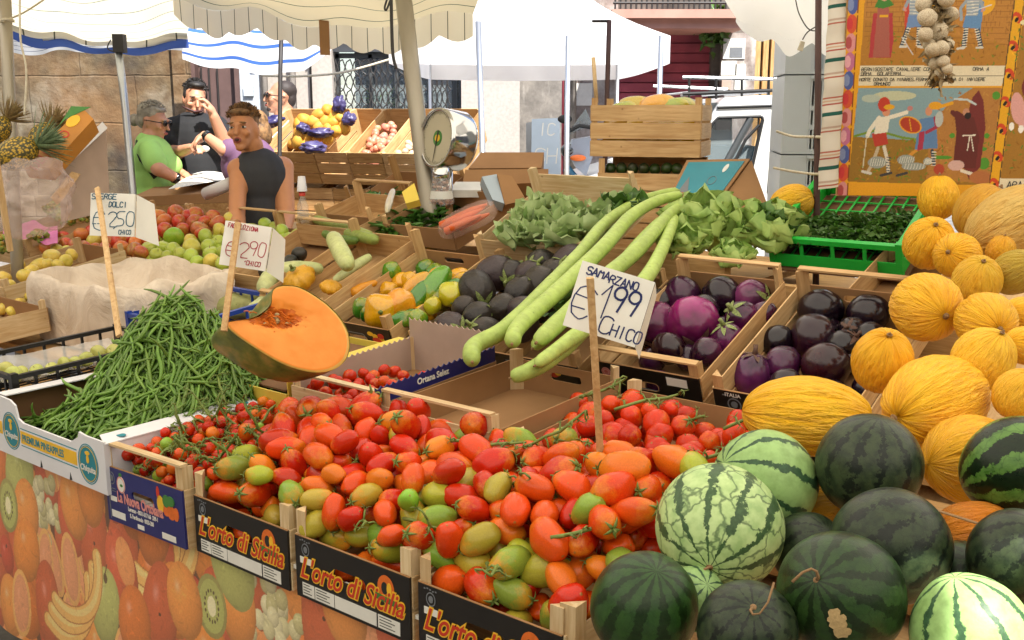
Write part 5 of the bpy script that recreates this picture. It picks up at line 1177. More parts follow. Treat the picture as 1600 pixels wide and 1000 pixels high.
# beans
def beantop(s,t):
    g=math.exp(-(((s+.56)/.21)**2+((t-.34)/.22)**2)*1.0)
    z=.80+.325*g
    if s<-.72:z=min(z,.82)
    return z
BEAN=[]
for i in range(12):
    n=9;c1,c2,L=random.uniform(-1,1)*.9,random.uniform(-1,1)*.8,random.uniform(.85,1.15);P=[];a=0;p=Vector((-.5*L,0,0))
    for k in range(n):P.append(p.copy());u=k/(n-1);a=c1*(u-.5)+c2*math.sin(u*5);p += Vector((math.cos(a),math.sin(a),.25*c2*math.cos(u*4)))*L/n
    m=MB();m.tube(P,[.010,.026,.032,.034,.033,.034,.032,.022,.006],6,flat=.8);BEAN.append(mesh_of(m,'bean_skin'))
def beanM(s,t,z,L,stick=0):
    e=.01;nx=-(beantop(s+e,t)-beantop(s-e,t))/(2*e);ny=-(beantop(s,t+e)-beantop(s,t-e))/(2*e);nrm=(DV*nx+NV*ny+np.array([0,0,1]));nrm /= np.linalg.norm(nrm)
    v=np.random.normal(size=3); 
    if random.random() <.6:v=v+np.array([0,0,-1.6])+NV*-.4         # many hang down the slope
    v -= nrm*(v@nrm)*(1-.12);v /= np.linalg.norm(v)
    return frame(S(s,t,z),v,None,nrm+np.random.normal(size=3)*.15) @ scl(L,L,L)
cand=[]
for _ in range(6000):
    s,t=random.uniform(-.80,-.335),random.uniform(.03,.60)
    if s>-.33 and t>.05 and beantop(s,t) <.86:continue
    if t<.0 and s<-.44 and False:continue
    q=S(s,t,beantop(s,t)+.012)
    e=.02;nn=np.array([-(beantop(s+e,t)-beantop(s-e,t))/(2*e),-(beantop(s,t+e)-beantop(s,t-e))/(2*e),1.]);nw=DV*nn[0]+NV*nn[1]+np.array([0,0,1])
    if nw@(CAM-q) <0 or beantop(s,t) <.815 and random.random() <.6:continue
    cand.append((s,t))
random.shuffle(cand)
for i in range(300):
    s,t=cand[i];z=beantop(s,t)+random.uniform(.006,.022)
    fruit('green_bean','curved slender green bean on the surface of the heap in the white box','green bean',random.choice(BEAN),beanM(s,t,z,random.uniform(.10,.155)),shade('6E9234',.22,.1),'green beans heaped in the white box')
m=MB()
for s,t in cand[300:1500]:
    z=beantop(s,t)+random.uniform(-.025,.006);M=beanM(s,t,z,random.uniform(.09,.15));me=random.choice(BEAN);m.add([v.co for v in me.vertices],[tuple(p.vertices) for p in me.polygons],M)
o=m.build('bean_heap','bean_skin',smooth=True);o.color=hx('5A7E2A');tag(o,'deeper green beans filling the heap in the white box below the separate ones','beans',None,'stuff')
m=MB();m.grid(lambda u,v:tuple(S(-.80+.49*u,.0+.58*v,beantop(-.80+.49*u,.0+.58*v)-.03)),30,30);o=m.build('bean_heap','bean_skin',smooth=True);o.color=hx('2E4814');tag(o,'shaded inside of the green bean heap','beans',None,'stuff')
# yellow cartons and pumpkin
cb=thing('yellow_carton','yellow cardboard carton under the cut pumpkin, behind the white pineapple box','carton',CM(-.60,.42,.80,3))
simple('yellow_card','D8BE4C',.55,.1,10,.05)
for nm,a in (('front_panel',(0,.40,-.004,0,0,.115)),('side_panel',(.4,.404,0,.46,0,.15)),('side_panel',(-.004,0,0,.46,0,.125)),('back_panel',(0,.4,.46,.464,0,.125)),('top_flap',(.345,.408,.02,.46,.151,.155)),('top_flap',(0,.05,.02,.46,.126,.130)),('base_board',(0,.4,0,.46,0,.004))):
    m=MB();m.slab(*a);m.build(nm,'yellow_card',cb)
m=MB()
for k in range(5):m.slab(.4042,.4048,.04+.018*k,.05+.018*k,.03,.09)
m.build('printed_mark','ink_cyan',cb)
m=MB();m.slab(.05,.355,.03,.45,.105,.110);m.build('inner_tray','card_dark',cb)
simple('pumpkin_flesh','EE9434',.5,.12,22,.35,60,col2='E88A26');simple('pumpkin_fibre','DE7A1C',.6,.35,40,.5,50,col2='B04E0C')
m_,nt,b=newmat('pumpkin_rind');v=coords(nt,(1,1,1),False);n=noise_(nt,v,14,4);r=ramp(nt,[(.3,hx('3A4A1E')),(.48,hx('6E7434')),(.62,hx('A88A4A')),(.75,hx('5A6230'))]);nt.links.new(n,r.inputs[0]);nt.links.new(r.outputs[0],b.inputs['Base Color']);b.inputs['Roughness'].default_value=.4;bump(nt,b,noise_(nt,v,40,3),.2,.01)
simple('pumpkin_edge','E4B45A',.5,.2,22,.2)
def pumpkin():
    d0=2.32;cpx=(447,522)
    out=[(352,505),(372,500),(395,496),(413,486),(423,474),(425,458),(430,449),(447,445),(470,449),(495,463),(517,480),(536,502),(546,526),(546,548),(538,565),(522,577),(500,582),(478,580),(455,574),(430,563),(405,548),(382,533),(362,518)]
    nrm=Vector(camdir(.22,.20,.95)).normalized();c=Vector(W(cpx[0],cpx[1],d0))
    X=Vector((1,0,0));X=(X-nrm*X.dot(nrm)).normalized();Yv=nrm.cross(X)
    L=[]
    for u,v in out:
        r=Vector(ray(u,v));k=(c-Vector(CAM)).dot(nrm)/r.dot(nrm);p=Vector(CAM)+r*k-c;L.append((p.dot(X),p.dot(Yv)))
    K=[];n0=len(L)
    for i in range(n0):
        a,b_,c_,d_=(np.array(L[(i+j-1) % n0]) for j in range(4))
        for f in (0,.25,.5,.75):K.append(.5*((2*b_)+(c_-a)*f+(2*a-5*b_+4*c_-d_)*f*f+(3*b_-a-3*c_+d_)*f**3))
    n=len(K);M=Matrix((X,Yv,nrm)).transposed().to_4x4();M.translation=c
    t=thing('cut_pumpkin','large cut piece of pumpkin showing bright orange flesh and seeds, beside the green beans','pumpkin',M)
    cav=np.array([-.012,.030]);cavk=.05
    # seed cavity centre near the notch, in face coordinates
    cx=(Vector(CAM)+Vector(ray(430,495))*((c-Vector(CAM)).dot(nrm)/Vector(ray(430,495)).dot(nrm))-c);cav=np.array([cx.dot(X),cx.dot(Yv)])
    V=[];Fc=[];MI=[];rings=22
    for j in range(rings+1):
        q=j/rings
        for i in range(n):
            p=K[i]*q+cav*(1-q)*.6;dd=(p-cav)*np.array([.6,1.35]);w_=math.exp(-(dd@dd)/(.032**2)*.9)
            z=-.020*w_+w_*.012*noise.noise(Vector((p[0]*90,p[1]*90,3)))+.0015*noise.noise(Vector((p[0]*40,p[1]*40,0)))-.004*(q>.97)
            V.append((p[0],p[1],z))
    for j in range(rings):
        for i in range(n):
            a=j*n+i;b2=j*n+(i+1) % n;Fc.append((a,b2,b2+n,a+n));ce=(np.array(V[a][:2])+np.array(V[b2+n][:2]))/2;dd=(ce-cav)*np.array([.6,1.35]);MI.append(2 if j>rings-2 else 1 if dd@dd<.034**2*(1+.5*noise.noise(Vector((ce[0]*60,ce[1]*60,0)))) and ce[1] <cav[1]+.02 else 0)
    m=MB();m.add(V,Fc);m.m=MI;m.build('flesh',['pumpkin_flesh','pumpkin_fibre','pumpkin_edge'],t,smooth=True)
    V=[];Fc=[];R_=16
    off=Vector((-.075,-.035,0))
    for j in range(R_+1):
        a=j/R_*math.pi/2;sc=math.cos(a)**.45 if j<R_ else 0.001
        for i in range(n):
            p=K[i]*sc*(1+.02*math.sin(i*.8)*math.sin(a));s_=math.sin(a);V.append((p[0]+off.x*s_*(1),p[1]+off.y*s_,-.105*s_-.003*(j>0)))
    for j in range(R_):
        for i in range(n):a=j*n+i;b2=j*n+(i+1) % n;Fc.append((b2,a,a+n,b2+n))
    m=MB();m.add(V,Fc);m.build('rind','pumpkin_rind',t,smooth=True)
    rs_=random.Random(4);m=MB()
    for k in range(9):
        x,y=cav+np.array([rs_.gauss(0,.018),rs_.gauss(-.004,.010)]);m=MB();m.ell((x,y,-.012+.006*rs_.random()),(.006,.0038,.002),nu=8,nv=5);m.build('seed','scar_tan',t,smooth=True)
    m=MB()
    for k in range(46):
        x,y=cav+np.array([rs_.gauss(0,.028),rs_.gauss(-.004,.010)]);a=rs_.uniform(-.6,.6);m.tube([(x,y,-.012),(x+.008*math.cos(a),y+.008*math.sin(a),-.003),(x+.016*math.cos(a),y+.016*math.sin(a)-.003,-.008)],.0012,4)
    m.build('seed_fibres','pumpkin_fibre',t)
pumpkin()
# black plastic crate with apples under a clear sheet, blue plastic crate, paper lined box
plastic_crate('plastic_crate','black plastic crate with a few pale apples, left of the white pineapple box',CM(-1.19,.04,.815,2),.32,.50,.115,'black_plastic',.012,8)
Ga='pale green apples in the black plastic crate'
for u,v,r in ((153,552,13),(135,561,12),(177,549,12),(9,579,14),(21,586,14),(33,582,11),(57,579,11),(80,575,10),(100,568,11),(118,566,10)):
    p=onp(u,v,.90,.05);d=depth(p);k=r*d/F;fruit('apple','pale yellow-green apple by the rim of the black plastic crate','apple',RS.choice(APPLE),towards(p,camdir(RS.gauss(0,.5),RS.gauss(.2,.4),.7),0,(k,k,k)),shade('B4B860',.1,.1),Ga,[('stalk',STALKM)])
m,nt,b=newmat('clear_film');b.inputs['Base Color'].default_value=(.75,.72,.68,1);b.inputs['Roughness'].default_value=.25
tr=nd(nt,'BsdfTransparent');ms=nd(nt,'MixShader');ms.inputs[0].default_value=.42;nt.links.new(tr.outputs[0],ms.inputs[1]);nt.links.new(b.outputs[0],ms.inputs[2]);nt.links.new(ms.outputs[0],nt.nodes['Material Output'].inputs[0])
bump(nt,b,noise_(nt,coords(nt),9,4),.6,.02)
m,nt,b=newmat('bag_film');b.inputs['Base Color'].default_value=(.66,.56,.52,1);b.inputs['Roughness'].default_value=.14
tr=nd(nt,'BsdfTransparent');tr.inputs[0].default_value=(.95,.9,.88,1);ms=nd(nt,'MixShader');ms.inputs[0].default_value=.24;nt.links.new(tr.outputs[0],ms.inputs[1]);nt.links.new(b.outputs[0],ms.inputs[2]);nt.links.new(ms.outputs[0],nt.nodes['Material Output'].inputs[0])
bump(nt,b,noise_(nt,coords(nt),7,4,.6,1.5),.8,.03)
m=MB();m.grid(lambda u,v:tuple(S(-1.17+.28*u,.05+.44*v,.915-.03*math.sin(u*3.1)+.012*noise.noise(Vector((u*5,v*6,2))))),24,24);tag(m.build('plastic_sheet','clear_film',smooth=True),'wrinkled clear plastic sheet lying in the black plastic crate','plastic sheet')
plastic_crate('plastic_crate','blue plastic crate half hidden behind the heap of green beans',CM(-1.30,.64,.84,5),.33,.42,.12,'blue_plastic',.014,5)
G='pale gourds in the blue crate'
tubef('white_gourd','dull green gourd inside the blue crate, seen through its holes','gourd','gourd_skin',[(335,480),(370,478),(410,478)],(.04,.05,.04),(.80,.12),'A8A868',G)
tubef('white_gourd','pale pointed gourd at the right end of the blue crate','gourd','gourd_skin',[(395,490),(412,475),(420,455)],(.035,.03,.012),(.84,.12),'CBD09A',G)
m,nt,b=newmat('lining_paper');v=coords(nt,rnd=False);n=noise_(nt,v,5,6,.65,1.2);r=ramp(nt,[(.3,hx('C8B6A2')),(.65,hx('E2D4C2'))]);nt.links.new(n,r.inputs[0]);nt.links.new(r.outputs[0],b.inputs['Base Color']);b.inputs['Roughness'].default_value=.8;bump(nt,b,n,.6,.03)
def crumple(name,label,cat,outline,zs,mt,n=150,amp=.02,M=ST,flare=.03,group=None):
    P=[np.array(p) for p in outline];k=len(P);ring=[]
    for i in range(n):
        t=i/n*k;j=int(t);f=t-j;a,b_,c_,d_=(P[(j+q-1) % k] for q in range(4));ring.append(.5*((2*b_)+(c_-a)*f+(2*a-5*b_+4*c_-d_)*f*f+(3*b_-a-3*c_+d_)*f**3))
    ctr=sum(ring)/n;rows=[]
    z0,z1,zi=zs
    prof=[(.97,z0),(1.0,z0+(z1-z0)*.25),(1.02,z0+(z1-z0)*.5),(1.03,z0+(z1-z0)*.72),(1.03,z0+(z1-z0)*.88),(1.0,z1),(.95,z1+.004),(.90,z1-.02),(.87,z1-.06),(.84,zi+(z1-zi)*.3),(.80,zi+.02),(.65,zi),(.45,zi),(.2,zi),(.02,zi)]
    V=[]
    for j,(q,z) in enumerate(prof):
        for i in range(n):
            p=ctr+(ring[i]-ctr)*q;w_=Vector((p[0]*9,p[1]*9,z*9));f=min(1,j/2.)
            dn=noise.noise(w_)+.5*(1-2*abs(noise.noise(w_*2.1+Vector((5,0,0)))))+.4*noise.noise(w_*4)
            rd=(ring[i]-ctr)/np.linalg.norm(ring[i]-ctr);zz=z+amp*1.6*noise.noise(Vector((i*.11,0,j*.2)))*(3 <j<10)
            V.append((p[0]+rd[0]*dn*amp*f,p[1]+rd[1]*dn*amp*f,zz+(dn*amp*.6 if j>8 else 0)))
    m=MB();m.add(V,[(j*n+i,j*n+(i+1) % n,(j+1)*n+(i+1) % n,(j+1)*n+i) for j in range(len(prof)-1) for i in range(n)]);o=m.build(name,mt,smooth=True,M=M);tag(o,label,cat,group);return o
crumple('paper_lining','crumpled off-white paper draped over a deep box between the peaches and the green beans','paper',[(-1.90,.62),(-1.6,.60),(-1.33,.62),(-1.30,.85),(-1.33,1.08),(-1.62,1.16),(-1.92,1.10),(-1.96,.85)],(.80,1.035,.90),'lining_paper',amp=.020)
# peaches
def traycrate(label,s,t,z,w,l,h,tilt=6,**k):return crate(label,CM(s,t,z-h,tilt),w,l,h,front='slats',slats=1,posts=k.pop('posts',.03),**k)
traycrate('pale crate of yellow peaches with a purple lining, left of the crumpled paper',-2.46,.62,.965,.36,.52,.085,10,post_mats='pale_wood')
c_=traycrate('small pale crate of yellow peaches with red writing on its end, at the left edge',-2.10,.36,.92,.38,.22,.085,4,post_mats='pale_wood',hole=False)
text('lettering','Agrintu',.045,'red_print',c_,FX @ xyz(.16,.025,.006),shear=.25,offset=.0006)
Gp_='yellow peaches in the left crates'
for u,v,r,pl in [(28,418,13,0),(39,430,13,0),(60,415,14,0),(81,401,14,0),(72,413,12,0),(103,408,11,0),(6,434,12,0),(50,424,12,0),(90,414,10,0),(15,446,10,0),(112,398,10,0),(34,460,13,1),(13,472,12,1),(31,473,9,1),(30,484,9,1),(4,482,12,1),(47,464,9,1),(18,487,9,1)]:
    p=onp(u,v,(.83,.775)[pl],.20);d=depth(p);k=r*d/F
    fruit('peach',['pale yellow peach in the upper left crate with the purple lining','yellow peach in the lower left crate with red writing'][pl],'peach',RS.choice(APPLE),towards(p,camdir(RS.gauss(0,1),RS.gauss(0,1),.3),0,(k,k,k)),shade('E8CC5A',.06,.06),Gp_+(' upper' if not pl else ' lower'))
# apples
for i,(s_,l_) in enumerate(((-2.78,'left'),(-2.45,'middle'),(-2.12,'third'),(-1.79,'right'))):
    crate(['tipped wooden crate of red apples nearest the grapes','tipped wooden crate of red apples under the first price sign','tipped wooden crate of orange-red apples behind the green ones','tipped wooden crate of green apples beside the second price sign'][i],CM(s_,1.16,.90,13),.315,.58,.09,front='slats',slats=1,posts=.03,backrail=1 if i>1 else None,bposts=.075,post_mats='wood',inner='card')
AP=[(248,337,12,'o'),(275,332,13,'r'),(305,335,13,'r'),(333,340,12,'r'),(340,348,13,'b'),(362,342,13,'y'),(228,348,12,'r'),(256,346,13,'o'),(280,347,12,'r'),(304,348,13,'b'),(232,356,13,'o'),(312,358,14,'b'),(286,359,11,'r'),(258,360,13,'r'),(238,362,12,'o'),
      (272,371,16,'G'),(342,360,12,'y'),(322,370,13,'g'),(314,364,10,'r'),(298,376,11,'y'),(214,368,11,'o'),(236,375,13,'r'),(212,380,12,'o'),(234,388,13,'g'),(256,386,11,'g'),(272,391,13,'g'),(300,386,14,'y'),(326,386,13,'g'),(342,378,11,'g'),(330,396,13,'g'),(280,398,12,'g'),(300,402,14,'g'),(308,411,12,'g'),(330,408,13,'y'),(348,412,12,'g'),(350,395,12,'g'),(360,378,12,'g'),(358,360,12,'y'),
      (128,366,13,'o'),(146,377,13,'y'),(186,378,13,'r'),(190,389,13,'o'),(172,376,12,'r'),(210,391,13,'b'),(164,391,13,'b'),(129,388,13,'r'),(118,384,12,'b'),(99,373,12,'r'),(75,386,13,'o'),(102,383,12,'r'),(145,362,12,'r'),(106,394,11,'y'),(155,368,12,'b'),(200,372,12,'r'),(180,366,11,'r'),(150,390,11,'r'),(90,392,11,'y'),(225,368,12,'o'),(415,370,12,'g'),(425,372,10,'g'),(220,395,12,'b'),(245,398,11,'g'),(262,402,11,'g'),(366,352,11,'b'),(320,348,11,'r'),(292,338,11,'r')]
for r_ in range(90):AP.append((RS.uniform(90,380),0,12,'f'))
ac={'o':'E07A38','r':'CC3E28','b':'BC5634','y':'D8C456','g':'AEC048','G':'8CB42C'}
an={'o':'orange-red apple','r':'red apple','b':'streaky brown-red apple','y':'yellow apple','g':'green apple','G':'single bright green apple'}
for u,v,r,c in AP:
    if c == 'f':
        s_,t_=RS.uniform(-2.75,-1.50),RS.uniform(1.18,1.72);p=S(s_,t_,.70+.243*t_+RS.uniform(-.01,.01));u,v,d=proj(p);c='g' if (u>225 and v>368+(u-225)*-.05) or u>345 else RS.choice('rrob');k=.036
    else:p=onp(u,v,.745,.243);d=depth(p);k=r*d/F*1.03
    where=' in the heap right of the first price sign' if u>200 else ' in the heap left of and below the first price sign'
    if c == 'G':where=' perched on top where the red and green apples meet'
    fruit('apple',an[c]+where,'apple',RS.choice(APPLE),towards(p,camdir(RS.gauss(0,1),RS.gauss(.3,.8),RS.gauss(.4,.5)),RS.random()*6,(k,k,k)),shade(ac[c],.1,.12),'apples heaped in the tipped crates',[('stalk',STALKM)] if RS.random() <.4 and v else [])
# grapes
GB=mesh_of(pear(61,1.15,0,nu=10,nv=7),'peach_skin')
def grapes(u,v,r,col,label,n=60,plane=(.80,.25)):
    p=onp(u,v,*plane);d=depth(p);k=r*d/F;t=thing('grape_bunch',label,'grapes',xyz(*p),'bunches of grapes')
    for i in range(n):
        q=rnd_rot() @ Vector((0,0,1));o=link('grape',GB,t,xyz(q.x*k,q.y*k*.7,q.z*k*.55+.01) @ rnd_rot() @ scl(.0105,.0105,.0105));o.color=shade(col,.15,.05)
for u,v,r,n,l in ((92,330,22,60,'green grape bunch behind the plastic bag, left of the first price sign'),(122,322,22,60,'green grape bunch touching the first price sign'),(108,342,20,50,'olive green grape bunch at the front of the grapes'),(135,340,14,36,'small grape bunch under the first price sign'),(5,385,22,60,'green grape bunch cut by the left edge of the photo'),(60,372,14,40,'small dark green bunch beside the pink tissue')):
    grapes(u,v,r,'8CA046',l,n)
crate('crate of green grapes lined with pink tissue, at the far left',CM(-3.25,1.05,.93,13),.5,.6,.09,front='slats',slats=1,posts=.04,post_mats='wood')
simple('pink_tissue','D878B0',.7,.2,10,.4,12)
m=MB();m.grid(lambda u,v:tuple(onp(5+85*u,350+28*v+5*math.sin(u*9),.80,.24)+np.array([0,0,.012*noise.noise(Vector((u*6,v*4,0)))])),24,10);tag(m.build('tissue','pink_tissue',smooth=True),'strip of bright pink tissue paper among the grapes','tissue paper')
# price signs
def sign(name_label,px,d,lines,stick,stick_d,inkm,fold=True,tiltn=0):
    # px: top-left, top-right, bottom-right, bottom-left of the card
    P=[Vector(W(u,v,dd)) for (u,v),dd in zip(px,d)];x=(P[1]-P[0]);wd=x.length;x.normalize();y=(P[0]-P[3]);ht=y.length;y=(y-x*y.dot(x)).normalized();z=x.cross(y)
    M=Matrix((x,y,z)).transposed().to_4x4();M.translation=P[3]
    t=thing('price_sign',name_label,'price sign',M)
    m=MB();n=14
    def f(u,v):return (u*wd,v*ht,.006*math.sin(u*3.0)*(.3+v)+.002*noise.noise(Vector((u*3,v*3,0))))
    m.grid(f,n,n);m.grid(lambda u,v:(u*wd,v*ht,f(u,v)[2]-.0012),n,n);card=m.build('card','white_card',t,smooth=True)
    if fold:
        m=MB();m.grid(lambda u,v:(wd+fold*u*(1-.35*v)+.0005,ht*(v-.0)-.02*u,-.012-.055*u),6,10);m.grid(lambda u,v:(wd-.001,ht*v,-.012*u),3,6);m.build('folded_back','white_card',t,smooth=True)
    m=MB()
    random.seed(11)
    for txt,a,b_,h,wd_,wid in lines:
        xx=a*wd;n0=len(m.v);scrawl(m,txt,xx,b_*ht,h*ht,wd_*ht,I4,0,0,wid=wid)
        for i in range(n0,len(m.v)):X_,Y_,Z_=m.v[i];m.v[i] =(X_,Y_,f(X_/wd,Y_/ht)[2]+.0007+Z_*.2)
    m.build('handwriting',inkm,card)
    a,b_=(Vector(W(u,v,dd)) for (u,v),dd in zip(stick,stick_d));m=MB();dr=(a-b_).normalized();q=dr.cross(Vector(camdir(0,0,1))).normalized();rr=q.cross(dr)
    Mb=Matrix((q,rr,dr)).transposed().to_4x4();Mb.translation=b_;m.slab(-.0065,.0065,-.004,.004,0,(a-b_).length,Mb);m.v=[tuple(M.inverted() @ Vector(p)) for p in m.v];m.build('stick','wood_z',t)
sign('white price card on a wooden stick reading Samarzano 1.99, over the pale gourds',[(890,403),(1003,437),(997,543),(879,508)],[1.86,1.84,1.84,1.86],
     [('SAMA',.10,.83,.115,.022,1.),('RZANO',.42,.80,.115,.022,1.),('€',.02,.16,.50,.020,.95),('1',.36,.28,.50,.020,.7),('99',.53,.42,.36,.034,.75),('C',.47,.06,.26,.022,1.),('HICO',.63,.06,.18,.022,.85)],[(922,434),(941,760)],[1.77,1.96],'ink_blue',.012)
sign('white price card on a stick reading Sberge dolci 2.50, standing over the red apples',[(131,302),(200,304),(200,371),(140,368)],[2.95,2.95,2.95,2.95],
     [('SBERGE',.03,.86,.12,.022,1.1),('DOLCI',.44,.68,.12,.022,.9),('€',.06,.12,.46,.022,.95),('2',.40,.22,.34,.022,1.),(',',.52,.18,.18,.022,1),('50',.60,.24,.34,.022,.85),('CHICO',.66,.05,.10,.018,.75)],[(152,294),(186,525)],[2.93,2.5],'ink_cyan',.05)
sign('white price card with red 2.90 lettering, on a stick at the cut pumpkin',[(350,344),(422,355),(412,424),(342,413)],[2.35,2.35,2.35,2.35],
     [('FAGIOLO',.08,.86,.10,.018,.75),('ZIONA',.48,.85,.09,.018,.8),('€',.10,.22,.34,.020,.95),('2',.38,.22,.34,.020,1.),(',',.52,.14,.14,.020,1),('90',.60,.30,.32,.020,.8),('CHICO',.58,.08,.10,.018,.85)],[(372,348),(350,517)],[2.335,2.26],'ink_red',.03)
m=MB();a,b_=Vector(W(-6,250,2.9)),Vector(W(16,392,3.0));m.tube([b_,a],.010,4);tag(m.build('price_stick','wood_z'),'bare wooden sign stick at the left edge, in front of the plastic bag','stick')
# pineapples, their carton, tray and the plastic bag
m_,nt,b=newmat('pineapple_skin');v=coords(nt,(1,1,.8),False);vo=nd(nt,'TexVoronoi');vo.inputs['Scale'].default_value=7.5;nt.links.new(v,vo.inputs[0]);r=ramp(nt,[(.05,hx('D8A22A')),(.35,hx('A88A28')),(.6,hx('3E3A18'))]);nt.links.new(vo.outputs[0],r.inputs[0]);nt.links.new(r.outputs[0],b.inputs['Base Color']);b.inputs['Roughness'].default_value=.55;bump(nt,b,vo.outputs[0],-.8,.1)
simple('crown_leaf','6E8460',.5,.3,10,.2,30,col2='4A5A3A');simple('dry_crown_leaf','8A7A4A',.6,.3,10,.2,30,col2='6A4A2E')
def pineapple(u,v,d,r,ax,label,mt='crown_leaf',L=2.2):
    p=W(u,v,d);k=r*d/F;t=thing('pineapple',label,'pineapple',towards(p,camdir(*ax),0,(k,k,k)),'pineapples at the far left');m=MB();m.ell((0,0,0),(1,1,1.35),nu=28,nv=18);m.build('fruit_body','pineapple_skin',t,smooth=True)
    m=MB()
    for i in range(44):
        a=i*2.4;h=i/44;lv=MB();M=rot('Z',math.degrees(a)) @ xyz(0,.25*(1-h),1.2+.25*h) @ rot('X',25+60*h)
        def f(x,y,h=h):wd=.17*(1-y)**.8+.004;return ((x-.5)*2*wd,y*L*(1-.35*h),.25*abs(x-.5)*wd*4+(.35-.7*h)*y*y)
        m.grid(f,4,7,M)
    m.build('crown',mt,t,smooth=True)
pineapple(28,240,3.55,30,(-.72,-.45,.5),'ripe yellow pineapple nearest the viewer, its crown pointing right',L=2.6)
for o in list(bpy.data.objects)[-3:]:pass
bpy.data.objects['pineapple'].matrix_basis=towards(W(26,240,3.55),camdir(.80,.42,-.25),0,(25*3.55/F,)*3)
pineapple(66,214,3.8,19,(.3,.75,-.4),'pineapple with a dry brownish crown behind the ripe one','dry_crown_leaf');pineapple(96,226,3.85,18,(-.2,.7,-.5),'pineapple with a dry crown lying in the slanted carton','dry_crown_leaf');pineapple(-6,205,3.8,20,(.4,.6,-.2),'pineapple at the left edge of the photo behind the pole','dry_crown_leaf')
def quadbox(name,label,cat,px,d,th,mt,side=None):
    P=[Vector(W(u,v,dd)) for (u,v),dd in zip(px,d)];nrm=(P[1]-P[0]).cross(P[3]-P[0]).normalized();r_=Vector(ray(*px[2]));P[2] =Vector(CAM)+r_*((P[0]-Vector(CAM)).dot(nrm)/r_.dot(nrm));back=[p-nrm*th for p in P]
    c=sum(P,Vector())/4;m=MB();m.add([p-c for p in P+back],[(0,1,2,3),(7,6,5,4),(0,4,5,1),(1,5,6,2),(2,6,7,3),(3,7,4,0)]);o=m.build(name,mt,M=xyz(*c));tag(o,label,cat);return o,P,nrm
simple('pineapple_card','B87A2C',.6,.15,12,.1)
o,P,nrm=quadbox('pineapple_carton','slanted orange-brown fruit carton printed with a pineapple picture and red lettering, at far left','carton',[(35,258),(76,262),(146,186),(128,168)],[3.6,3.6,3.75,3.75],.07,'pineapple_card')
def onquad(P,c): 
    x=(P[2]-P[1]).normalized();n_=(P[1]-P[0]).cross(P[3]-P[0]).normalized();y=n_.cross(x);M=Matrix((x,y,n_)).transposed().to_4x4();M.translation=P[0]-c;return M
c=sum(P,Vector())/4;M=onquad(P,c)
text('lettering','DELL ORO',.055,'red_print',o,M @ xyz(.0,-.060,.002),shear=.1,xs=.75);m=MB();m.prism([circ(.245,-.03,.03,.022,16)],.002,M);m.build('printed_pineapple','yellow_print',o);m=MB();m.prism([[(.20,-.0),(.30,.02),(.33,-.045),(.28,-.02),(.24,.0)]],.0015,M);m.build('printed_leaf','green_print',o)
quadbox('tray_board','grey display board edge sloping down behind the pineapple carton','board',[(78,272),(82,280),(168,200),(160,190)],[3.72,3.72,3.95,3.95],.02,'white_box')
quadbox('stand_panel','grey-brown side panel of the pineapple stand','stand',[(100,262),(105,345),(172,330),(166,200)],[3.8,3.8,4.0,4.0],.03,'card_grey')
quadbox('wooden_plank','short pale plank sticking out beside the plastic bag','plank',[(88,300),(98,312),(126,272),(112,268)],[3.6,3.6,3.8,3.8],.03,'wood_x')
cc=W(45,308,3.3)
m=MB();m.ell((0,0,0),(.135,.13,.108),nu=90,nv=60,fn=lambda p:1+.30*noise.noise(Vector(p)*1.5)+.22*(.5-abs(noise.noise(Vector(p)*2.2+Vector((4,0,0)))))+.12*(.4-abs(noise.noise(Vector(p)*5)))+.25*max(0,p[2])*p[0]);tag(m.build('plastic_bag','bag_film',smooth=True,M=xyz(*cc)),'crumpled translucent plastic bag hanging at the far left over the grapes','bag')
# ---------------- setting: street, facades, awnings, poles, van ----------------
def plaster(name,c1,c2,sc=1.2,rough=.9,stain=None,bmp=.2):
    m,nt,b=newmat(name);v=coords(nt,rnd=False);n=noise_(nt,v,sc,6,.62);r=ramp(nt,[(.32,hx(c2)),(.62,hx(c1))]);nt.links.new(n,r.inputs[0]);o=r.outputs[0]
    if stain:
        n2=noise_(nt,coords(nt,(1.5,1.5,.35),False),2.2,5,.7);k=ramp(nt,[(.52,(0,0,0)),(.66,(1,1,1))]);nt.links.new(n2,k.inputs[0]);o=mixc(nt,math_(nt,'MULTIPLY',k.outputs[0],.75),o,hx(stain))
    n3=noise_(nt,v,30,3);r3=ramp(nt,[(.35,(.85,.85,.85)),(.65,(1,1,1))]);nt.links.new(n3,r3.inputs[0]);o=mixc(nt,1.,o,r3.outputs[0],'MULTIPLY')
    nt.links.new(o,b.inputs['Base Color']);b.inputs['Roughness'].default_value=rough;bump(nt,b,noise_(nt,v,18,5),bmp,.02);return m
plaster('asphalt','8A867E','5E5A54',2.5);plaster('grey_plaster','B4ACA4','A09890',.8,bmp=.1);plaster('bluish_plaster','B4BCC4','98A0A8',1.2);plaster('old_plaster','8E8880','5E5A56',2.4,stain='C4BEB6');plaster('poster_wall','A89E98','7E7068',5,stain='D8D4CC');plaster('soot_plaster','7A726A','3A3632',1.4)
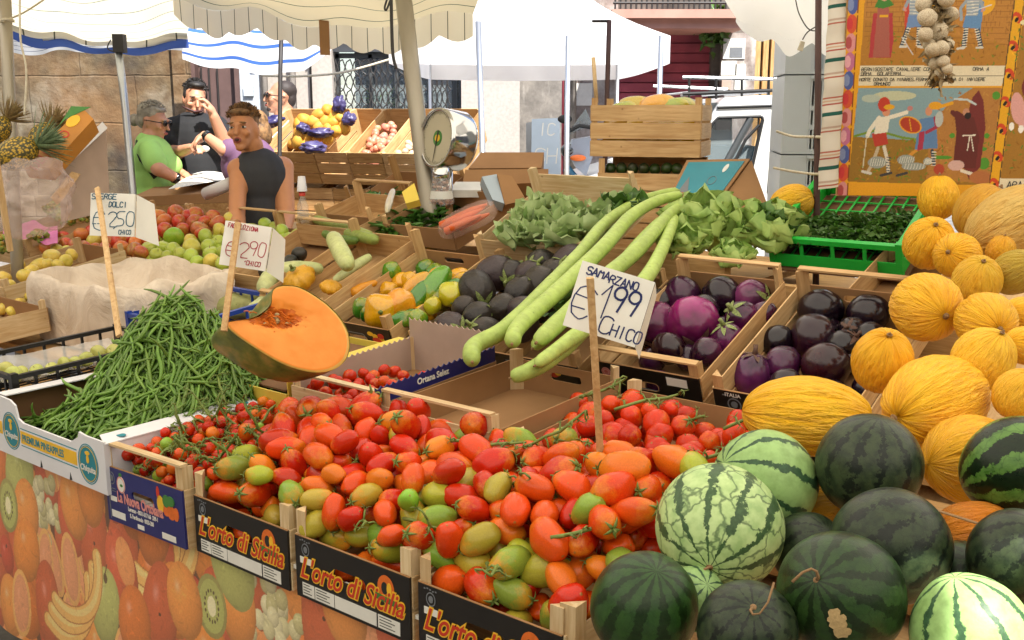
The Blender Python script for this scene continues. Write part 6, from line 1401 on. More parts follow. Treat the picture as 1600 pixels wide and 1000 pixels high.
def stone():
    m,nt,b=newmat('block_stone');v=coords(nt,rnd=False); 
    mp=nd(nt,'Mapping');mp.inputs['Rotation'].default_value=(math.pi/2,0,0);nt.links.new(v,mp.inputs[0])
    br=nd(nt,'TexBrick');br.inputs['Scale'].default_value=1.0;br.inputs['Brick Width'].default_value=1.05;br.inputs['Row Height'].default_value=.46;br.inputs['Mortar Size'].default_value=.012;br.inputs['Mortar Smooth'].default_value=.8
    br.inputs['Color1'].default_value=hx('6E6048');br.inputs['Color2'].default_value=hx('554B3E');br.inputs['Mortar'].default_value=hx('4A4236')
    ds=nd(nt,'Mix',data_type='VECTOR');ds.inputs[0].default_value=.06;tn=nd(nt,'TexNoise');tn.inputs['Scale'].default_value=2.5;nt.links.new(mp.outputs[0],tn.inputs['Vector']);nt.links.new(mp.outputs[0],ds.inputs[4]);nt.links.new(tn.outputs['Color'],ds.inputs[5]);nt.links.new(ds.outputs[1],br.inputs[0])
    n=noise_(nt,v,1.6,6,.65);r=ramp(nt,[(.32,hx('443A30')),(.5,hx('746448')),(.68,hx('968C78'))]);nt.links.new(n,r.inputs[0])
    n2=noise_(nt,v,7,6,.7);r2=ramp(nt,[(.35,(.55,.5,.45)),(.6,(1.05,1.05,1.05))]);nt.links.new(n2,r2.inputs[0])
    o=mixc(nt,.85,br.outputs[0],r.outputs[0]);o=mixc(nt,1.,o,(.74,.76,.80,1),'MULTIPLY');o=mixc(nt,1.,o,r2.outputs[0],'MULTIPLY')  # whole stone coloured darker, standing in for the shade of the awnings
    n4=noise_(nt,v,.9,3);r4=ramp(nt,[(.5,(0,0,0)),(.65,(1,1,1))]);nt.links.new(n4,r4.inputs[0]);o=mixc(nt,math_(nt,'MULTIPLY',r4.outputs[0],.35),o,hx('8E6234'))
    nt.links.new(o,b.inputs['Base Color']);b.inputs['Roughness'].default_value=.9;bump(nt,b,math_(nt,'ADD',n2,math_(nt,'MULTIPLY',br.outputs['Fac'],-.6)),.5,.04)
stone()
simple('door_paint','5E4844',.6,.2,6,.15,20);simple('frame_metal','4A4E50',.5,.2,6,.1,metal=.2);simple('shutter_paint','B44E5C',.6,.25,3,.15,20,col2='8E3A48');simple('dark_iron','2A2624',.6,.3,10,.1);simple('balcony_paint','BC8A7A',.7,.2,4,.1);simple('rust_iron','4A302A',.7,.3,12,.2)
simple('alu','B8BABC',.35,.1,10,.03,metal=.8);simple('pole_steel','A8A090',.42,.22,9,.1,40,metal=.45,stretch=(1,1,.15));simple('white_paint','C9CBC8',.35,.05,5,.02,coat=.4);simple('rubber','1A1A1A',.7,.1);simple('glass_dark','20262A',.08,.2,3,0,spec=.8);simple('rope','C8BFA8',.8,.2,60,.2);simple('awning_grey','8A8C8C',.8,.1,4,.05)
m,nt,b=newmat('pane');b.inputs['Base Color'].default_value=(.3,.36,.38,1);b.inputs['Roughness'].default_value=.04;tr=nd(nt,'BsdfTransparent');ms=nd(nt,'MixShader');ms.inputs[0].default_value=.35;nt.links.new(tr.outputs[0],ms.inputs[1]);nt.links.new(b.outputs[0],ms.inputs[2]);nt.links.new(ms.outputs[0],nt.nodes['Material Output'].inputs[0])
def cloth(name,base,stripes=(),axis=0,period=.25,tr=.55,rough=.8,var='F0EAD8'):
    m,nt,b=newmat(name);tc=nd(nt,'TexCoord');sx=nd(nt,'SeparateXYZ');nt.links.new(tc.outputs['UV'],sx.inputs[0]);o=None
    n=noise_(nt,coords(nt,rnd=False),1.2,4);r=ramp(nt,[(.3,tuple(x*.88 for x in hx(base)[:3])),(.65,hx(base))]);nt.links.new(n,r.inputs[0]);o=r.outputs[0]
    for c0,w_,col in stripes:
        f=math_(nt,'FRACT',math_(nt,'ADD',math_(nt,'DIVIDE',sx.outputs[axis],period),-c0+.5));k=math_(nt,'LESS_THAN',math_(nt,'ABSOLUTE',math_(nt,'SUBTRACT',f,.5)),w_/2);o=mixc(nt,k,o,hx(col))
    nt.links.new(o,b.inputs['Base Color']);b.inputs['Roughness'].default_value=rough;b.inputs['Specular IOR Level'].default_value=.2
    t=nd(nt,'BsdfTranslucent');nt.links.new(o,t.inputs[0]);ms=nd(nt,'MixShader');ms.inputs[0].default_value=tr;nt.links.new(b.outputs[0],ms.inputs[1]);nt.links.new(t.outputs[0],ms.inputs[2]);nt.links.new(ms.outputs[0],nt.nodes['Material Output'].inputs[0])
    bump(nt,b,noise_(nt,coords(nt,rnd=False),3,3),.3,.05)
cloth('stall_canopy','EFE6D2',tr=.6);cloth('cream_awning','E4DCC2',[(.5,.045,'3A5A4A')],1,.23,.52);cloth('cream_valance','F0E8CE',[(.5,.05,'5A5A48')],0,.17,.75)
cloth('blue_band','4A66B4',tr=.3);cloth('white_canvas','FAFAFA',tr=.55);cloth('blue_stripe_canvas','F0F2F6',[(.5,.22,'4A74C4')],1,.21,.4);cloth('grey_valance','9A9C9E',[(.45,.10,'1E2A4A')],1,.3,.2)
cloth('striped_curtain','D8CFC0',[(.5,.07,'2A5A50'),(.2,.03,'B06A5A'),(.26,.03,'C8A890'),(.32,.03,'A85A50'),(.75,.04,'B8A090'),(.82,.03,'B06A5A')],1,.16,.35)
def uvsheet(name,mt,fn,nu,nv,parent=None,su=1.,sv=1.,M=None):
    m=MB();m.grid(fn,nu,nv);o=m.build(name,mt,parent,smooth=True,M=M);uv=o.data.uv_layers.new(name='UVMap')
    for p in o.data.polygons:
        for li,vi in zip(p.loop_indices,p.vertices):uv.data[li].uv=((vi % nu)/(nu-1)*su,(vi//nu)/(nv-1)*sv)
    return o
def struct(o,*a):o['kind'] ='structure';return o
m=MB();m.add([(-60,-40,0),(60,-40,0),(60,90,0),(-60,90,0)],[(0,1,2,3)]);struct(m.build('street','asphalt'))
m=MB();m.slab(-14,2.6,9.6,11.2,.0,.13);struct(m.build('pavement','old_plaster'))
YF=11.
def wx(u,Y=YF):return aty(u,175,Y)[0]
def wz(v,Y=YF):return aty(800,v,Y)[2]
# stone palace wall
t=thing('stone_wall','old wall of large weathered brown stone blocks behind the pineapples','wall',xyz(0,0,0));m=MB();m.slab(-14,wx(303),YF,YF+.6,0,7);m.build('masonry','block_stone',t)
m=MB();m.slab(-14,wx(303)+.02,YF-.12,YF-.001,0,.75);m.build('plinth','block_stone',t)
m=MB();m.slab(wx(278),wx(303),YF-.10,YF-.001,.75,7);m.build('corner_pilaster','block_stone',t)
bd=thing('grey_building','grey plastered building with a brown double door and a barred shop window','building',xyz(0,0,0))
X0,X1=wx(303),wx(812);dr=(wx(306),wx(374));wn_=(wx(521),wx(721));dz,wz1,wz0=wz(62),wz(58),wz(210)
def wallseg(m,x0,x1,z0,z1):m.slab(x0,x1,YF,YF+.5,z0,z1)
m=MB();wallseg(m,X0,wx(408),dz,7);wallseg(m,dr[1],wx(408),.0,dz);m.build('bluish_wall','bluish_plaster',bd)
m=MB();wallseg(m,X0,dr[0],0,dz);wallseg(m,wx(408),wn_[0],0,7);wallseg(m,wn_[0],wn_[1],wz1,7);wallseg(m,wn_[0],wn_[1],0,wz0);wallseg(m,wn_[1],X1,0,7);m.build('plaster_wall','grey_plaster',bd)
dd=MB();dd.slab(dr[0],dr[1],YF+.12,YF+.2,0,dz);dob=dd.build('door','door_paint',bd)
for i in range(2):
    a=dr[0]+(dr[1]-dr[0])*(.03 if i == 0 else .40);b2=dr[0]+(dr[1]-dr[0])*(.37 if i == 0 else .97)
    m=MB()
    for z0,z1 in ((1.35,dz-.28),(.2,1.2)):
        m.slab(a+.04,b2-.04,YF+.105,YF+.119,z0,z1)
    m.build('door_panel','door_paint',dob); 
    for z0,z1 in ((1.35,dz-.28),(.2,1.2)):
        q=MB();q.slab(a+.03,a+.045,YF+.09,YF+.104,z0,z1);q.slab(b2-.045,b2-.03,YF+.09,YF+.104,z0,z1);q.build('door_moulding','dark_iron',dob)
m=MB();m.slab(dr[0]-.02,dr[0]+.02,YF-.02,YF+.11,0,dz);m.slab(dr[1]-.03,dr[1]+.02,YF-.02,YF+.11,0,dz);m.slab(dr[0]+.02,dr[1]-.03,YF-.02,YF+.11,dz-.05,dz+.03);m.build('door_frame','door_paint',bd)
# shop window
m=MB();m.slab(wn_[0],wn_[1],YF+.30,YF+.32,wz0,wz1);wo=m.build('window','pane',bd)
m=MB();m.slab(wn_[0],wn_[1],YF+1.6,YF+1.65,0,wz1+.3);m.build('shop_interior','soot_plaster',bd)
m=MB(); 
for u in (521,573,614,668,706,716):m.slab(wx(u),wx(u)+.04,YF+.22,YF+.29,wz0,wz1-.16)
m.slab(wn_[0],wn_[1],YF+.22,YF+.29,wz1-.20,wz1-.15);m.build('window_frame','frame_metal',wo)
m=MB();m.slab(wn_[0],wn_[1],YF+.1,YF+.21,wz1-.14,wz1);m.build('shop_fascia','awning_grey',bd)
m=MB();m.slab(wx(556),wx(580),YF+.085,YF+.099,wz1-.10,wz1-.05);m.build('fascia_label','white_print',bd)
for i,(u,u2) in enumerate(((524,572),(576,612),(618,666),(672,704))):
    m=MB()
    for k in range(4):
        a,b2=wx(u+(u2-u)*k/4),wx(u+(u2-u)*(k+1)/4);z0,z1=wz0,wz1-.22;n=5
        for j in range(n):
            za,zb_=z0+(z1-z0)*j/n,z0+(z1-z0)*(j+1)/n;m.tube([(a,YF+.08,za),((a+b2)/2,YF+.08,(za+zb_)/2+.05),(b2,YF+.08,zb_)],.007,5);m.tube([(a,YF+.08,zb_),((a+b2)/2,YF+.08,(za+zb_)/2-.05),(b2,YF+.08,za)],.007,5)
    m.build('window_grating','dark_iron',bd)
m=MB();m.slab(wx(655),wx(700),YF+.8,YF+.82,wz(120),wz(108));m.build('red_signboard','red_print',bd);m=MB();m.slab(wx(664),wx(698),YF+.9,YF+.92,wz(170),wz(122));m.build('display_board','white_print',bd)
for u,r_,nm in ((417,.035,'drain_pipe'),(460,.04,'drain_pipe'),(489,.012,'cable')):
    m=MB();m.tube([(wx(u),YF-.05,0),(wx(u),YF-.05,7)],r_,8);m.build(nm,'grey_plaster' if r_>.02 else 'dark_iron',bd,smooth=True)
m=MB();m.slab(wx(383),wx(398),YF-.03,YF-.001,wz(150),wz(134));m.build('meter_box','bluish_plaster',bd);m=MB();m.slab(wx(398),wx(406),YF-.06,YF-.001,wz(102),wz(92));m.build('meter_box','white_print',bd)
m=MB();m.tube([(wx(486),YF-.06,wz(80)),(wx(490),YF-.1,wz(84)),(wx(494),YF-.06,wz(80))],.02,6);m.build('hook','dark_iron',bd)
# potted plant in the window
pt=thing('potted_plant','small spiky potted palm behind the barred shop window','plant',xyz(wx(586),YF+.55,wz(185)));m=MB();m.lathe([(0,0),(.07,0),(.09,.14),(0,.14)],14);m.build('pot','rust_iron',pt)
m=MB()
for i in range(34):leaf(m,rot('Z',random.random()*360) @ xyz(0,.01,.14) @ rot('X',random.uniform(15,80)),random.uniform(.2,.32),.03,.02,i,6,3,.4)
m.build('foliage','leaf_lettuce',pt,smooth=True)
# building to the right: rough pillar, pipe, posters, red shutter, balcony
Y2=12.5
b3=thing('shutter_building','shabby building with a red roller shutter under a railed balcony','building',xyz(0,0,0))
def w2(u):return wx(u,Y2)
def z2(v):return wz(v,Y2)
m=MB();m.slab(w2(805),w2(872),Y2-.9,Y2-.3,0,7);m.build('rough_pillar','old_plaster',b3)
m=MB();m.slab(w2(872),w2(962),Y2,Y2+.5,0,7);m.build('postered_wall','poster_wall',b3)
m=MB();m.slab(w2(962),w2(1108),Y2,Y2+.5,z2(50),7);m.build('lintel_wall','soot_plaster',b3)
m=MB();m.slab(w2(1108),w2(1340),Y2,Y2+.5,0,7);m.build('side_wall','soot_plaster',b3)
m=MB()
for k in range(22):z=.02+k*(z2(50)-.02)/22;m.slab(w2(962),w2(1108),Y2+.10+.02*(k % 2),Y2+.14+.02*(k % 2),z,z+(z2(50)-.02)/22-.012)
m.slab(w2(962),w2(1108),Y2+.17,Y2+.2,0,z2(50));m.build('roller_shutter','shutter_paint',b3)
m=MB();m.slab(w2(1122),w2(1166),Y2-.35,Y2-.001,0,z2(55));m.build('postered_pier','poster_wall',b3)
for u0,v0,u1,v1,c in ((1126,60,1160,92,'white_print'),(1124,95,1148,118,'white_print'),(1136,74,1156,90,'lettering_grey'),(1146,100,1162,140,'white_print'),(892,130,925,165,'white_print'),(900,60,930,100,'poster_wall'),(1126,122,1140,140,'card_grey')):
    yy=Y2-.36 if u0>1000 else Y2-.01
    m=MB();m.slab(wx(u0,yy),wx(u1,yy),yy-.003*(1+(c == 'lettering_grey')),yy+.004,wz(v1,yy),wz(v0,yy));m.build('poster',c,b3)
m=MB();m.tube([(w2(875),Y2-.1,0),(w2(877),Y2-.1,7)],.04,8);m.build('drain_pipe','shutter_paint',b3,smooth=True)
m=MB();m.tube([(w2(893),Y2-.1,0),(w2(893),Y2-.1,7)],.05,8);m.build('drain_pipe','old_plaster',b3,smooth=True)
zb2=wz(28,Y2-1.1)
m=MB();m.slab(w2(940),w2(1135),Y2-1.1,Y2-.001,zb2,zb2+.09);m.slab(w2(945),w2(1130),Y2-1.0,Y2-.002,zb2-.10,zb2-.002);bal=m.build('balcony_slab','balcony_paint',b3)
m=MB()
for k in range(26):x=w2(945)+(w2(1130)-w2(945))*k/25;m.tube([(x,Y2-1.04,zb2+.09),(x,Y2-1.04,zb2+1.05)],.011,5)
m.tube([(w2(942),Y2-1.04,zb2+1.06),(w2(1133),Y2-1.04,zb2+1.06)],.02,6);m.tube([(w2(942),Y2-1.04,zb2+.16),(w2(1133),Y2-1.04,zb2+.16)],.015,6);m.build('balcony_railing','dark_iron',bal)
m=MB()
for k in range(5):m.slab(w2(1172+12*k),w2(1180+12*k),Y2-.14,Y2-.08,0,3.)
m.build('wooden_boards','old_wood_z',b3)
vn=MB()
for i in range(160):a=random.gauss(0,1);leaf(vn,xyz(w2(1108+random.gauss(0,10)),Y2-.25+random.gauss(0,.08),z2(45+random.gauss(0,14))) @ rnd_rot(),.12,.08,.2,i,4,3)
tag(vn.build('climbing_plant','leaf_dark',smooth=True),'dark creeper growing at the top of the poster-covered pier beside the shutter','plant')
for nm,l,x0,x1,y0,y1,mt in (('added_opposite_building','unseen plastered building added behind the viewer to cut sky light',-18,18,-10,-9,'old_plaster'),('added_side_building','unseen stone building added on the left to cut sky light',-14,-13,-9,11,'block_stone'),('added_side_building','unseen plastered building added on the right to cut sky light',11,12,-9,16,'old_plaster')):  # unseen buildings added out of frame to cut the sky fill
    t=thing(nm,l,'building');m=MB();m.slab(x0,x1,y0,y1,0,9.5);m.build('wall',mt,t);m=MB();m.slab(x0-.2,x1+.2,y0-.2,y1+.2,9.5,9.8);m.build('cornice','grey_plaster',t)
# ---- stall canopy overhead: out of the picture, shades the produce ----
wc=W(1500,985,1.35);hz_=2.35;k_=(hz_-wc[2])/sdir.z;hole=(wc[0]+sdir.x*k_,wc[1]+sdir.y*k_)
t=thing('stall_canopy','cream cloth canopy stretched overhead above the whole stall','canopy',xyz(0,0,0))
def can_f(x,y):return hz_+.04*math.sin(x*1.7)+.03*math.sin(y*2.1)
m=MB();nx,ny=70,74;xs=np.linspace(-4.2,4.6,nx);ys=np.linspace(-2.6,5.0,ny)
V=[(x,y,can_f(x,y)) for y in ys for x in xs];Fc=[]
for j in range(ny-1):
    for i in range(nx-1):
        cx,cy=(xs[i]+xs[i+1])/2,(ys[j]+ys[j+1])/2
        if ((cx-hole[0])/.12)**2+((cy-hole[1])/.11)**2 <1:continue
        Fc.append((j*nx+i,j*nx+i+1,(j+1)*nx+i+1,(j+1)*nx+i))
m.add(V,Fc);m.build('canvas','stall_canopy',t,smooth=True)
for x in (-4.1,4.5):
    for y in (-2.5,3.05):q=MB();q.tube([(x,y,0),(x,y,2.4)],.02,8);q.build('pole','alu',t)
# ---- awnings ----
def lerp(a,b,t):return a*(1-t)+b*t
def awning(name,label,e0,e1,n0,n1,mt,su,sv,sag=.05,nu=40,nv=24,group=None,wav=.012):
    t=thing(name,label,'awning',xyz(0,0,0),group)
    def f(u,v):
        p=lerp(lerp(e0,e1,u),lerp(n0,n1,u),v);s_=-sag*math.sin(math.pi*u)*math.sin(math.pi*min(1,v+.25));w_=wav*noise.noise(Vector((u*5,v*4,su)))*3
        return (p[0],p[1],p[2]+s_+w_)
    uvsheet('canvas',mt,f,nu,nv,t,su,sv);return t,f
def valance(t,f,h,mt,su,nm='valance',sc=0,dy=0,n=90,z0=0.,v=0.0):
    def g(u,w_):
        p=f(u,v);hh=h*(1+(sc*abs(math.sin(u*math.pi*su/.34)) if sc else 0));return (p[0]+.0,p[1]+.01*math.sin(u*su*14)*w_+dy,p[2]-z0-hh*w_-.012*math.sin(u*9)*w_)
    uvsheet(nm,mt,g,n,5,t,su,1.)
t,f=awning('cream_awning','cream awning with thin green lines and a blue edge band, upper left',W(10,36,6.0),W(293,52,6.2),W(-260,-190,3.4),W(330,-190,3.5),'cream_awning',4,2.4,.10)
valance(t,f,.035,'cream_valance',1.);valance(t,f,.045,'blue_band',1.,'blue_edge_band',z0=.036,dy=.004)
m=MB();m.tube([W(15,40,6.02),W(293,56,6.22)],.012,8);m.build('frame_bar','alu',t)
t,f=awning('back_awning','greyish awning edge with a dark blue line, just below the cream awning',W(8,60,6.9),W(285,58,7.0),W(0,40,8.2),W(285,38,8.3),'grey_valance',4,.6,.02)
valance(t,f,.085,'grey_valance',3.)
t,f=awning('striped_awning','white awning with bold blue stripes between the brown door and the cream awning',W(283,58,7.6),W(556,50,7.6),W(270,-60,9.6),W(600,-60,9.6),'blue_stripe_canvas',4,1.5,.03)
def strf(u,w_):
    p=f(u,0);h=.16+.10*math.sin(math.pi*min(1,u*1.02))-.14*max(0,u-.7)/.3;return (p[0],p[1]-.02*math.sin(u*18)*w_,p[2]-h*w_)
uvsheet('valance','blue_stripe_canvas',strf,60,14,t,3,.46)
t,f=awning('cream_awning','cream awning with dark lines and a loose hanging edge, over the scale and steel pole',W(270,-6,4.9),W(739,22,4.3),W(180,-420,3.15),W(860,-300,3.3),'cream_awning',4,2.6,.12,wav=.02)
valance(t,f,.085,'cream_valance',3.4,sc=.35)
m=MB();m.slab(-.022,.022,-.003,.003,-.16,0,xyz(*W(506,28,4.55)));m.build('hanging_strap','card',t)
# white gazebo
A0,A1=W(607,62,6.3),W(1048,50,6.3);zt_=(A0[2]+A1[2])/2;dep=3.2
t=thing('white_gazebo','white market gazebo with a straight hanging edge, blown bright by the sun','gazebo',xyz(0,0,0));C_=[Vector((A0[0],A0[1],zt_)),Vector((A1[0],A1[1],zt_)),Vector((A1[0],A1[1]+dep,zt_)),Vector((A0[0],A0[1]+dep,zt_))];ap=sum(C_,Vector())/4+Vector((-.1,0,.95))
m=MB()
for i in range(4):
    a,b2=C_[i],C_[(i+1) % 4]
    m.grid(lambda u,v,a=a,b2=b2:tuple(a.lerp(b2,u).lerp(ap,v)-Vector((0,0,.14*math.sin(math.pi*v)*(1-.3*math.sin(math.pi*u))))),16,12)
m.build('roof_canvas','white_canvas',t,smooth=True)
for i in range(4):
    a,b2=C_[i],C_[(i+1) % 4];m=MB();m.grid(lambda u,v,a=a,b2=b2:tuple(a.lerp(b2,u)-Vector((0,.015*math.sin(u*30)*v,.165*v+.012*math.sin(math.pi*u)*v))),60,5);m.build('valance','white_canvas',t,smooth=True)
for i,c in enumerate((C_[2],C_[3],Vector((aty(886,200,6.34)[0],6.34,zt_)),Vector((aty(1029,200,6.36)[0],6.36,zt_)))):
    m=MB();m.tube([(c.x,c.y,0),(c.x,c.y,zt_-.01)],.016,10);m.build('pole','alu',t,smooth=True)
m=MB();m.tube([W(747,34,5.9),W(756,300,5.9),W(766,560,5.9)],.018,10);tag(m.build('tent_pole','alu',smooth=True),'pale metal pole in front of the gazebo, right of the steel pole','pole')
# white cloth at upper right
t,f=awning('white_canopy_corner','bright white cloth corner hanging at the upper right, left of the striped curtain',W(1150,28,3.9),W(1330,52,3.3),W(1020,-240,4.2),W(1400,-240,2.9),'white_canvas',2,1,.05)
def hang(u,w_):
    p=f(u,0);h=.045+.025*abs(math.sin(u*9))-.03*(1-u);return (p[0],p[1]-.01*math.sin(u*20)*w_,p[2]-h*w_)
uvsheet('valance','white_canvas',hang,60,5,t,2,1)
# ---- poles, ropes ----
def pole(label,pts,r,mt,name='pole',cat='pole',n=14,end=None):
    P=[Vector(W(*p)) for p in pts]; 
    if end is not None:P.append(P[-1]+(P[-1]-P[-2]).normalized()*end)
    m=MB();m.tube(P,r,n);return tag(m.build(name,mt,smooth=True),label,cat)
pole('thick scratched steel pole rising through the middle of the stall, beside the scale',[(624,-60,4.1),(646,130,4.1),(669,318,4.1)],.034,'pole_steel',end=.9)
pole('shiny silver tent pole left of the woman in green',[(183,62,5.75),(196,170,5.75),(208,305,5.75)],.021,'alu',end=1.0)
m=MB();m.slab(-.03,.03,-.03,.03,-.05,.05,xyz(*W(187,68,5.74)));tag(m.build('pole_clamp','dark_iron'),'dark clamp at the head of the silver tent pole','clamp')
pole('beige wooden post at the left edge with a rope knotted round it',[(6,-40,4.2),(12,100,4.2),(17,205,4.2)],.025,'pole_steel',end=1.3)
pole('rust-brown iron pole in front of the stacked grey crates at right',[(1279,-30,3.35),(1278,150,3.35),(1276,330,3.35)],.0105,'rust_iron',end=1.)
pole('dark iron pole with a short top hook, before the man in sunglasses',[(440,46,5.6),(438,110,5.6),(437,240,5.6)],.012,'dark_iron',end=1.)
m=MB();m.tube([W(437,46,5.6),W(450,47,5.6)],.008,6);tag(m.build('hook','dark_iron'),'small hook on top of the dark iron pole by the man in sunglasses','hook')
pole('brown iron pole with a top hook pointing left, behind the papaya crate',[(952,32,5.0),(950,100,5.0),(947,200,5.0)],.012,'rust_iron',end=1.1)
m=MB();m.tube([W(925,33,5.0),W(952,33,5.0)],.008,6);tag(m.build('hook','dark_iron'),'hook on top of the brown pole behind the papaya crate','hook')
pole('pale wooden stick standing beside the brown pole at the papaya crate',[(927,90,4.6),(932,160,4.6)],.010,'pale_wood_z','stick','stick',6)
def rope(label,pts,r=.004,mt='rope',name='rope',cat='rope'):
    P=[Vector(W(*p)) for p in pts];Q=[]
    for i in range((len(P)-1)*8+1):
        t=i/8;j=min(int(t),len(P)-2);f=t-j;a,b_,c_,d_=P[max(j-1,0)],P[j],P[j+1],P[min(j+2,len(P)-1)];Q.append(.5*((2*b_)+(c_-a)*f+(2*a-5*b_+4*c_-d_)*f*f+(3*b_-a-3*c_+d_)*f**3))
    m=MB();m.tube(Q,r,6);return tag(m.build(name,mt,smooth=True),label,cat)
rope('thin rope tied from the left post up to the awning',[(4,34,4.15),(40,18,4.2),(85,-12,4.3)])
rope('cord hanging down in front of the stone wall at left',[(31,-10,3.6),(32,60,3.6),(41,110,3.6),(38,180,3.6)],.0035)
rope('rope loop knotted round the left post',[(0,33,4.17),(10,30,4.15),(22,33,4.17)],.007)
rope('cord tied round the left post low down',[(0,184,4.17),(10,176,4.15),(24,177,4.17)],.004)
rope('white cable sagging across the grey building',[(408,118,9.5),(470,119,9.5),(540,112,9.5),(625,88,9.5)],.012)
rope('dark strap hanging beside the steel pole',[(611,-20,3.9),(612,40,3.9),(614,85,3.9),(619,107,3.9)],.007,'dark_iron','strap','strap')
rope('dark loop of cord by the top of the steel pole',[(606,-5,3.8),(601,12,3.8),(604,15,3.8),(610,0,3.8)],.004,'dark_iron')
rope('upper white rope tied across the stacked grey crates',[(1213,205,3.75),(1240,213,3.7),(1278,214,3.32),(1305,216,3.0)],.005)
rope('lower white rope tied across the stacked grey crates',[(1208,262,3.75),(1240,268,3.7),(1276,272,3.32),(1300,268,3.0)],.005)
rope('thin black wire looping down beside the iron pole at right',[(1242,-8,3.4),(1248,20,3.4),(1262,44,3.4),(1276,48,3.36),(1282,42,3.36)],.002,'dark_iron','wire','wire')
rope('second black wire bending down to the hanging plug',[(1278,40,3.36),(1262,50,3.4),(1254,62,3.4)],.002,'dark_iron','wire','wire')
m=MB();m.box((0,0,0),(.017,.012,.03),xyz(*W(1252,72,3.4)) @ rot('Y',15),taper=.8);tag(m.build('plug','rope'),'small pale plug dangling on a wire beside the iron pole','plug')
rope('ring of wire hanging from the awning frame near the silver pole',[(173,62,5.9),(168,75,5.9),(178,80,5.9),(184,70,5.9)],.004,'dark_iron','wire','wire')
# stacked grey crates
for k in range(7):
    t=thing('grey_plastic_crate',['lowest','second lowest','third','fourth','fifth','sixth','topmost'][k]+' grey perforated plastic crate in the stack behind the iron pole','crate',xyz(*[*W(1222,200,3.85)[:2],k*.293]) @ rot('Z',-8),'stacked grey plastic crates');w_,l,h=.30,.4,.288
    m=MB();m.slab(0,.095,-.004,0,0,h);m.build('smooth_end','grey_plastic',t)
    m=MB();x=.096
    while x<w_-.005:m.slab(x,x+.006,-.004,0,0,h);x += .0135
    for z in (0,.09,.16,h-.02):m.slab(.095,w_,-.006,.001,z,z+.018)
    m.slab(.095,w_,-.012,.0,h-.012,h);m.build('slotted_side','grey_plastic',t);m=MB();m.slab(0,.004,0,l,0,h);m.slab(w_-.004,w_,0,l,0,h);m.slab(0,w_,l,l+.004,0,h);m.slab(0,w_,0.01,l,0,.004);m.build('outer_shell','grey_plastic',t)
# striped curtain at the left of the painted board
t=thing('striped_curtain','narrow rolled cloth with red, white and green cross stripes along the painted board','curtain',xyz(0,0,0))
a,b2=W(1312,-30,2.9),W(1293,296,2.9)
uvsheet('cloth','striped_curtain',lambda u,v:tuple(lerp(a,b2,v)+np.array([.028*math.sin((u-.5)*3.1),-.02*math.cos((u-.5)*3.1)-.004*math.sin(v*40),.01*u])),14,60,t,1,.62)
# garlic braid
g=thing('garlic_braid','braid of dried garlic bulbs hanging in front of the painted board','garlic',xyz(*W(1463,60,2.55)))
simple('garlic_skin','C9BCA0',.6,.25,9,.3,30,col2='9A8468');simple('husk','A8946E',.8,.3,14,.4,30,col2='7A6444')
px_=2.55/1600
GBm=MB();GBm.ell((0,0,0),(1,1,.86),nu=20,nv=14,fn=lambda p:1+.05*math.cos(7*math.atan2(p[1],p[0]))*(1-abs(p[2]))+.35*max(0,p[2]-.8)*2);GBm=mesh_of(GBm,'garlic_skin')
for i,(u,v,r) in enumerate(((1450,-6,15),(1478,-2,14),(1443,8,14),(1449,28,15),(1465,50,17),(1446,54,12),(1486,22,12),(1470,76,13),(1481,70,10),(1458,78,12),(1452,70,10),(1474,96,10),(1462,100,11),(1480,108,9),(1468,115,9))):
    q=W(u,v,2.55-(.03 if i % 2 else 0))-W(1463,60,2.55);k=r*px_;link('garlic_bulb',GBm,g,xyz(*q) @ rot('X',random.uniform(-60,60)) @ rot('Y',random.uniform(-60,60)) @ scl(k,k,k))
m=MB();P=[W(1470+6*math.sin(i*.9),-20+i*14,2.57)-W(1463,60,2.55) for i in range(10)];m.tube(P,.010,7)
m.build('braided_stems','husk',g,smooth=True)
m=MB()
for i in range(150):
    v=random.uniform(0,130);u=1466+random.gauss(0,8)+(4 if v>70 else 0);q=W(u,v,2.55)-W(1463,60,2.55);leaf(m,xyz(*q) @ rnd_rot(),random.uniform(.02,.045),.012,.5,i,5,4,.6)
m.build('dry_husks','husk',g,smooth=True)
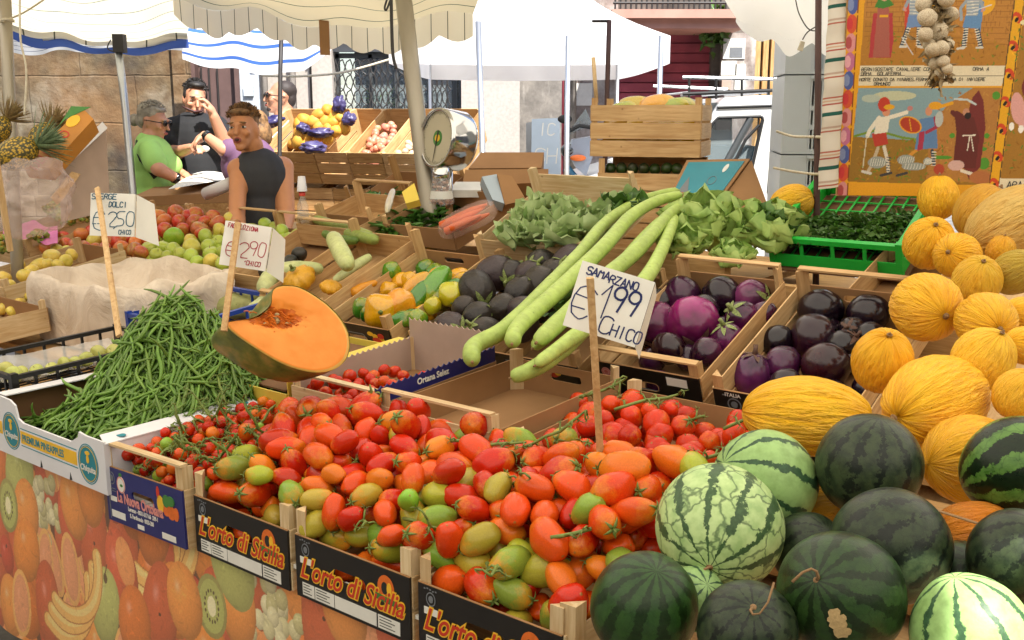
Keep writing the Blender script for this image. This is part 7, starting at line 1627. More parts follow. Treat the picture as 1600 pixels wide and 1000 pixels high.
# ---- van ----
def van():
    Yv=6.4;q=lambda u,v:(aty(u,v,Yv)[0],aty(u,v,Yv)[2])
    t=thing('white_van','white van with a black-barred roof rack, parked behind the crate of papayas','van',xyz(0,Yv,0))
    rt=q(1222,150);body=[q(1040,252),q(1066,236),q(1090,215),q(1122,160),q(1130,153),q(1180,149),q(1420,146),(q(1420,200)[0]+.02,.35),(q(1040,252)[0]-.5,.35),(q(1040,252)[0]-.52,q(1040,290)[1])]
    win=[q(1112,192),q(1120,184),q(1186,182),q(1189,186),q(1172,262),q(1076,262)]
    win2=[q(1228,184),q(1400,184),q(1400,262),q(1228,262)]
    m=MB();m.prism([body[::-1],win,win2],.05,FX);m.build('body_side','white_paint',t)
    W_=1.62
    m=MB();m.prism([body[::-1],win,win2],.05,xyz(0,W_,0) @ FX);m.build('body_side','white_paint',t)
    m=MB()
    pr=[body[9],body[0],body[1],body[2]]
    for a,b2 in zip(pr,pr[1:]):m.add([(a[0],.0005,a[1]),(b2[0],.0005,b2[1]),(b2[0],W_-.051,b2[1]),(a[0],W_-.051,a[1])],[(0,1,2,3)])
    m.build('bonnet','white_paint',t)
    m=MB();pr=[body[3],body[4],body[5],body[6]]
    for a,b2 in zip(pr,pr[1:]):m.add([(a[0],.0005,a[1]),(b2[0],.0005,b2[1]),(b2[0],W_-.051,b2[1]),(a[0],W_-.051,a[1])],[(0,1,2,3)])
    m.build('roof','white_paint',t,smooth=True)
    m=MB();a,b2=body[2],body[3];m.add([(a[0],.02,a[1]),(b2[0],.02,b2[1]),(b2[0],W_-.07,b2[1]),(a[0],W_-.07,a[1])],[(0,1,2,3)]);m.build('windscreen','pane',t)
    m=MB();m.prism([win[::-1]],.004,xyz(0,.03,0) @ FX);m.build('side_window','pane',t)
    m=MB()
    L=win+[win[0]]
    for a,b2 in zip(L,L[1:]):m.tube([(a[0],-.052,a[1]),(b2[0],-.052,b2[1])],.010,6)
    m.build('window_seal','rubber',t)
    m=MB();a,b2=q(1171,184),q(1128,262);m.tube([(a[0],-.04,a[1]),(b2[0],-.04,b2[1])],.022,8);m.build('window_pillar','frame_metal',t)
    m=MB();c=q(1183,195);b2=q(1146,250);m.tube([(c[0],-.056,c[1]),((c[0]+b2[0])/2-.01,-.056,(c[1]+b2[1])/2+.02),(b2[0],-.056,b2[1])],.010,6);m.build('quarter_light_seal','rubber',t)
    m=MB();a,b2=q(1118,168),q(1210,165);m.tube([(a[0],-.056,a[1]),(b2[0],-.056,b2[1])],.008,6);m.build('roof_gutter','rubber',t)
    m=MB();a,b2=q(1207,168),q(1196,300);m.tube([(a[0],-.052,a[1]),(b2[0],-.052,b2[1])],.004,5);m.build('door_seam','frame_metal',t)
    for v in (205,262):
        a=q(1216,v);m=MB();m.ell((a[0],-.06,a[1]),(.02,.02,.02),nu=10,nv=8);m.build('door_hinge','alu',t,smooth=True)
    m=MB();a=q(1121,195);m.box((a[0]-.0,-.16,a[1]),(.085,.05,.055));m.build('wing_mirror','rubber',t)
    # roof rack
    for v0,v1,yy,nm in ((121,124,-.02,0),(147,141,-.02,0),(126,132,1.3,1)):
        m=MB();a,b2=q(1066,v0),q(1205 if yy>0 else 1212,v1);m.tube([(a[0],yy,a[1]),(b2[0],yy,b2[1])],.011,7);m.build('roof_rack_bar','alu' if nm or v0 == 121 else 'rubber',t)
    for u in (1076,1118,1158,1200):
        m=MB();a,b2=q(u,122),q(u,152);m.tube([(a[0],-.02,a[1]),(b2[0],-.02,b2[1]-.01)],.008,6);m.build('roof_rack_post','rubber',t)
        m=MB();m.tube([(b2[0],-.02,b2[1]+.03),(b2[0],1.3,b2[1]+.03)],.008,6);m.build('roof_rack_crossbar','alu',t)
    m=MB();a,b2,c=q(1205,123),q(1220,132),q(1210,142);m.tube([(a[0],-.02,a[1]),(b2[0],-.02,(a[1]+b2[1])/2),(b2[0]+.01,-.02,b2[1]),(b2[0],-.02,(c[1]+b2[1])/2),(c[0],-.02,c[1])],.011,7);m.build('roof_rack_bend','rubber',t)
    for x in (q(1040,200)[0]-.1,q(1380,200)[0]):
        w_=MB();w_.tube([(x,-.0,.3),(x,-.06,.3)],.3,24);o=w_.build('wheel','rubber',t);w_=MB();w_.tube([(x,-.061,.3),(x,-.07,.3)],.17,18);w_.build('hub_cap','alu',o)
    m=MB();m.slab(q(1040,200)[0]-.4,q(1420,200)[0],.1,W_-.1,.30,.40);m.build('underbody','rubber',t)
    m=MB();m.box((q(1150,200)[0],.6,1.15),(.45,.4,.5));m.build('seat','ink_cyan',t)
van()
# ---- scooter and blue board ----
def scooter():
    d=7.0;o_=W(900,250,d);t=thing('scooter','grey scooter with an orange indicator parked behind the crates, partly hidden by the papaya crate','scooter',xyz(o_[0],o_[1],0));k=d/F
    def P(u,v,y=0):p=W(u,v,d);return (p[0]-o_[0],y,p[2])
    simple('scooter_paint','8A92A0',.3,.08,4,.02,coat=.5)
    m=MB();m.prism([[(P(893,218)[0],P(893,218)[2]),(P(928,212)[0],P(928,212)[2]),(P(926,240)[0],P(926,240)[2]),(P(915,275)[0],P(915,275)[2]),(P(900,262)[0],P(900,262)[2]),(P(888,240)[0],P(888,240)[2])][::-1]],.16,xyz(0,.1,0) @ FX);m.build('front_fairing','scooter_paint',t)
    m=MB();m.ell(P(902,246,-.08),(.055,.02,.022),nu=14,nv=8);m.build('indicator','orange_print',t,smooth=True)
    m=MB();m.ell(P(888,235,-.02),(.055,.05,.05),nu=14,nv=10);m.build('headlamp','glass_dark',t,smooth=True)
    m=MB();m.tube([P(888,205),P(905,196),P(930,200)],.014,8);m.build('handlebar','rubber',t);m=MB();m.tube([P(892,205),P(884,190)],.006,6);m.ell(P(882,186),(.05,.015,.03),nu=12,nv=8);m.build('mirror','rubber',t,smooth=True)
    m=MB();m.prism([[(P(880,215)[0],P(880,215)[2]),(P(915,170)[0],P(915,170)[2]),(P(925,195)[0],P(925,195)[2])][::-1]],.01,xyz(0,.05,0) @ FX);m.build('windshield','pane',t)
    m=MB();m.tube([P(884,262,-.05),P(915,300,-.05),P(925,340,-.05)],.03,8);m.build('leg_shield','ink_cyan',t,smooth=True)
    for x in (-.25,1.0):
        w_=MB();w_.tube([(x,-.05,.24),(x,.05,.24)],.24,24);o=w_.build('wheel','rubber',t);w_=MB();w_.tube([(x,-.055,.24),(x,.055,.24)],.13,16);w_.build('rim','alu',o)
    m=MB();m.ell((.75,0,.72),(.38,.14,.10),nu=18,nv=10);m.build('saddle','rubber',t,smooth=True);m=MB();m.ell((.75,0,.5),(.42,.13,.2),nu=18,nv=10);m.slab(-.1,.6,-.12,.12,.22,.3);m.build('rear_body','scooter_paint',t,smooth=True)
    m=MB();m.tube([(-.25,0,.24),(-.05,0,.9)],.025,8);m.build('fork','alu',t)
scooter()
simple('blue_board','A2B0BC',.6,.1,5,.05)
o,P,nrm=quadbox('blue_board','pale blue board with scrawled white marks leaning on the rough pillar','board',[(829,330),(876,330),(875,184),(831,186)],[8.2,8.2,8.3,8.3],.03,'blue_board');c=sum(P,Vector())/4
m=MB();Mq=Matrix(((1,0,0,P[0].x-c.x),(0,0,-1,P[0].y-c.y-.02),(0,1,0,P[0].z-c.z),(0,0,0,1)));scrawl(m,'SH',.03,.38,.12,.010,Mq);scrawl(m,'IC',.06,.60,.09,.010,Mq);m.build('white_scrawl','white_print',o)
m=MB();m.slab(-.12,.125,-.035,-.03,-.18,-.175);m.build('board_seam','lettering_grey',o)
quadbox('grey_board','narrow grey board behind the pale blue one','board',[(822,330),(832,330),(832,190),(822,192)],[8.4,8.4,8.5,8.5],.02,'awning_grey')
# ---------------- behind the stall: crates, scale, cartons ----------------
G='deep slatted crates of potatoes and onions on the back stand'
bl=['deep slatted crate at the left end of the back stand, behind the vendor','deep slatted crate of netted potatoes on the back stand','deep slatted crate next to the potatoes, nearly empty','deep slatted crate of pink onions on the back stand','deep slatted crate of pale garlic behind the steel pole','deep slatted crate at the right end of the back stand, behind the scale']
BP0=W(384,236,6.55);BD=np.array([math.cos(R(20)),-math.sin(R(20)),0])
def bu(u):r=ray(u,236);n_=np.array([BD[1],-BD[0],0]);k=((BP0-CAM)@n_)/(r@n_);return float((CAM+k*r-BP0)@BD)
sb=[bu(u) for u in (384,437,491,543,597,650,703)];BF=xyz(BP0[0],BP0[1],0) @ rot('Z',-20);zt0=BP0[2]
BC=[]
for i in range(6):
    w_=sb[i+1]-sb[i]-.008
    BC.append(crate(bl[i],BF @ xyz(sb[i],.10,zt0-.20) @ rot('X',27),w_,.58,.225,front='slats',slats=3,posts=.0,sides='slat',inner='wood',post_mats='old_wood' if i % 2 else 'wood',group=G,bposts=.0))
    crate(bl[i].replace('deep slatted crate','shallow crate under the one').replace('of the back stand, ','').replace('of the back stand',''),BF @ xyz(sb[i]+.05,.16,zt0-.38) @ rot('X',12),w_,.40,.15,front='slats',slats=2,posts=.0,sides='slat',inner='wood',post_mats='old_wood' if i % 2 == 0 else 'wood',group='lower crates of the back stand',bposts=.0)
b_=BC[-1]
def inbox(i,x,y,z):return BC[i].matrix_basis @ Vector((x,y,z))
POT=[mesh_of(pear(70+i,1.3,.05,0,0,16,11,.14),'peach_skin') for i in range(3)]
for k in range(34):
    x,y=RS.uniform(.03,.17),RS.uniform(.03,.42);p=inbox(1,x,y,.15+.09*math.sin(3.14*y/.46)+RS.uniform(-.02,.03));fruit('potato','yellow potato among purple net bags in the crate behind the vendor','potato',RS.choice(POT),xyz(*p) @ rnd_rot() @ scl(.032,.032,.032),shade('C89440',.12,.06),'potatoes on the back stand')
for k,(u,v,r) in enumerate(((512,173,12),(522,181,12),(498,180,12),(508,190,13),(520,192,12),(532,186,10),(490,190,10),(470,210,11),(482,213,12),(496,217,12),(466,222,11),(480,225,11),(512,216,12),(524,205,12),(538,198,11),(500,198,11),(514,200,11),(476,188,10),(468,196,10))):
    p=W(u,v,6.45);fruit('potato','yellow potato in the torn net bag on top of the potato crate','potato',RS.choice(POT),xyz(*p) @ rnd_rot() @ scl(.042,.042,.042),shade('CF9A3E',.1,.06),'potatoes in the torn bag')
simple('purple_film','221C4A',.4,.4,9,.6,16,col2='4E4870')
for k,(u,v,a,b2,l) in enumerate(((502,207,.07,.03,'lowest in the crate'),(530,163,.035,.05,'peak sticking up above the crates'),(474,200,.035,.03,'at the left of the crate'),(488,230,.07,.035,'bulging over the crate front'),(545,186,.035,.04,'at the right of the crate'),(425,190,.06,.035,'in the leftmost back crate'))):
    m=MB();m.ell((0,0,0),(a*1.2,a,b2),nu=30,nv=20,fn=lambda p,k=k:1+.35*noise.noise(Vector(p)*1.8+Vector((k,0,0)))+.2*noise.noise(Vector(p)*5));tag(m.build('net_bag','purple_film',smooth=True,M=xyz(*W(u,v,6.4-.2*(v>220))) @ rot('Y',20*math.sin(k))),'crumpled purple potato bag '+l,'bag')
for k in range(60):
    x,y=RS.uniform(.025,.17),RS.uniform(.03,.42);p=inbox(3,x,y,.13+.12*y+RS.uniform(-.01,.02));fruit('onion','small pink onion in the slatted crate left of the steel pole','onion',RS.choice(ROUND),xyz(*p) @ rnd_rot() @ scl(.024,.024,.024),shade('C8806A',.15,.1),'pink onions on the back stand')
for k in range(36):
    x,y=RS.uniform(.025,.17),RS.uniform(.03,.42);p=inbox(4,x,y,.12+.12*y+RS.uniform(-.01,.02));fruit('garlic_bulb','pale garlic bulb in the slatted crate behind the steel pole','garlic',GBm,xyz(*p) @ rnd_rot() @ scl(.022,.022,.022),(1,1,1,1),'garlic bulbs on the back stand')
t=thing('back_stand','wooden stand under the potato and onion crates','stand',BF)
m=MB();m.slab(sb[0],sb[-1]+.1,.12,.62,zt0-.43,zt0-.39);m.build('board','old_wood_x',t);m=MB();m.slab(sb[0],sb[-1]+.1,.13,.15,.3,zt0-.431);m.build('front_board','old_wood_x',t)
for x in (sb[0]+.04,sb[-1]):
    for y in (.18,.56):q=MB();q.slab(x-.03,x+.03,y-.03,y+.03,0,zt0-.431);q.build('leg','old_wood_z',t)
# scale
def scale():
    c=W(686,216,4.0);ax=Vector(camdir(-.80,.02,.62)).normalized();t=thing('dial_scale','round dial weighing scale with a chrome drum, right of the steel pole','scale',towards(c,ax,0));r=47*4.0/F
    simple('chrome','C8C8C8',.12,.05,3,0,metal=1.);simple('dial_cream','B8B098',.4,.08,6,0)
    m=MB();m.lathe([(0,-.11),(r*.93,-.11),(r,-.095),(r,.0),(r*.98,.012),(r*.92,.012)],40);m.build('drum','chrome',t,smooth=True)
    m=MB();m.lathe([(r*.925,.006),(0,.0062)],40);d_=m.build('dial_face','dial_cream',t)
    m=MB()
    for k in range(60):a=k*math.pi/30;L=.10 if k % 5 == 0 else .05;m.box((r*(.86-L/2),0,.0072),(r*L,r*.012,.0008),rot('Z',math.degrees(a)))
    m.build('tick_marks','ink_dark',d_);m=MB();m.prism([circ(0,-.0,r*.26,r*.26,22)],.001,xyz(0,0,.0066));m.build('emblem','green_print',d_)
    m=MB();m.prism([circ(0,-.0,r*.15,r*.12,18)],.001,xyz(0,0,.0078));m.build('emblem_core','yellow_print',d_)
    m=MB();m.prism([[(-.004,-.03),(.004,-.03),(.001,r*.8),(-.001,r*.8)]],.001,rot('Z',172) @ xyz(0,0,.010));m.build('pointer','ink_dark',d_)
    m=MB();m.lathe([(r*.9,.0125),(r*.985,.018),(r*1.0,.010)],40);m.build('rim','chrome',t,smooth=True)
    Mi=t.matrix_basis.inverted();m=MB();m.tube([Mi @ Vector(c+np.array([.02,.05,-r*.9])),Mi @ Vector(c+np.array([.02,.05,-.42]))],.03,12);m.build('column','chrome',t,smooth=True)
    m=MB();m.box(tuple(c+np.array([.02,.05,-.44])),(.30,.24,.05));m.v=[tuple(Mi @ Vector(p)) for p in m.v];m.build('base','chrome',t)
scale()
simple('glass_clear','C8D0D0',.05,.05,3,0,spec=.8)
m,nt,b=newmat('jar_glass');b.inputs['Base Color'].default_value=(.5,.52,.52,1);b.inputs['Roughness'].default_value=.05;tr=nd(nt,'BsdfTransparent');ms=nd(nt,'MixShader');ms.inputs[0].default_value=.25;nt.links.new(tr.outputs[0],ms.inputs[1]);nt.links.new(b.outputs[0],ms.inputs[2]);nt.links.new(ms.outputs[0],nt.nodes['Material Output'].inputs[0])
c=W(690,318,3.75);t=thing('glass_jar','glass jar of nuts with a chrome lid standing beside the steel pole','jar',xyz(*c));k=3.75/F
m=MB();m.lathe([(0,0),(19*k,0),(20*k,6*k),(13*k,40*k),(12*k,42*k)],24);m.build('glass','jar_glass',t,smooth=True)
m=MB();m.lathe([(13*k,40*k),(13.5*k,41*k),(12.5*k,55*k),(0,56*k)],24);m.build('lid','chrome',t,smooth=True)
m=MB()
for i in range(60):h=random.uniform(2,36)*k;q=(17-7*h/(38*k))*k*math.sqrt(random.random());a=random.random()*6.28;m.ell((q*math.cos(a),q*math.sin(a),h),(4*k,3*k,2.5*k),nu=7,nv=5)
simple('nuts','7A4A3A',.6,.5,60,.1,col2='C8A088');m.build('nuts','nuts',t,smooth=True)
m=MB();m.lathe([(18.5*k,8*k),(16.6*k,20*k)],24);m.build('paper_label','white_print',t,smooth=True)
c=W(474,348,4.1);k=4.1/F;t=thing('plastic_bottle','clear plastic bottle with a red cap and an upturned cup on top, beside the vendor','bottle',xyz(*c))
m=MB();m.lathe([(0,0),(9*k,0),(9*k,26*k),(4*k,40*k),(4*k,43*k)],20);m.build('bottle_body','jar_glass',t,smooth=True)
m=MB();m.lathe([(5*k,42*k),(5*k,49*k),(0,49.5*k)],16);m.build('cap','red_print',t,smooth=True);m=MB();m.lathe([(8*k,49*k),(5.5*k,72*k),(0,72.5*k)],20);m.build('cup','white_box',t,smooth=True)
# carrots in a clear bag
m,nt,b=newmat('bag_clear');b.inputs['Base Color'].default_value=(.85,.62,.55,1);b.inputs['Roughness'].default_value=.15;tr=nd(nt,'BsdfTransparent');ms=nd(nt,'MixShader');ms.inputs[0].default_value=.18;nt.links.new(tr.outputs[0],ms.inputs[1]);nt.links.new(b.outputs[0],ms.inputs[2]);nt.links.new(ms.outputs[0],nt.nodes['Material Output'].inputs[0]);bump(nt,b,noise_(nt,coords(nt),8,4),.6,.03)
cc=onp(730,343,.83,.25);d=depth(cc);k=d/F
t=thing('bag_of_carrots','clear plastic bag of orange carrots lying left of the leafy chard crate','bag',xyz(*cc) @ rot('Y',-24) @ rot('X',25))
m=MB();m.ell((0,0,0),(54*k,26*k,18*k),nu=40,nv=22,fn=lambda p:(abs(p[0])**3+abs(p[1])**3+abs(p[2])**3)**(-1/3)*.9+.05*noise.noise(Vector(p)*4));m.build('film','bag_clear',t,smooth=True)
fruitmat('carrot_skin','E0702A',-1,2,.4)
for i,(x,y,z) in enumerate(((-10,-10,2),(5,0,6),(-5,10,4),(12,-12,0),(0,-16,6),(8,14,0),(-14,2,8),(14,4,8))):
    m=MB();m.tube([(x*k-30*k,y*k,z*k),(x*k-28*k,y*k,z*k),(x*k,y*k+1*k,z*k),(x*k+24*k,y*k,z*k)],[2*k,6.5*k,6*k,2*k],10);o=m.build('carrot','carrot_skin',t,smooth=True);o.color=shade('DA5A20',.1)
# papaya crate stack
MC=xyz(*W(923,244,4.35)) @ rot('Z',-18)
h_=78*4.35/F
def dcrate(label,M,w_,l,h,contents=None,slats=3,mt='wood',posts=.03):return crate(label,M,w_,l,h,front='slats',slats=slats,posts=posts,sides='slat',inner='wood',post_mats=mt,hole=False)
dcrate('large slatted crate of papayas, topmost of the crate stack in front of the van',MC,.46,.31,h_,mt='wood')
for i,(x,y,r,ax,c) in enumerate(((.12,.10,.042,(1,.3,.1),'9AA030'),(.16,.14,.05,(1,.1,0),'B8A030'),(.26,.10,.055,(1,-.2,.1),'D89A20'),(.34,.12,.055,(.8,.4,.2),'8AA040'),(.36,.18,.045,(.2,1,.1),'5E8A34'),(.30,.22,.05,(1,.4,0),'D8A028'),(.12,.22,.045,(.3,1,0),'A8A038'),(.22,.2,.05,(1,.1,.1),'B8A838'),(.34,.07,.035,(1,.1,.1),'9AA838'))):
    fruit('papaya',['green-yellow papaya by the left post of the top crate','olive papaya at the left of the top crate','golden papaya in the middle of the top crate','green and yellow papaya right of the golden one','green papaya at the right post of the top crate','golden papaya behind the middle one','olive papaya at the back left of the top crate','yellow-green papaya at the back of the top crate','small papaya at the front right of the top crate'][i],'papaya',PEP[1],MC @ xyz(x,y,h_-.02+.02*math.sin(i)) @ Vector(ax).to_track_quat('Z','Y').to_matrix().to_4x4() @ scl(r*.8,r*.8,r*.8),shade(c,.05),'papayas in the top crate')
for j in range(10): 
    x=.09+.28*(j % 5)/4;fruit('papaya','papaya seen only through the gaps between the slats of the top crate','papaya',PEP[1],MC @ xyz(x,.06,.05+.075*(j//5)) @ rot('Y',80+10*math.sin(j)) @ scl(.036,.036,.036),shade('C89A28',.15,.1),'papayas behind the slats')
for lv in range(5):
    M=MC @ xyz(.035,0,-(.135)*(lv+1)-.004);dcrate(['slatted crate of green avocados directly under the papayas','slatted crate with dark red fruit, third of the stack in front of the van','fourth crate of the stack in front of the van','fifth crate of the stack in front of the van','lowest visible crate of the stack in front of the van'][lv],M,.42,.30,.130,slats=1 if lv == 0 else 2,mt='wood',posts=0)
    if lv == 0:
        f_=[o for o in bpy.data.objects if o.parent and o.parent.get('label','').startswith('slatted crate of green avocados')]
        for o in f_:
            if o.name.startswith('front_panel') or o.name.startswith('side_panel'):
                for v_ in o.data.vertices:
                    if v_.co.z>.06:v_.co.z=.07
        for i in range(8):fruit('avocado','round dark green avocado in a row in the second crate of the stack','avocado',AV[0],M @ xyz(.04+.048*i,.05,.088) @ rnd_rot() @ scl(.024,.024,.024),shade('2E4418',.15),'green avocados in the stack')
m=MB();m.slab(0,.42,0,.3,0,.58,xyz(*[*W(930,244,4.4)[:2],0]) @ rot('Z',-18));tag(m.build('support_box','old_wood_z'),'wooden box supporting the crate stack in front of the van','box')
# teal carton
o,P,nrm=quadbox('teal_carton','tipped cardboard crate with a teal printed face, between the crate stack and the lettuces','carton',[(1036,322),(1112,330),(1172,248),(1073,250)],[3.95,3.9,4.15,4.15],.16,'card')
c=sum(P,Vector())/4;Mq=onquad(P,c);inv=Mq.inverted();L=[(inv @ (p-c)).to_2d() for p in P];ctr=sum(L,Vector((0,0)))/4
m=MB();m.prism([[tuple(ctr+(q-ctr)*.88) for q in L]],.003,Mq);tf=m.build('teal_face','teal_print',o)
def qp(a,b2):return ((L[0]*(1-a)+L[1]*a)*(1-b2)+(L[3]*(1-a)+L[2]*a)*b2)
m=MB();cx=qp(.72,.80);m.prism([circ(cx.x,cx.y,.030,.008,14)],.0045,Mq);m.build('hand_hole','white_print',tf)
m=MB();m.prism([[tuple(qp(.10,.08)),tuple(qp(.42,.10)),tuple(qp(.20,.62))]],.0045,Mq);tri=m.build('printed_triangle','lettering_grey',tf);cx=qp(.24,.24)
m=MB();m.prism([circ(cx.x,cx.y,.016,n=14)],.0055,Mq);m.build('printed_disc','card',tri)
cx=qp(.62,.55);m=MB();m.prism([circ(cx.x,cx.y,.030,.016,18),circ(cx.x,cx.y,.028,.014,18)[::-1]],.0045,Mq);m.build('printed_ring','lettering_grey',tf)
quadbox('cardboard_crate','brown cardboard crate end leaning against the teal carton','crate',[(1114,332),(1150,366),(1200,322),(1174,250)],[3.92,3.85,4.0,4.12],.02,'card')
# brown cartons, papers
quadbox('flat_carton','upper of two flat brown cartons behind the scale','carton',[(732,263),(846,262),(850,238),(752,238)],[4.6,4.6,4.7,4.7],.12,'card')
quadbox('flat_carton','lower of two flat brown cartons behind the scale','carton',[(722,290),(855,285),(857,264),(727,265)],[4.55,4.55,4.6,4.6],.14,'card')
quadbox('carton','standing carton with a blue side, right of the glass jar','carton',[(770,312),(788,318),(776,272),(753,276)],[3.9,3.9,3.95,3.95],.05,'blue_board')
quadbox('carton','standing brown carton beside the blue-sided one','carton',[(789,320),(822,312),(800,275),(777,272)],[3.9,3.92,3.97,3.95],.04,'card')
quadbox('paper_pad','white paper pad lying between the jar and the cartons','paper',[(702,297),(752,297),(750,284),(712,284)],[4.1,4.1,4.25,4.25],.03,'white_print')
quadbox('carton','low brown carton left of the papaya crate stack','carton',[(855,304),(905,303),(905,276),(862,280)],[4.4,4.4,4.45,4.45],.15,'card')
quadbox('white_tag','white card tag on a stick left of the papaya crate stack','tag',[(897,296),(913,296),(914,274),(898,273)],[4.2,4.2,4.2,4.2],.004,'white_print')
quadbox('printed_box','small yellow printed box tip beside the steel pole','box',[(634,318),(655,312),(647,286),(628,300)],[3.75,3.75,3.8,3.8],.03,'yellow_card')
# counter with sheets of wrapping paper
t=thing('counter','brown wooden counter with wrapping paper, between the customers and the vendor','counter',xyz(0,0,0));z_=1.20
a,b2,c_,d_=(atz(u,v,z_) for u,v in ((205,308),(375,300),(372,268),(262,283)))
m=MB();m.add([tuple(p) for p in (a,b2,c_,d_)]+[(p[0],p[1],z_-.05) for p in (a,b2,c_,d_)],[(0,1,2,3),(7,6,5,4),(0,4,5,1),(1,5,6,2),(2,6,7,3),(3,7,4,0)]);m.build('top','card',t)
m=MB();m.add([(p[0],p[1],z) for z in (0,z_-.051) for p in (a,b2,c_,d_)],[(0,1,5,4),(1,2,6,5),(2,3,7,6),(3,0,4,7)]);m.build('front','old_wood_x',t)
pa,pb,pc,pd=(atz(u,v,z_+.02) for u,v in ((263,302),(362,284),(362,262),(318,263)))
m=MB();m.grid(lambda u,v:tuple(lerp(lerp(pa,pb,u),lerp(pd,pc,u),v)+np.array([0,0,.02+.035*math.sin(u*3.1)*math.sin(v*2.5)])),16,10);tag(m.build('wrapping_paper','white_print',smooth=True),'sheets of bright white wrapping paper spread on the counter in front of the vendor','paper')
e0,e1=W(322,303,4.9),W(362,286,4.8);m=MB();m.tube([e0,lerp(e0,e1,.5),e1],.03,14);tag(m.build('paper_roll','white_box',smooth=True),'rolled edge of white wrapping paper on the counter by the vendor\'s arm','paper')
# ---------------- people ----------------
simple('skin_tan','C88A60',.5,.05,30,.04,60);simple('skin_pale','B98468',.5,.05,30,.04,60);simple('skin_mid','B07E62',.5,.05,30,.04,60)
simple('hair_brown','8E6A42',.7,.4,40,.4,60,col2='3A281A');simple('hair_black','1A1614',.6,.3,40,.4,60);simple('hair_grey','9A9284',.6,.35,30,.4,60,col2='6A6458');simple('hair_dark','2E2420',.65,.3,40,.4,60)
simple('tank_grey','3A3B40',.9,.2,12,.2,60);simple('tee_green','9CCB6E',.85,.12,8,.2,40);simple('polo_black','15161A',.85,.2,8,.2,40);simple('shirt_white','DCE0E4',.8,.06,8,.2,40);simple('trousers','2A2540',.8,.2,8,.2);simple('blouse_purple','6A4A6A',.8,.2,8,.2)
simple('eye_white','D8D4CC',.2,.05,3,0);simple('eye_dark','1E1410',.15,.1,3,0);simple('lip','9A5048',.5,.1,20,0);simple('mouth_dark','3A1614',.6,.1,20,0);simple('lens','0C0C0E',.08,.1,3,0)
V3=Vector
class Body:
    def __init__(s):s.p=[]
    def cap(s,a,ra,b,rb,n=4):
        a,b=V3(a),V3(b)
        for i in range(n+1):s.p.append(('e',a.lerp(b,i/n),(ra+(rb-ra)*i/n,)*3,None))
        s.p.append(('t',a,ra,b,rb));return s
    def ell(s,c,r,M=None):s.p.append(('e',V3(c),r,M));return s
    def build(s,name,mt,parent,voxel=.008,grow=0.,smooth=4,origin=V3()):
        m=MB()
        for q in s.p:
            if q[0] == 'e':
                r=tuple(x+grow for x in q[2]);M=xyz(*q[1]) @ (q[3] or I4);m.ell((0,0,0),r,M,nu=16,nv=10)
            else:m.tube([q[1],q[3]],[q[2]+grow,q[4]+grow],16)
        m.v=[tuple(V3(v)-origin) for v in m.v]
        o=m.build(name,mt,parent);md=o.modifiers.new('r','REMESH');md.mode='VOXEL';md.voxel_size=voxel;md.use_smooth_shade=True
        sm=o.modifiers.new('s','SMOOTH');sm.iterations=smooth;sm.factor=.5
        bpy.context.view_layer.update();me=bpy.data.meshes.new_from_object(o.evaluated_get(bpy.context.evaluated_depsgraph_get()));o.modifiers.clear();o.data=me
        me.polygons.foreach_set('use_smooth',[True]*len(me.polygons));return o
def hframe(c,f,tilt=0,roll=0):        # head frame: x = right of the face, y = forward, z = up
    f=V3(f).normalized();x=f.cross(V3((0,0,1))).normalized();z=x.cross(f);M=Matrix((x,f,z)).transposed().to_4x4();M.translation=V3(c);return M @ rot('X',tilt) @ rot('Y',roll)
def head(B,M,k=1.,jaw=1.,nose=1.):
    def e(c,r,R_=I4):B.ell(M @ V3([x*k for x in c]),tuple(x*k for x in r),M.to_3x3().to_4x4() @ R_)
    e((0,-.018,.035),(.066,.086,.080));e((0,.018,.0),(.056,.066,.080));e((0,.030,-.045),(.045*jaw,.052,.052));e((0,.058,-.085),(.026*jaw,.026,.022));e((0,-.01,-.03),(.058,.06,.05))
    e((0,.082,.026),(.050,.016,.012));e((0,.097,-.010),(.010*nose,.014,.026),rot('X',18));e((0,.106,-.026),(.014*nose,.013,.011));e((-.038,.066,-.018),(.022,.020,.018));e((.038,.066,-.018),(.022,.020,.018));e((0,.082,-.055),(.022,.014,.012))
    for s_ in (-1,1):e((.067*s_,-.012,-.004),(.009,.018,.030));e((.071*s_,-.018,.008),(.007,.011,.016))
def face(parent,M,org,k=1.,open_=0,shades=False,brow='hair_dark',sq=1.):
    T=xyz(*(-org)) @ M
    def mk(nm,mt,c,r,R_=I4):
        m=MB();m.ell((0,0,0),tuple(x*k for x in r),T @ xyz(*[x*k for x in c]) @ R_,nu=12,nv=8);return m.build(nm,mt,parent,smooth=True)
    for s_ in (-1,1):
        if not shades:mk('eye','eye_white',(.030*s_,.077,.008),(.0125,.009,.006*sq));mk('iris','eye_dark',(.029*s_,.084,.008),(.006,.0035,.006*sq))
        mk('eyebrow',brow,(.031*s_,.092,.028),(.020,.005,.0045),rot('Y',6*s_))
    mk('lips','lip',(0,.093,-.055),(.021,.008,.0085+.006*open_))
    if open_:mk('mouth','mouth_dark',(0,.0985,-.055),(.013,.006,.008))
    if shades:
        g=MB()
        for s_ in (-1,1):g.ell((0,0,0),(.027*k,.007*k,.018*k),T @ xyz(.033*s_*k,.097*k,.008*k),nu=14,nv=8);g.tube([T @ V3((.058*s_*k,.088*k,.012*k)),T @ V3((.078*s_*k,.02*k,.010*k)),T @ V3((.080*s_*k,-.02*k,.006*k))],.003,5)
        g.tube([T @ V3((-.012*k,.104*k,.012*k)),T @ V3((.012*k,.104*k,.012*k))],.003,5);g.build('sunglasses','lens',parent,smooth=True)
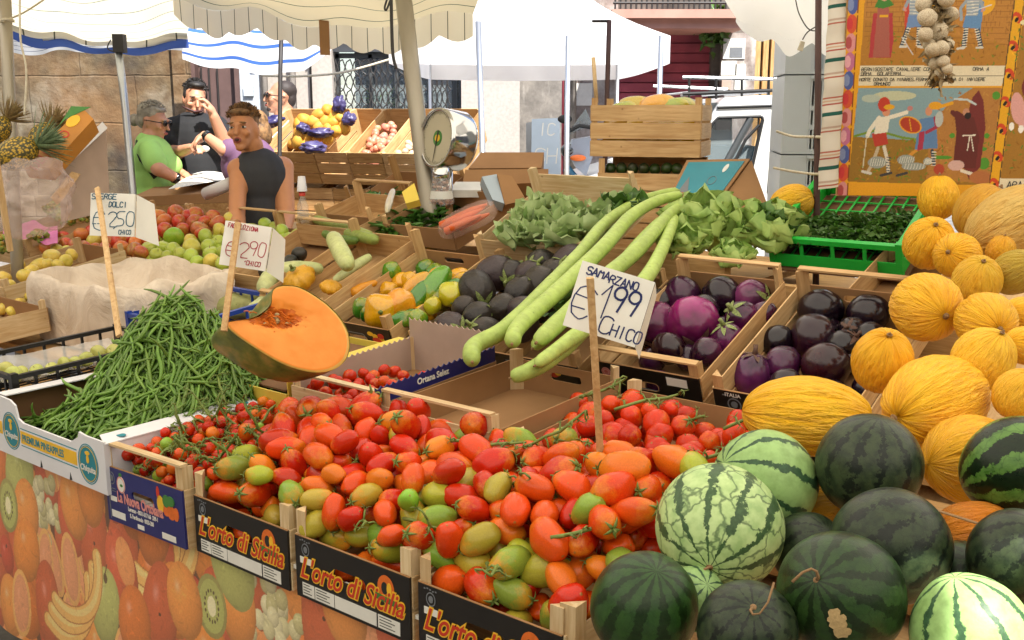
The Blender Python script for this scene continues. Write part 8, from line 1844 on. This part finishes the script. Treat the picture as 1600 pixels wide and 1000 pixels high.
def hand(B,w_,d,up,k=1.,curl=.5):        # palm, four fingers, thumb
    d=V3(d).normalized();up=V3(up);sd=d.cross(up).normalized();up=sd.cross(d).normalized();w_=V3(w_)
    B.ell(w_+d*.045*k,(.036*k,.042*k,.018*k),Matrix((sd,d,up)).transposed().to_4x4());B.cap(w_,.024*k,w_+d*.04*k,.026*k)
    for i,(o,L) in enumerate(((-.030,.062),(-.010,.074),(.010,.068),(.029,.052))):
        a=w_+d*.078*k+sd*o*k;b=a+(d*math.cos(curl*.6)-up*math.sin(curl*.6))*L*.5*k;c=b+(d*math.cos(curl*1.8)-up*math.sin(curl*1.8))*L*.5*k;B.cap(a,.0095*k,b,.009*k,2);B.cap(b,.009*k,c,.0078*k,2)
    a=w_+d*.03*k-sd*.032*k;b=a+(d*.6-sd*.7-up*.3).normalized()*.035*k;B.cap(a,.013*k,b,.011*k,2);B.cap(b,.011*k,b+(d*.9-up*.5).normalized()*.03*k,.009*k,2)
def hair(parent,mt,M,org,k,parts,spikes=0,sp_len=.03,seed=1,voxel=.007,cond=None):
    B=Body()
    for c,r in parts:B.ell(M @ V3([x*k for x in c]),tuple(x*k for x in r),M.to_3x3().to_4x4())
    o=B.build('hair',mt,parent,voxel,0,2,org)
    if spikes:
        rs_=random.Random(seed);m=MB();T=xyz(*(-org)) @ M
        for _ in range(spikes):
            th,ph=rs_.uniform(0,1.25),rs_.uniform(0,6.28);n_=V3((math.sin(th)*math.cos(ph),math.sin(th)*math.sin(ph),math.cos(th)))
            if n_.y>.75:continue
            p=V3((n_.x*.078*k,(-.018+n_.y*.096)*k,(.04+n_.z*.088)*k));e=p+(n_+V3((rs_.gauss(0,.3),rs_.gauss(.25,.3),rs_.gauss(.2,.2)))).normalized()*sp_len*k*rs_.uniform(.5,1.1);m.tube([T @ p,T @ e],[.006*k,.001],4)
        m.build('hair',mt,parent)
def PW(u,v,d):return V3(W(u,v,d))
# vendor
def vendor():
    D0=4.85;org=PW(404,300,D0);org.z=0;t=thing('person','young tanned vendor with short brown hair and a dark sleeveless top','person',xyz(*org))
    hc=PW(380,205,D0-.06);f=camdir(-.08,-.05,1);M=hframe(hc,f,0,3);k=.95
    neck=PW(396,246,D0+.03);shL,shR=PW(373,265,D0-.03),PW(441,263,D0+.08);chest=PW(406,285,D0+.03);waist=PW(407,345,D0+.05);hip=PW(408,392,D0+.07)
    eR,wR=PW(447,338,D0-.02),PW(436,385,D0-.25);eL,wL=PW(370,338,D0-.18),PW(378,385,D0-.36)
    B=Body();head(B,M,k,.92);B.cap(hc+V3((.03,.03,-.06)),.052,neck,.056);B.cap(neck,.056,chest,.08)
    B.cap(shL,.044,eL,.038);B.cap(eL,.039,wL,.028);B.cap(shR,.054,eR,.043);B.cap(eR,.044,wR,.032);hand(B,wR,V3((-.2,-1,-.2)),(0,0,1));hand(B,wL,V3((.2,-1,-.2)),(0,0,1))
    T_=Body();x=(shR-shL).normalized();R_=Matrix((x,V3((0,0,1)).cross(x).normalized(),V3((0,0,1)))).transposed().to_4x4()
    for P_,q_ in ((B,.150),(T_,.131)):P_.ell(chest+V3((0,0,.01)),(q_,.105,.145),R_)
    for P_ in (B,T_):P_.ell(waist,(.135,.098,.17),R_);P_.ell(hip,(.155,.11,.12),R_)
    B.cap(shL,.055,shR,.058);legs=[(hip+V3((s_*.09,0,-.05)),hip+V3((s_*.10,-.02,-.46)),hip+V3((s_*.10,0,-hip.z+.05))) for s_ in (-1,1)]
    for a,b_,c in legs:B.cap(a,.085,b_,.058);B.cap(b_,.055,c,.04);B.ell(c+V3((0,-.06,-.01)),(.045,.12,.04))
    bo=B.build('body','skin_tan',t,.0075,0,5,org);bo.name='body'
    T_.cap(shL+x*.050+V3((0,0,-.002)),.051,shR-x*.052,.053);T_.cap(shL+x*.055+V3((0,0,.02)),.03,chest,.08);T_.cap(shR-x*.05+V3((0,0,.02)),.032,chest,.08)
    T_.build('tank_top','tank_grey',t,.009,.012,5,org);L_=Body();L_.ell(hip+V3((0,0,-.03)),(.158,.112,.12),R_)
    for a,b_,c in legs:L_.cap(a,.088,b_,.065);L_.cap(b_,.062,c,.055)
    L_.build('trousers','trousers',t,.012,.01,4,org)
    m=MB();c0=neck-org+V3((-.01,-.035,-.028));m.tube([tuple(c0+V3((.075*math.cos(a),.062*math.sin(a),-.028*max(0,-math.sin(a))))) for a in [i*.2618 for i in range(25)]],.007,6);m.build('neckline','tank_grey',t,smooth=True)
    face(t,M,org,k,1,brow='hair_brown');hair(t,'hair_brown',M,org,k,[((0,-.030,.058),(.069,.084,.074)),((0,-.062,.012),(.060,.050,.062)),((0,.036,.086),(.054,.040,.022))],420,.022)
vendor()
def woman():
    D0=6.0;org=PW(242,280,D0);org.z=0;t=thing('person','woman with a greying hair bun and a green t-shirt, seen side on','person',xyz(*org))
    hc=PW(240,190,D0);M=hframe(hc,camdir(.95,-.25,.12),0,0);k=.93
    neck=PW(233,216,D0);sh,sh2=PW(234,236,D0-.17),PW(238,234,D0+.15);chest=PW(240,252,D0);waist=PW(240,285,D0);hip=PW(240,315,D0)
    e1,w1=PW(247,264,D0-.24),PW(278,280,D0-.14);e2,w2_=PW(262,262,D0+.16),PW(286,272,D0+.05)
    B=Body();head(B,M,k,.85,.9);B.cap(hc+V3((-.02,0,-.06)),.048,neck,.050);B.cap(neck,.052,chest,.08)
    B.cap(sh,.052,e1,.042);B.cap(e1,.042,w1,.027);B.cap(sh2,.05,e2,.042);B.cap(e2,.04,w2_,.027);hand(B,w1,w1-e1,(0,0,1),.92);hand(B,w2_,w2_-e2,(0,0,1),.92)
    T_=Body()
    for P_ in (B,T_):P_.ell(chest,(.105,.175,.14));P_.ell(waist,(.115,.16,.13));P_.ell(hip,(.13,.18,.12));P_.ell(chest+V3((.075,0,-.03)),(.07,.14,.07))
    legs=[(hip+V3((0,s_*.09,-.05)),hip+V3((.02,s_*.09,-.45)),V3((hip.x,hip.y+s_*.09,.05))) for s_ in (-1,1)]
    for a,b_,c in legs:B.cap(a,.09,b_,.06);B.cap(b_,.055,c,.04);B.ell(c+V3((.06,0,-.01)),(.11,.04,.04))
    B.build('body','skin_pale',t,.0075,0,5,org).name='body'
    T_.cap(sh,.055,sh.lerp(e1,.62),.055);T_.cap(sh2,.055,sh2.lerp(e2,.6),.052);T_.cap(sh,.055,sh2,.055);T_.cap(neck+V3((-.01,0,-.03)),.06,chest,.09);T_.build('t_shirt','tee_green',t,.009,.012,5,org)
    L_=Body();L_.ell(hip+V3((0,0,-.05)),(.132,.182,.12))
    for a,b_,c in legs:L_.cap(a,.092,b_,.07);L_.cap(b_,.065,c,.055)
    L_.build('trousers','trousers',t,.012,.014,4,org)
    face(t,M,org,k,0,True,'hair_grey');hair(t,'hair_grey',M,org,k,[((0,-.030,.052),(.073,.087,.072)),((0,-.062,.0),(.066,.052,.060)),((0,-.130,-.02),(.036,.036,.040)),((0,.020,.084),(.055,.046,.020))],200,.010)
    m=MB();P_=[PW(216,219,D0-.04),PW(214,232,D0-.13),PW(221,250,D0-.215),PW(234,266,D0-.215),PW(243,278,D0-.19)];m.tube([p-org for p in P_],.013,6,flat=.4);m.build('bag_strap','leaf_dark' if False else 'polo_black',t,smooth=True)
    m=MB();q=w1.lerp(e1,.12);dd=(w1-e1).normalized();m.tube([q-org-dd*.012,q-org+dd*.012],.033,14);m.build('wrist_watch','lens',t,smooth=True)
woman()
def man():
    D0=6.3;org=PW(306,280,D0);org.z=0;t=thing('person','dark-haired man in a black polo shirt squinting as he bites a dark slice','person',xyz(*org))
    hc=PW(305,157,D0-.02);M=hframe(hc,camdir(.42,-.28,.85),0,-6);k=1.0
    neck=PW(303,186,D0+.02);sL,sR=PW(273,202,D0),PW(338,200,D0);chest=PW(305,218,D0);waist=PW(303,260,D0+.02);hip=PW(303,292,D0+.02)
    eR,wR=PW(351,222,D0-.12),PW(334,182,D0-.22);eL,wL=PW(272,240,D0-.10),PW(297,232,D0-.30)
    B=Body();head(B,M,k,1.05,1.05);B.cap(hc+V3((0,.02,-.06)),.056,neck,.062);B.cap(neck,.065,chest,.09)
    B.cap(sL,.06,eL,.046);B.cap(eL,.043,wL,.030);B.cap(sR,.06,eR,.046);B.cap(eR,.043,wR,.030);hand(B,wR,V3((-.35,0,1)),(1,.1,.4),1.,.7);hand(B,wL,wL-eL,(0,-.2,1),1.,.6)
    T_=Body()
    for P_ in (B,T_):P_.ell(chest,(.185,.115,.16));P_.ell(waist,(.165,.12,.16));P_.ell(hip,(.165,.12,.12))
    legs=[(hip+V3((s_*.09,0,-.05)),hip+V3((s_*.10,0,-.45)),V3((hip.x+s_*.1,hip.y,.05))) for s_ in (-1,1)]
    for a,b_,c in legs:B.cap(a,.09,b_,.06);B.cap(b_,.058,c,.042);B.ell(c+V3((0,-.06,-.01)),(.045,.12,.04))
    B.build('body','skin_pale',t,.0075,0,5,org).name='body'
    T_.cap(sL,.066,sL.lerp(eL,.60),.060);T_.cap(sR,.066,sR.lerp(eR,.62),.060);T_.cap(sL,.062,sR,.062);T_.cap(sL+V3((.06,0,.03)),.04,chest,.08);T_.cap(sR+V3((-.06,0,.03)),.04,chest,.08);T_.ell(neck+V3((0,.02,-.07)),(.08,.07,.03));T_.build('polo_shirt','polo_black',t,.009,.013,5,org)
    L_=Body();L_.ell(hip+V3((0,0,-.05)),(.17,.122,.12))
    for a,b_,c in legs:L_.cap(a,.094,b_,.07);L_.cap(b_,.068,c,.058)
    L_.build('trousers','trousers',t,.012,.014,4,org)
    for s_ in (-1,1):
        m=MB();a=neck-org;m.add([tuple(a+V3(q)) for q in ((s_*.012,-.085,-.055),(s_*.075,-.06,-.01),(s_*.085,-.015,.02),(s_*.06,-.03,.035),(s_*.03,-.075,-.01))],[(0,1,2,3,4)]);m.build('collar','polo_black',t)
    face(t,M,org,k,0,sq=.45);hair(t,'hair_black',M,org,k,[((0,-.034,.060),(.071,.085,.073)),((0,-.07,.0),(.062,.046,.066)),((0,.028,.096),(.052,.046,.024)),((-.062,-.01,.03),(.011,.028,.036)),((.062,-.01,.03),(.011,.028,.036))],260,.012)
    m=MB();T=xyz(*(-org)) @ M;m.tube([T @ V3((-.045,.085,-.020)),T @ V3((-.02,.110,-.050)),T @ V3((.02,.118,-.058)),T @ V3((.06,.105,-.045)),T @ V3((.09,.09,-.035))],[.004,.010,.011,.010,.005],8,flat=.7)
    m2=m.build('dark_slice','mouth_dark',None,smooth=True,M=xyz(*org));tag(m2,'thin curved dark slice held to the mouth of the man in black','food')
    m=MB();m.ell((0,0,0),(.03,.02,.018),nu=12,nv=8);tag(m.build('paper_napkin','white_print',smooth=True,M=xyz(*(wL+V3((.10,-.05,.0))))),'crumpled white napkin in the lowered hand of the man in black','napkin')
man()
def shades_man():
    D0=7.2;org=PW(440,250,D0);org.z=0;t=thing('person','man in dark sunglasses and a white shirt looking left, behind the dark hooked pole','person',xyz(*org))
    hc=PW(437,153,D0);M=hframe(hc,camdir(-.88,-.02,.45),0,0);k=1.02
    neck=PW(443,182,D0+.03);sL,sR=PW(424,205,D0-.15),PW(464,202,D0+.12);chest=PW(444,225,D0);hip=PW(444,290,D0)
    B=Body();head(B,M,k,1.05);B.cap(hc+V3((.03,.02,-.06)),.058,neck,.062);B.cap(neck,.065,chest,.1);T_=Body()
    for P_ in (B,T_):P_.ell(chest,(.18,.15,.18));P_.ell(hip,(.17,.14,.2))
    eL,eR=PW(418,262,D0-.2),PW(474,262,D0+.15);wL,wR=PW(425,300,D0-.3),PW(470,300,D0)
    B.cap(sL,.06,eL,.046);B.cap(eL,.043,wL,.03);B.cap(sR,.06,eR,.046);B.cap(eR,.043,wR,.03);hand(B,wL,(0,-.3,-1),(0,1,0));hand(B,wR,(0,-.3,-1),(0,1,0))
    legs=[(hip+V3((s_*.09,0,-.1)),hip+V3((s_*.10,0,-.45)),V3((hip.x+s_*.1,hip.y,.05))) for s_ in (-1,1)]
    for a,b_,c in legs:B.cap(a,.09,b_,.06);B.cap(b_,.058,c,.042);B.ell(c+V3((-.04,-.04,-.01)),(.09,.06,.04))
    B.build('body','skin_mid',t,.009,0,4,org).name='body'
    T_.cap(sL,.066,sL.lerp(eL,.6),.06);T_.cap(sR,.066,sR.lerp(eR,.6),.06);T_.cap(sL,.065,sR,.065);T_.cap(neck+V3((0,0,-.05)),.075,chest,.12);T_.build('shirt','shirt_white',t,.010,.014,5,org)
    L_=Body()
    for a,b_,c in legs:L_.cap(a,.1,b_,.07);L_.cap(b_,.068,c,.058)
    L_.build('trousers','trousers',t,.012,.014,4,org)
    face(t,M,org,k,0,True);hair(t,'hair_dark',M,org,k,[((0,-.040,.052),(.071,.080,.070)),((0,-.070,.0),(.062,.044,.066)),((0,.060,-.082),(.026,.030,.020)),((0,.092,-.045),(.022,.008,.005))])
shades_man()
def hidden_person():
    D0=5.7;org=PW(395,290,D0);org.z=0;t=thing('person','customer hidden behind the vendor, an outstretched arm with a watch showing','person',xyz(*org))
    hc=PW(392,205,D0+.05);M=hframe(hc,camdir(-.9,-.2,-.1));k=.92;neck=PW(392,228,D0+.05);sL,sR=PW(366,236,D0-.05),PW(408,240,D0+.1);chest=PW(390,258,D0);hip=PW(392,320,D0)
    e,w_=PW(350,234,D0-.1),PW(320,211,D0-.05);e2,w2_=PW(412,290,D0+.1),PW(400,320,D0)
    B=Body();head(B,M,k,.9);B.cap(hc+V3((0,0,-.06)),.048,neck,.05);B.cap(neck,.05,chest,.08);B.cap(sL,.05,e,.040);B.cap(e,.038,w_,.025);hand(B,w_,V3((-1,0,-.75)),(-.5,0,1),.95,.8);B.cap(sR,.05,e2,.04);B.cap(e2,.038,w2_,.026);hand(B,w2_,(0,-.3,-1),(0,1,0),.95)
    T_=Body()
    for P_ in (B,T_):P_.ell(chest,(.15,.11,.15));P_.ell(hip,(.15,.12,.2))
    B.cap(hip,.12,V3((hip.x,hip.y,.1)),.08);B.build('body','skin_pale',t,.008,0,5,org).name='body'
    T_.cap(sL,.056,sL.lerp(e,.4),.055);T_.cap(sR,.056,sR.lerp(e2,.5),.055);T_.cap(sL,.056,sR,.056);T_.cap(hip,.13,V3((hip.x,hip.y,.4)),.16);T_.build('dress','blouse_purple',t,.011,.012,5,org)
    m=MB();q=w_.lerp(e,.1);dd=(w_-e).normalized();m.tube([q-org-dd*.012,q-org+dd*.012],.031,14);m.build('wrist_watch','lens',t,smooth=True);hair(t,'hair_brown',M,org,k,[((0,-.03,.05),(.082,.094,.08)),((0,-.07,-.02),(.075,.055,.09))])
hidden_person()
# a few more pieces that close the crates
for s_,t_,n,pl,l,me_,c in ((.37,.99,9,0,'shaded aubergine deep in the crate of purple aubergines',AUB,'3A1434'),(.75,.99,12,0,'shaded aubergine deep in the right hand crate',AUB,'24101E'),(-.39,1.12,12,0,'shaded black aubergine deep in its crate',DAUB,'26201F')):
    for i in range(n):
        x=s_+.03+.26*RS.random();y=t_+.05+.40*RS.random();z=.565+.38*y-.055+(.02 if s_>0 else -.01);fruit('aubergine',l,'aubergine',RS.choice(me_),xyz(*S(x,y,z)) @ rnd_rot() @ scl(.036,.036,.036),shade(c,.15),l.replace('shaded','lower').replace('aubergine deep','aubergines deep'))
for i in range(16):
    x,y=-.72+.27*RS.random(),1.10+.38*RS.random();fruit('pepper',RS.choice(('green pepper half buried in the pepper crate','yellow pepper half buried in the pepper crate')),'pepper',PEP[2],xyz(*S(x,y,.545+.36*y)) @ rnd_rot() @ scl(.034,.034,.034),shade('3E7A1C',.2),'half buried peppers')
for o in bpy.data.objects:
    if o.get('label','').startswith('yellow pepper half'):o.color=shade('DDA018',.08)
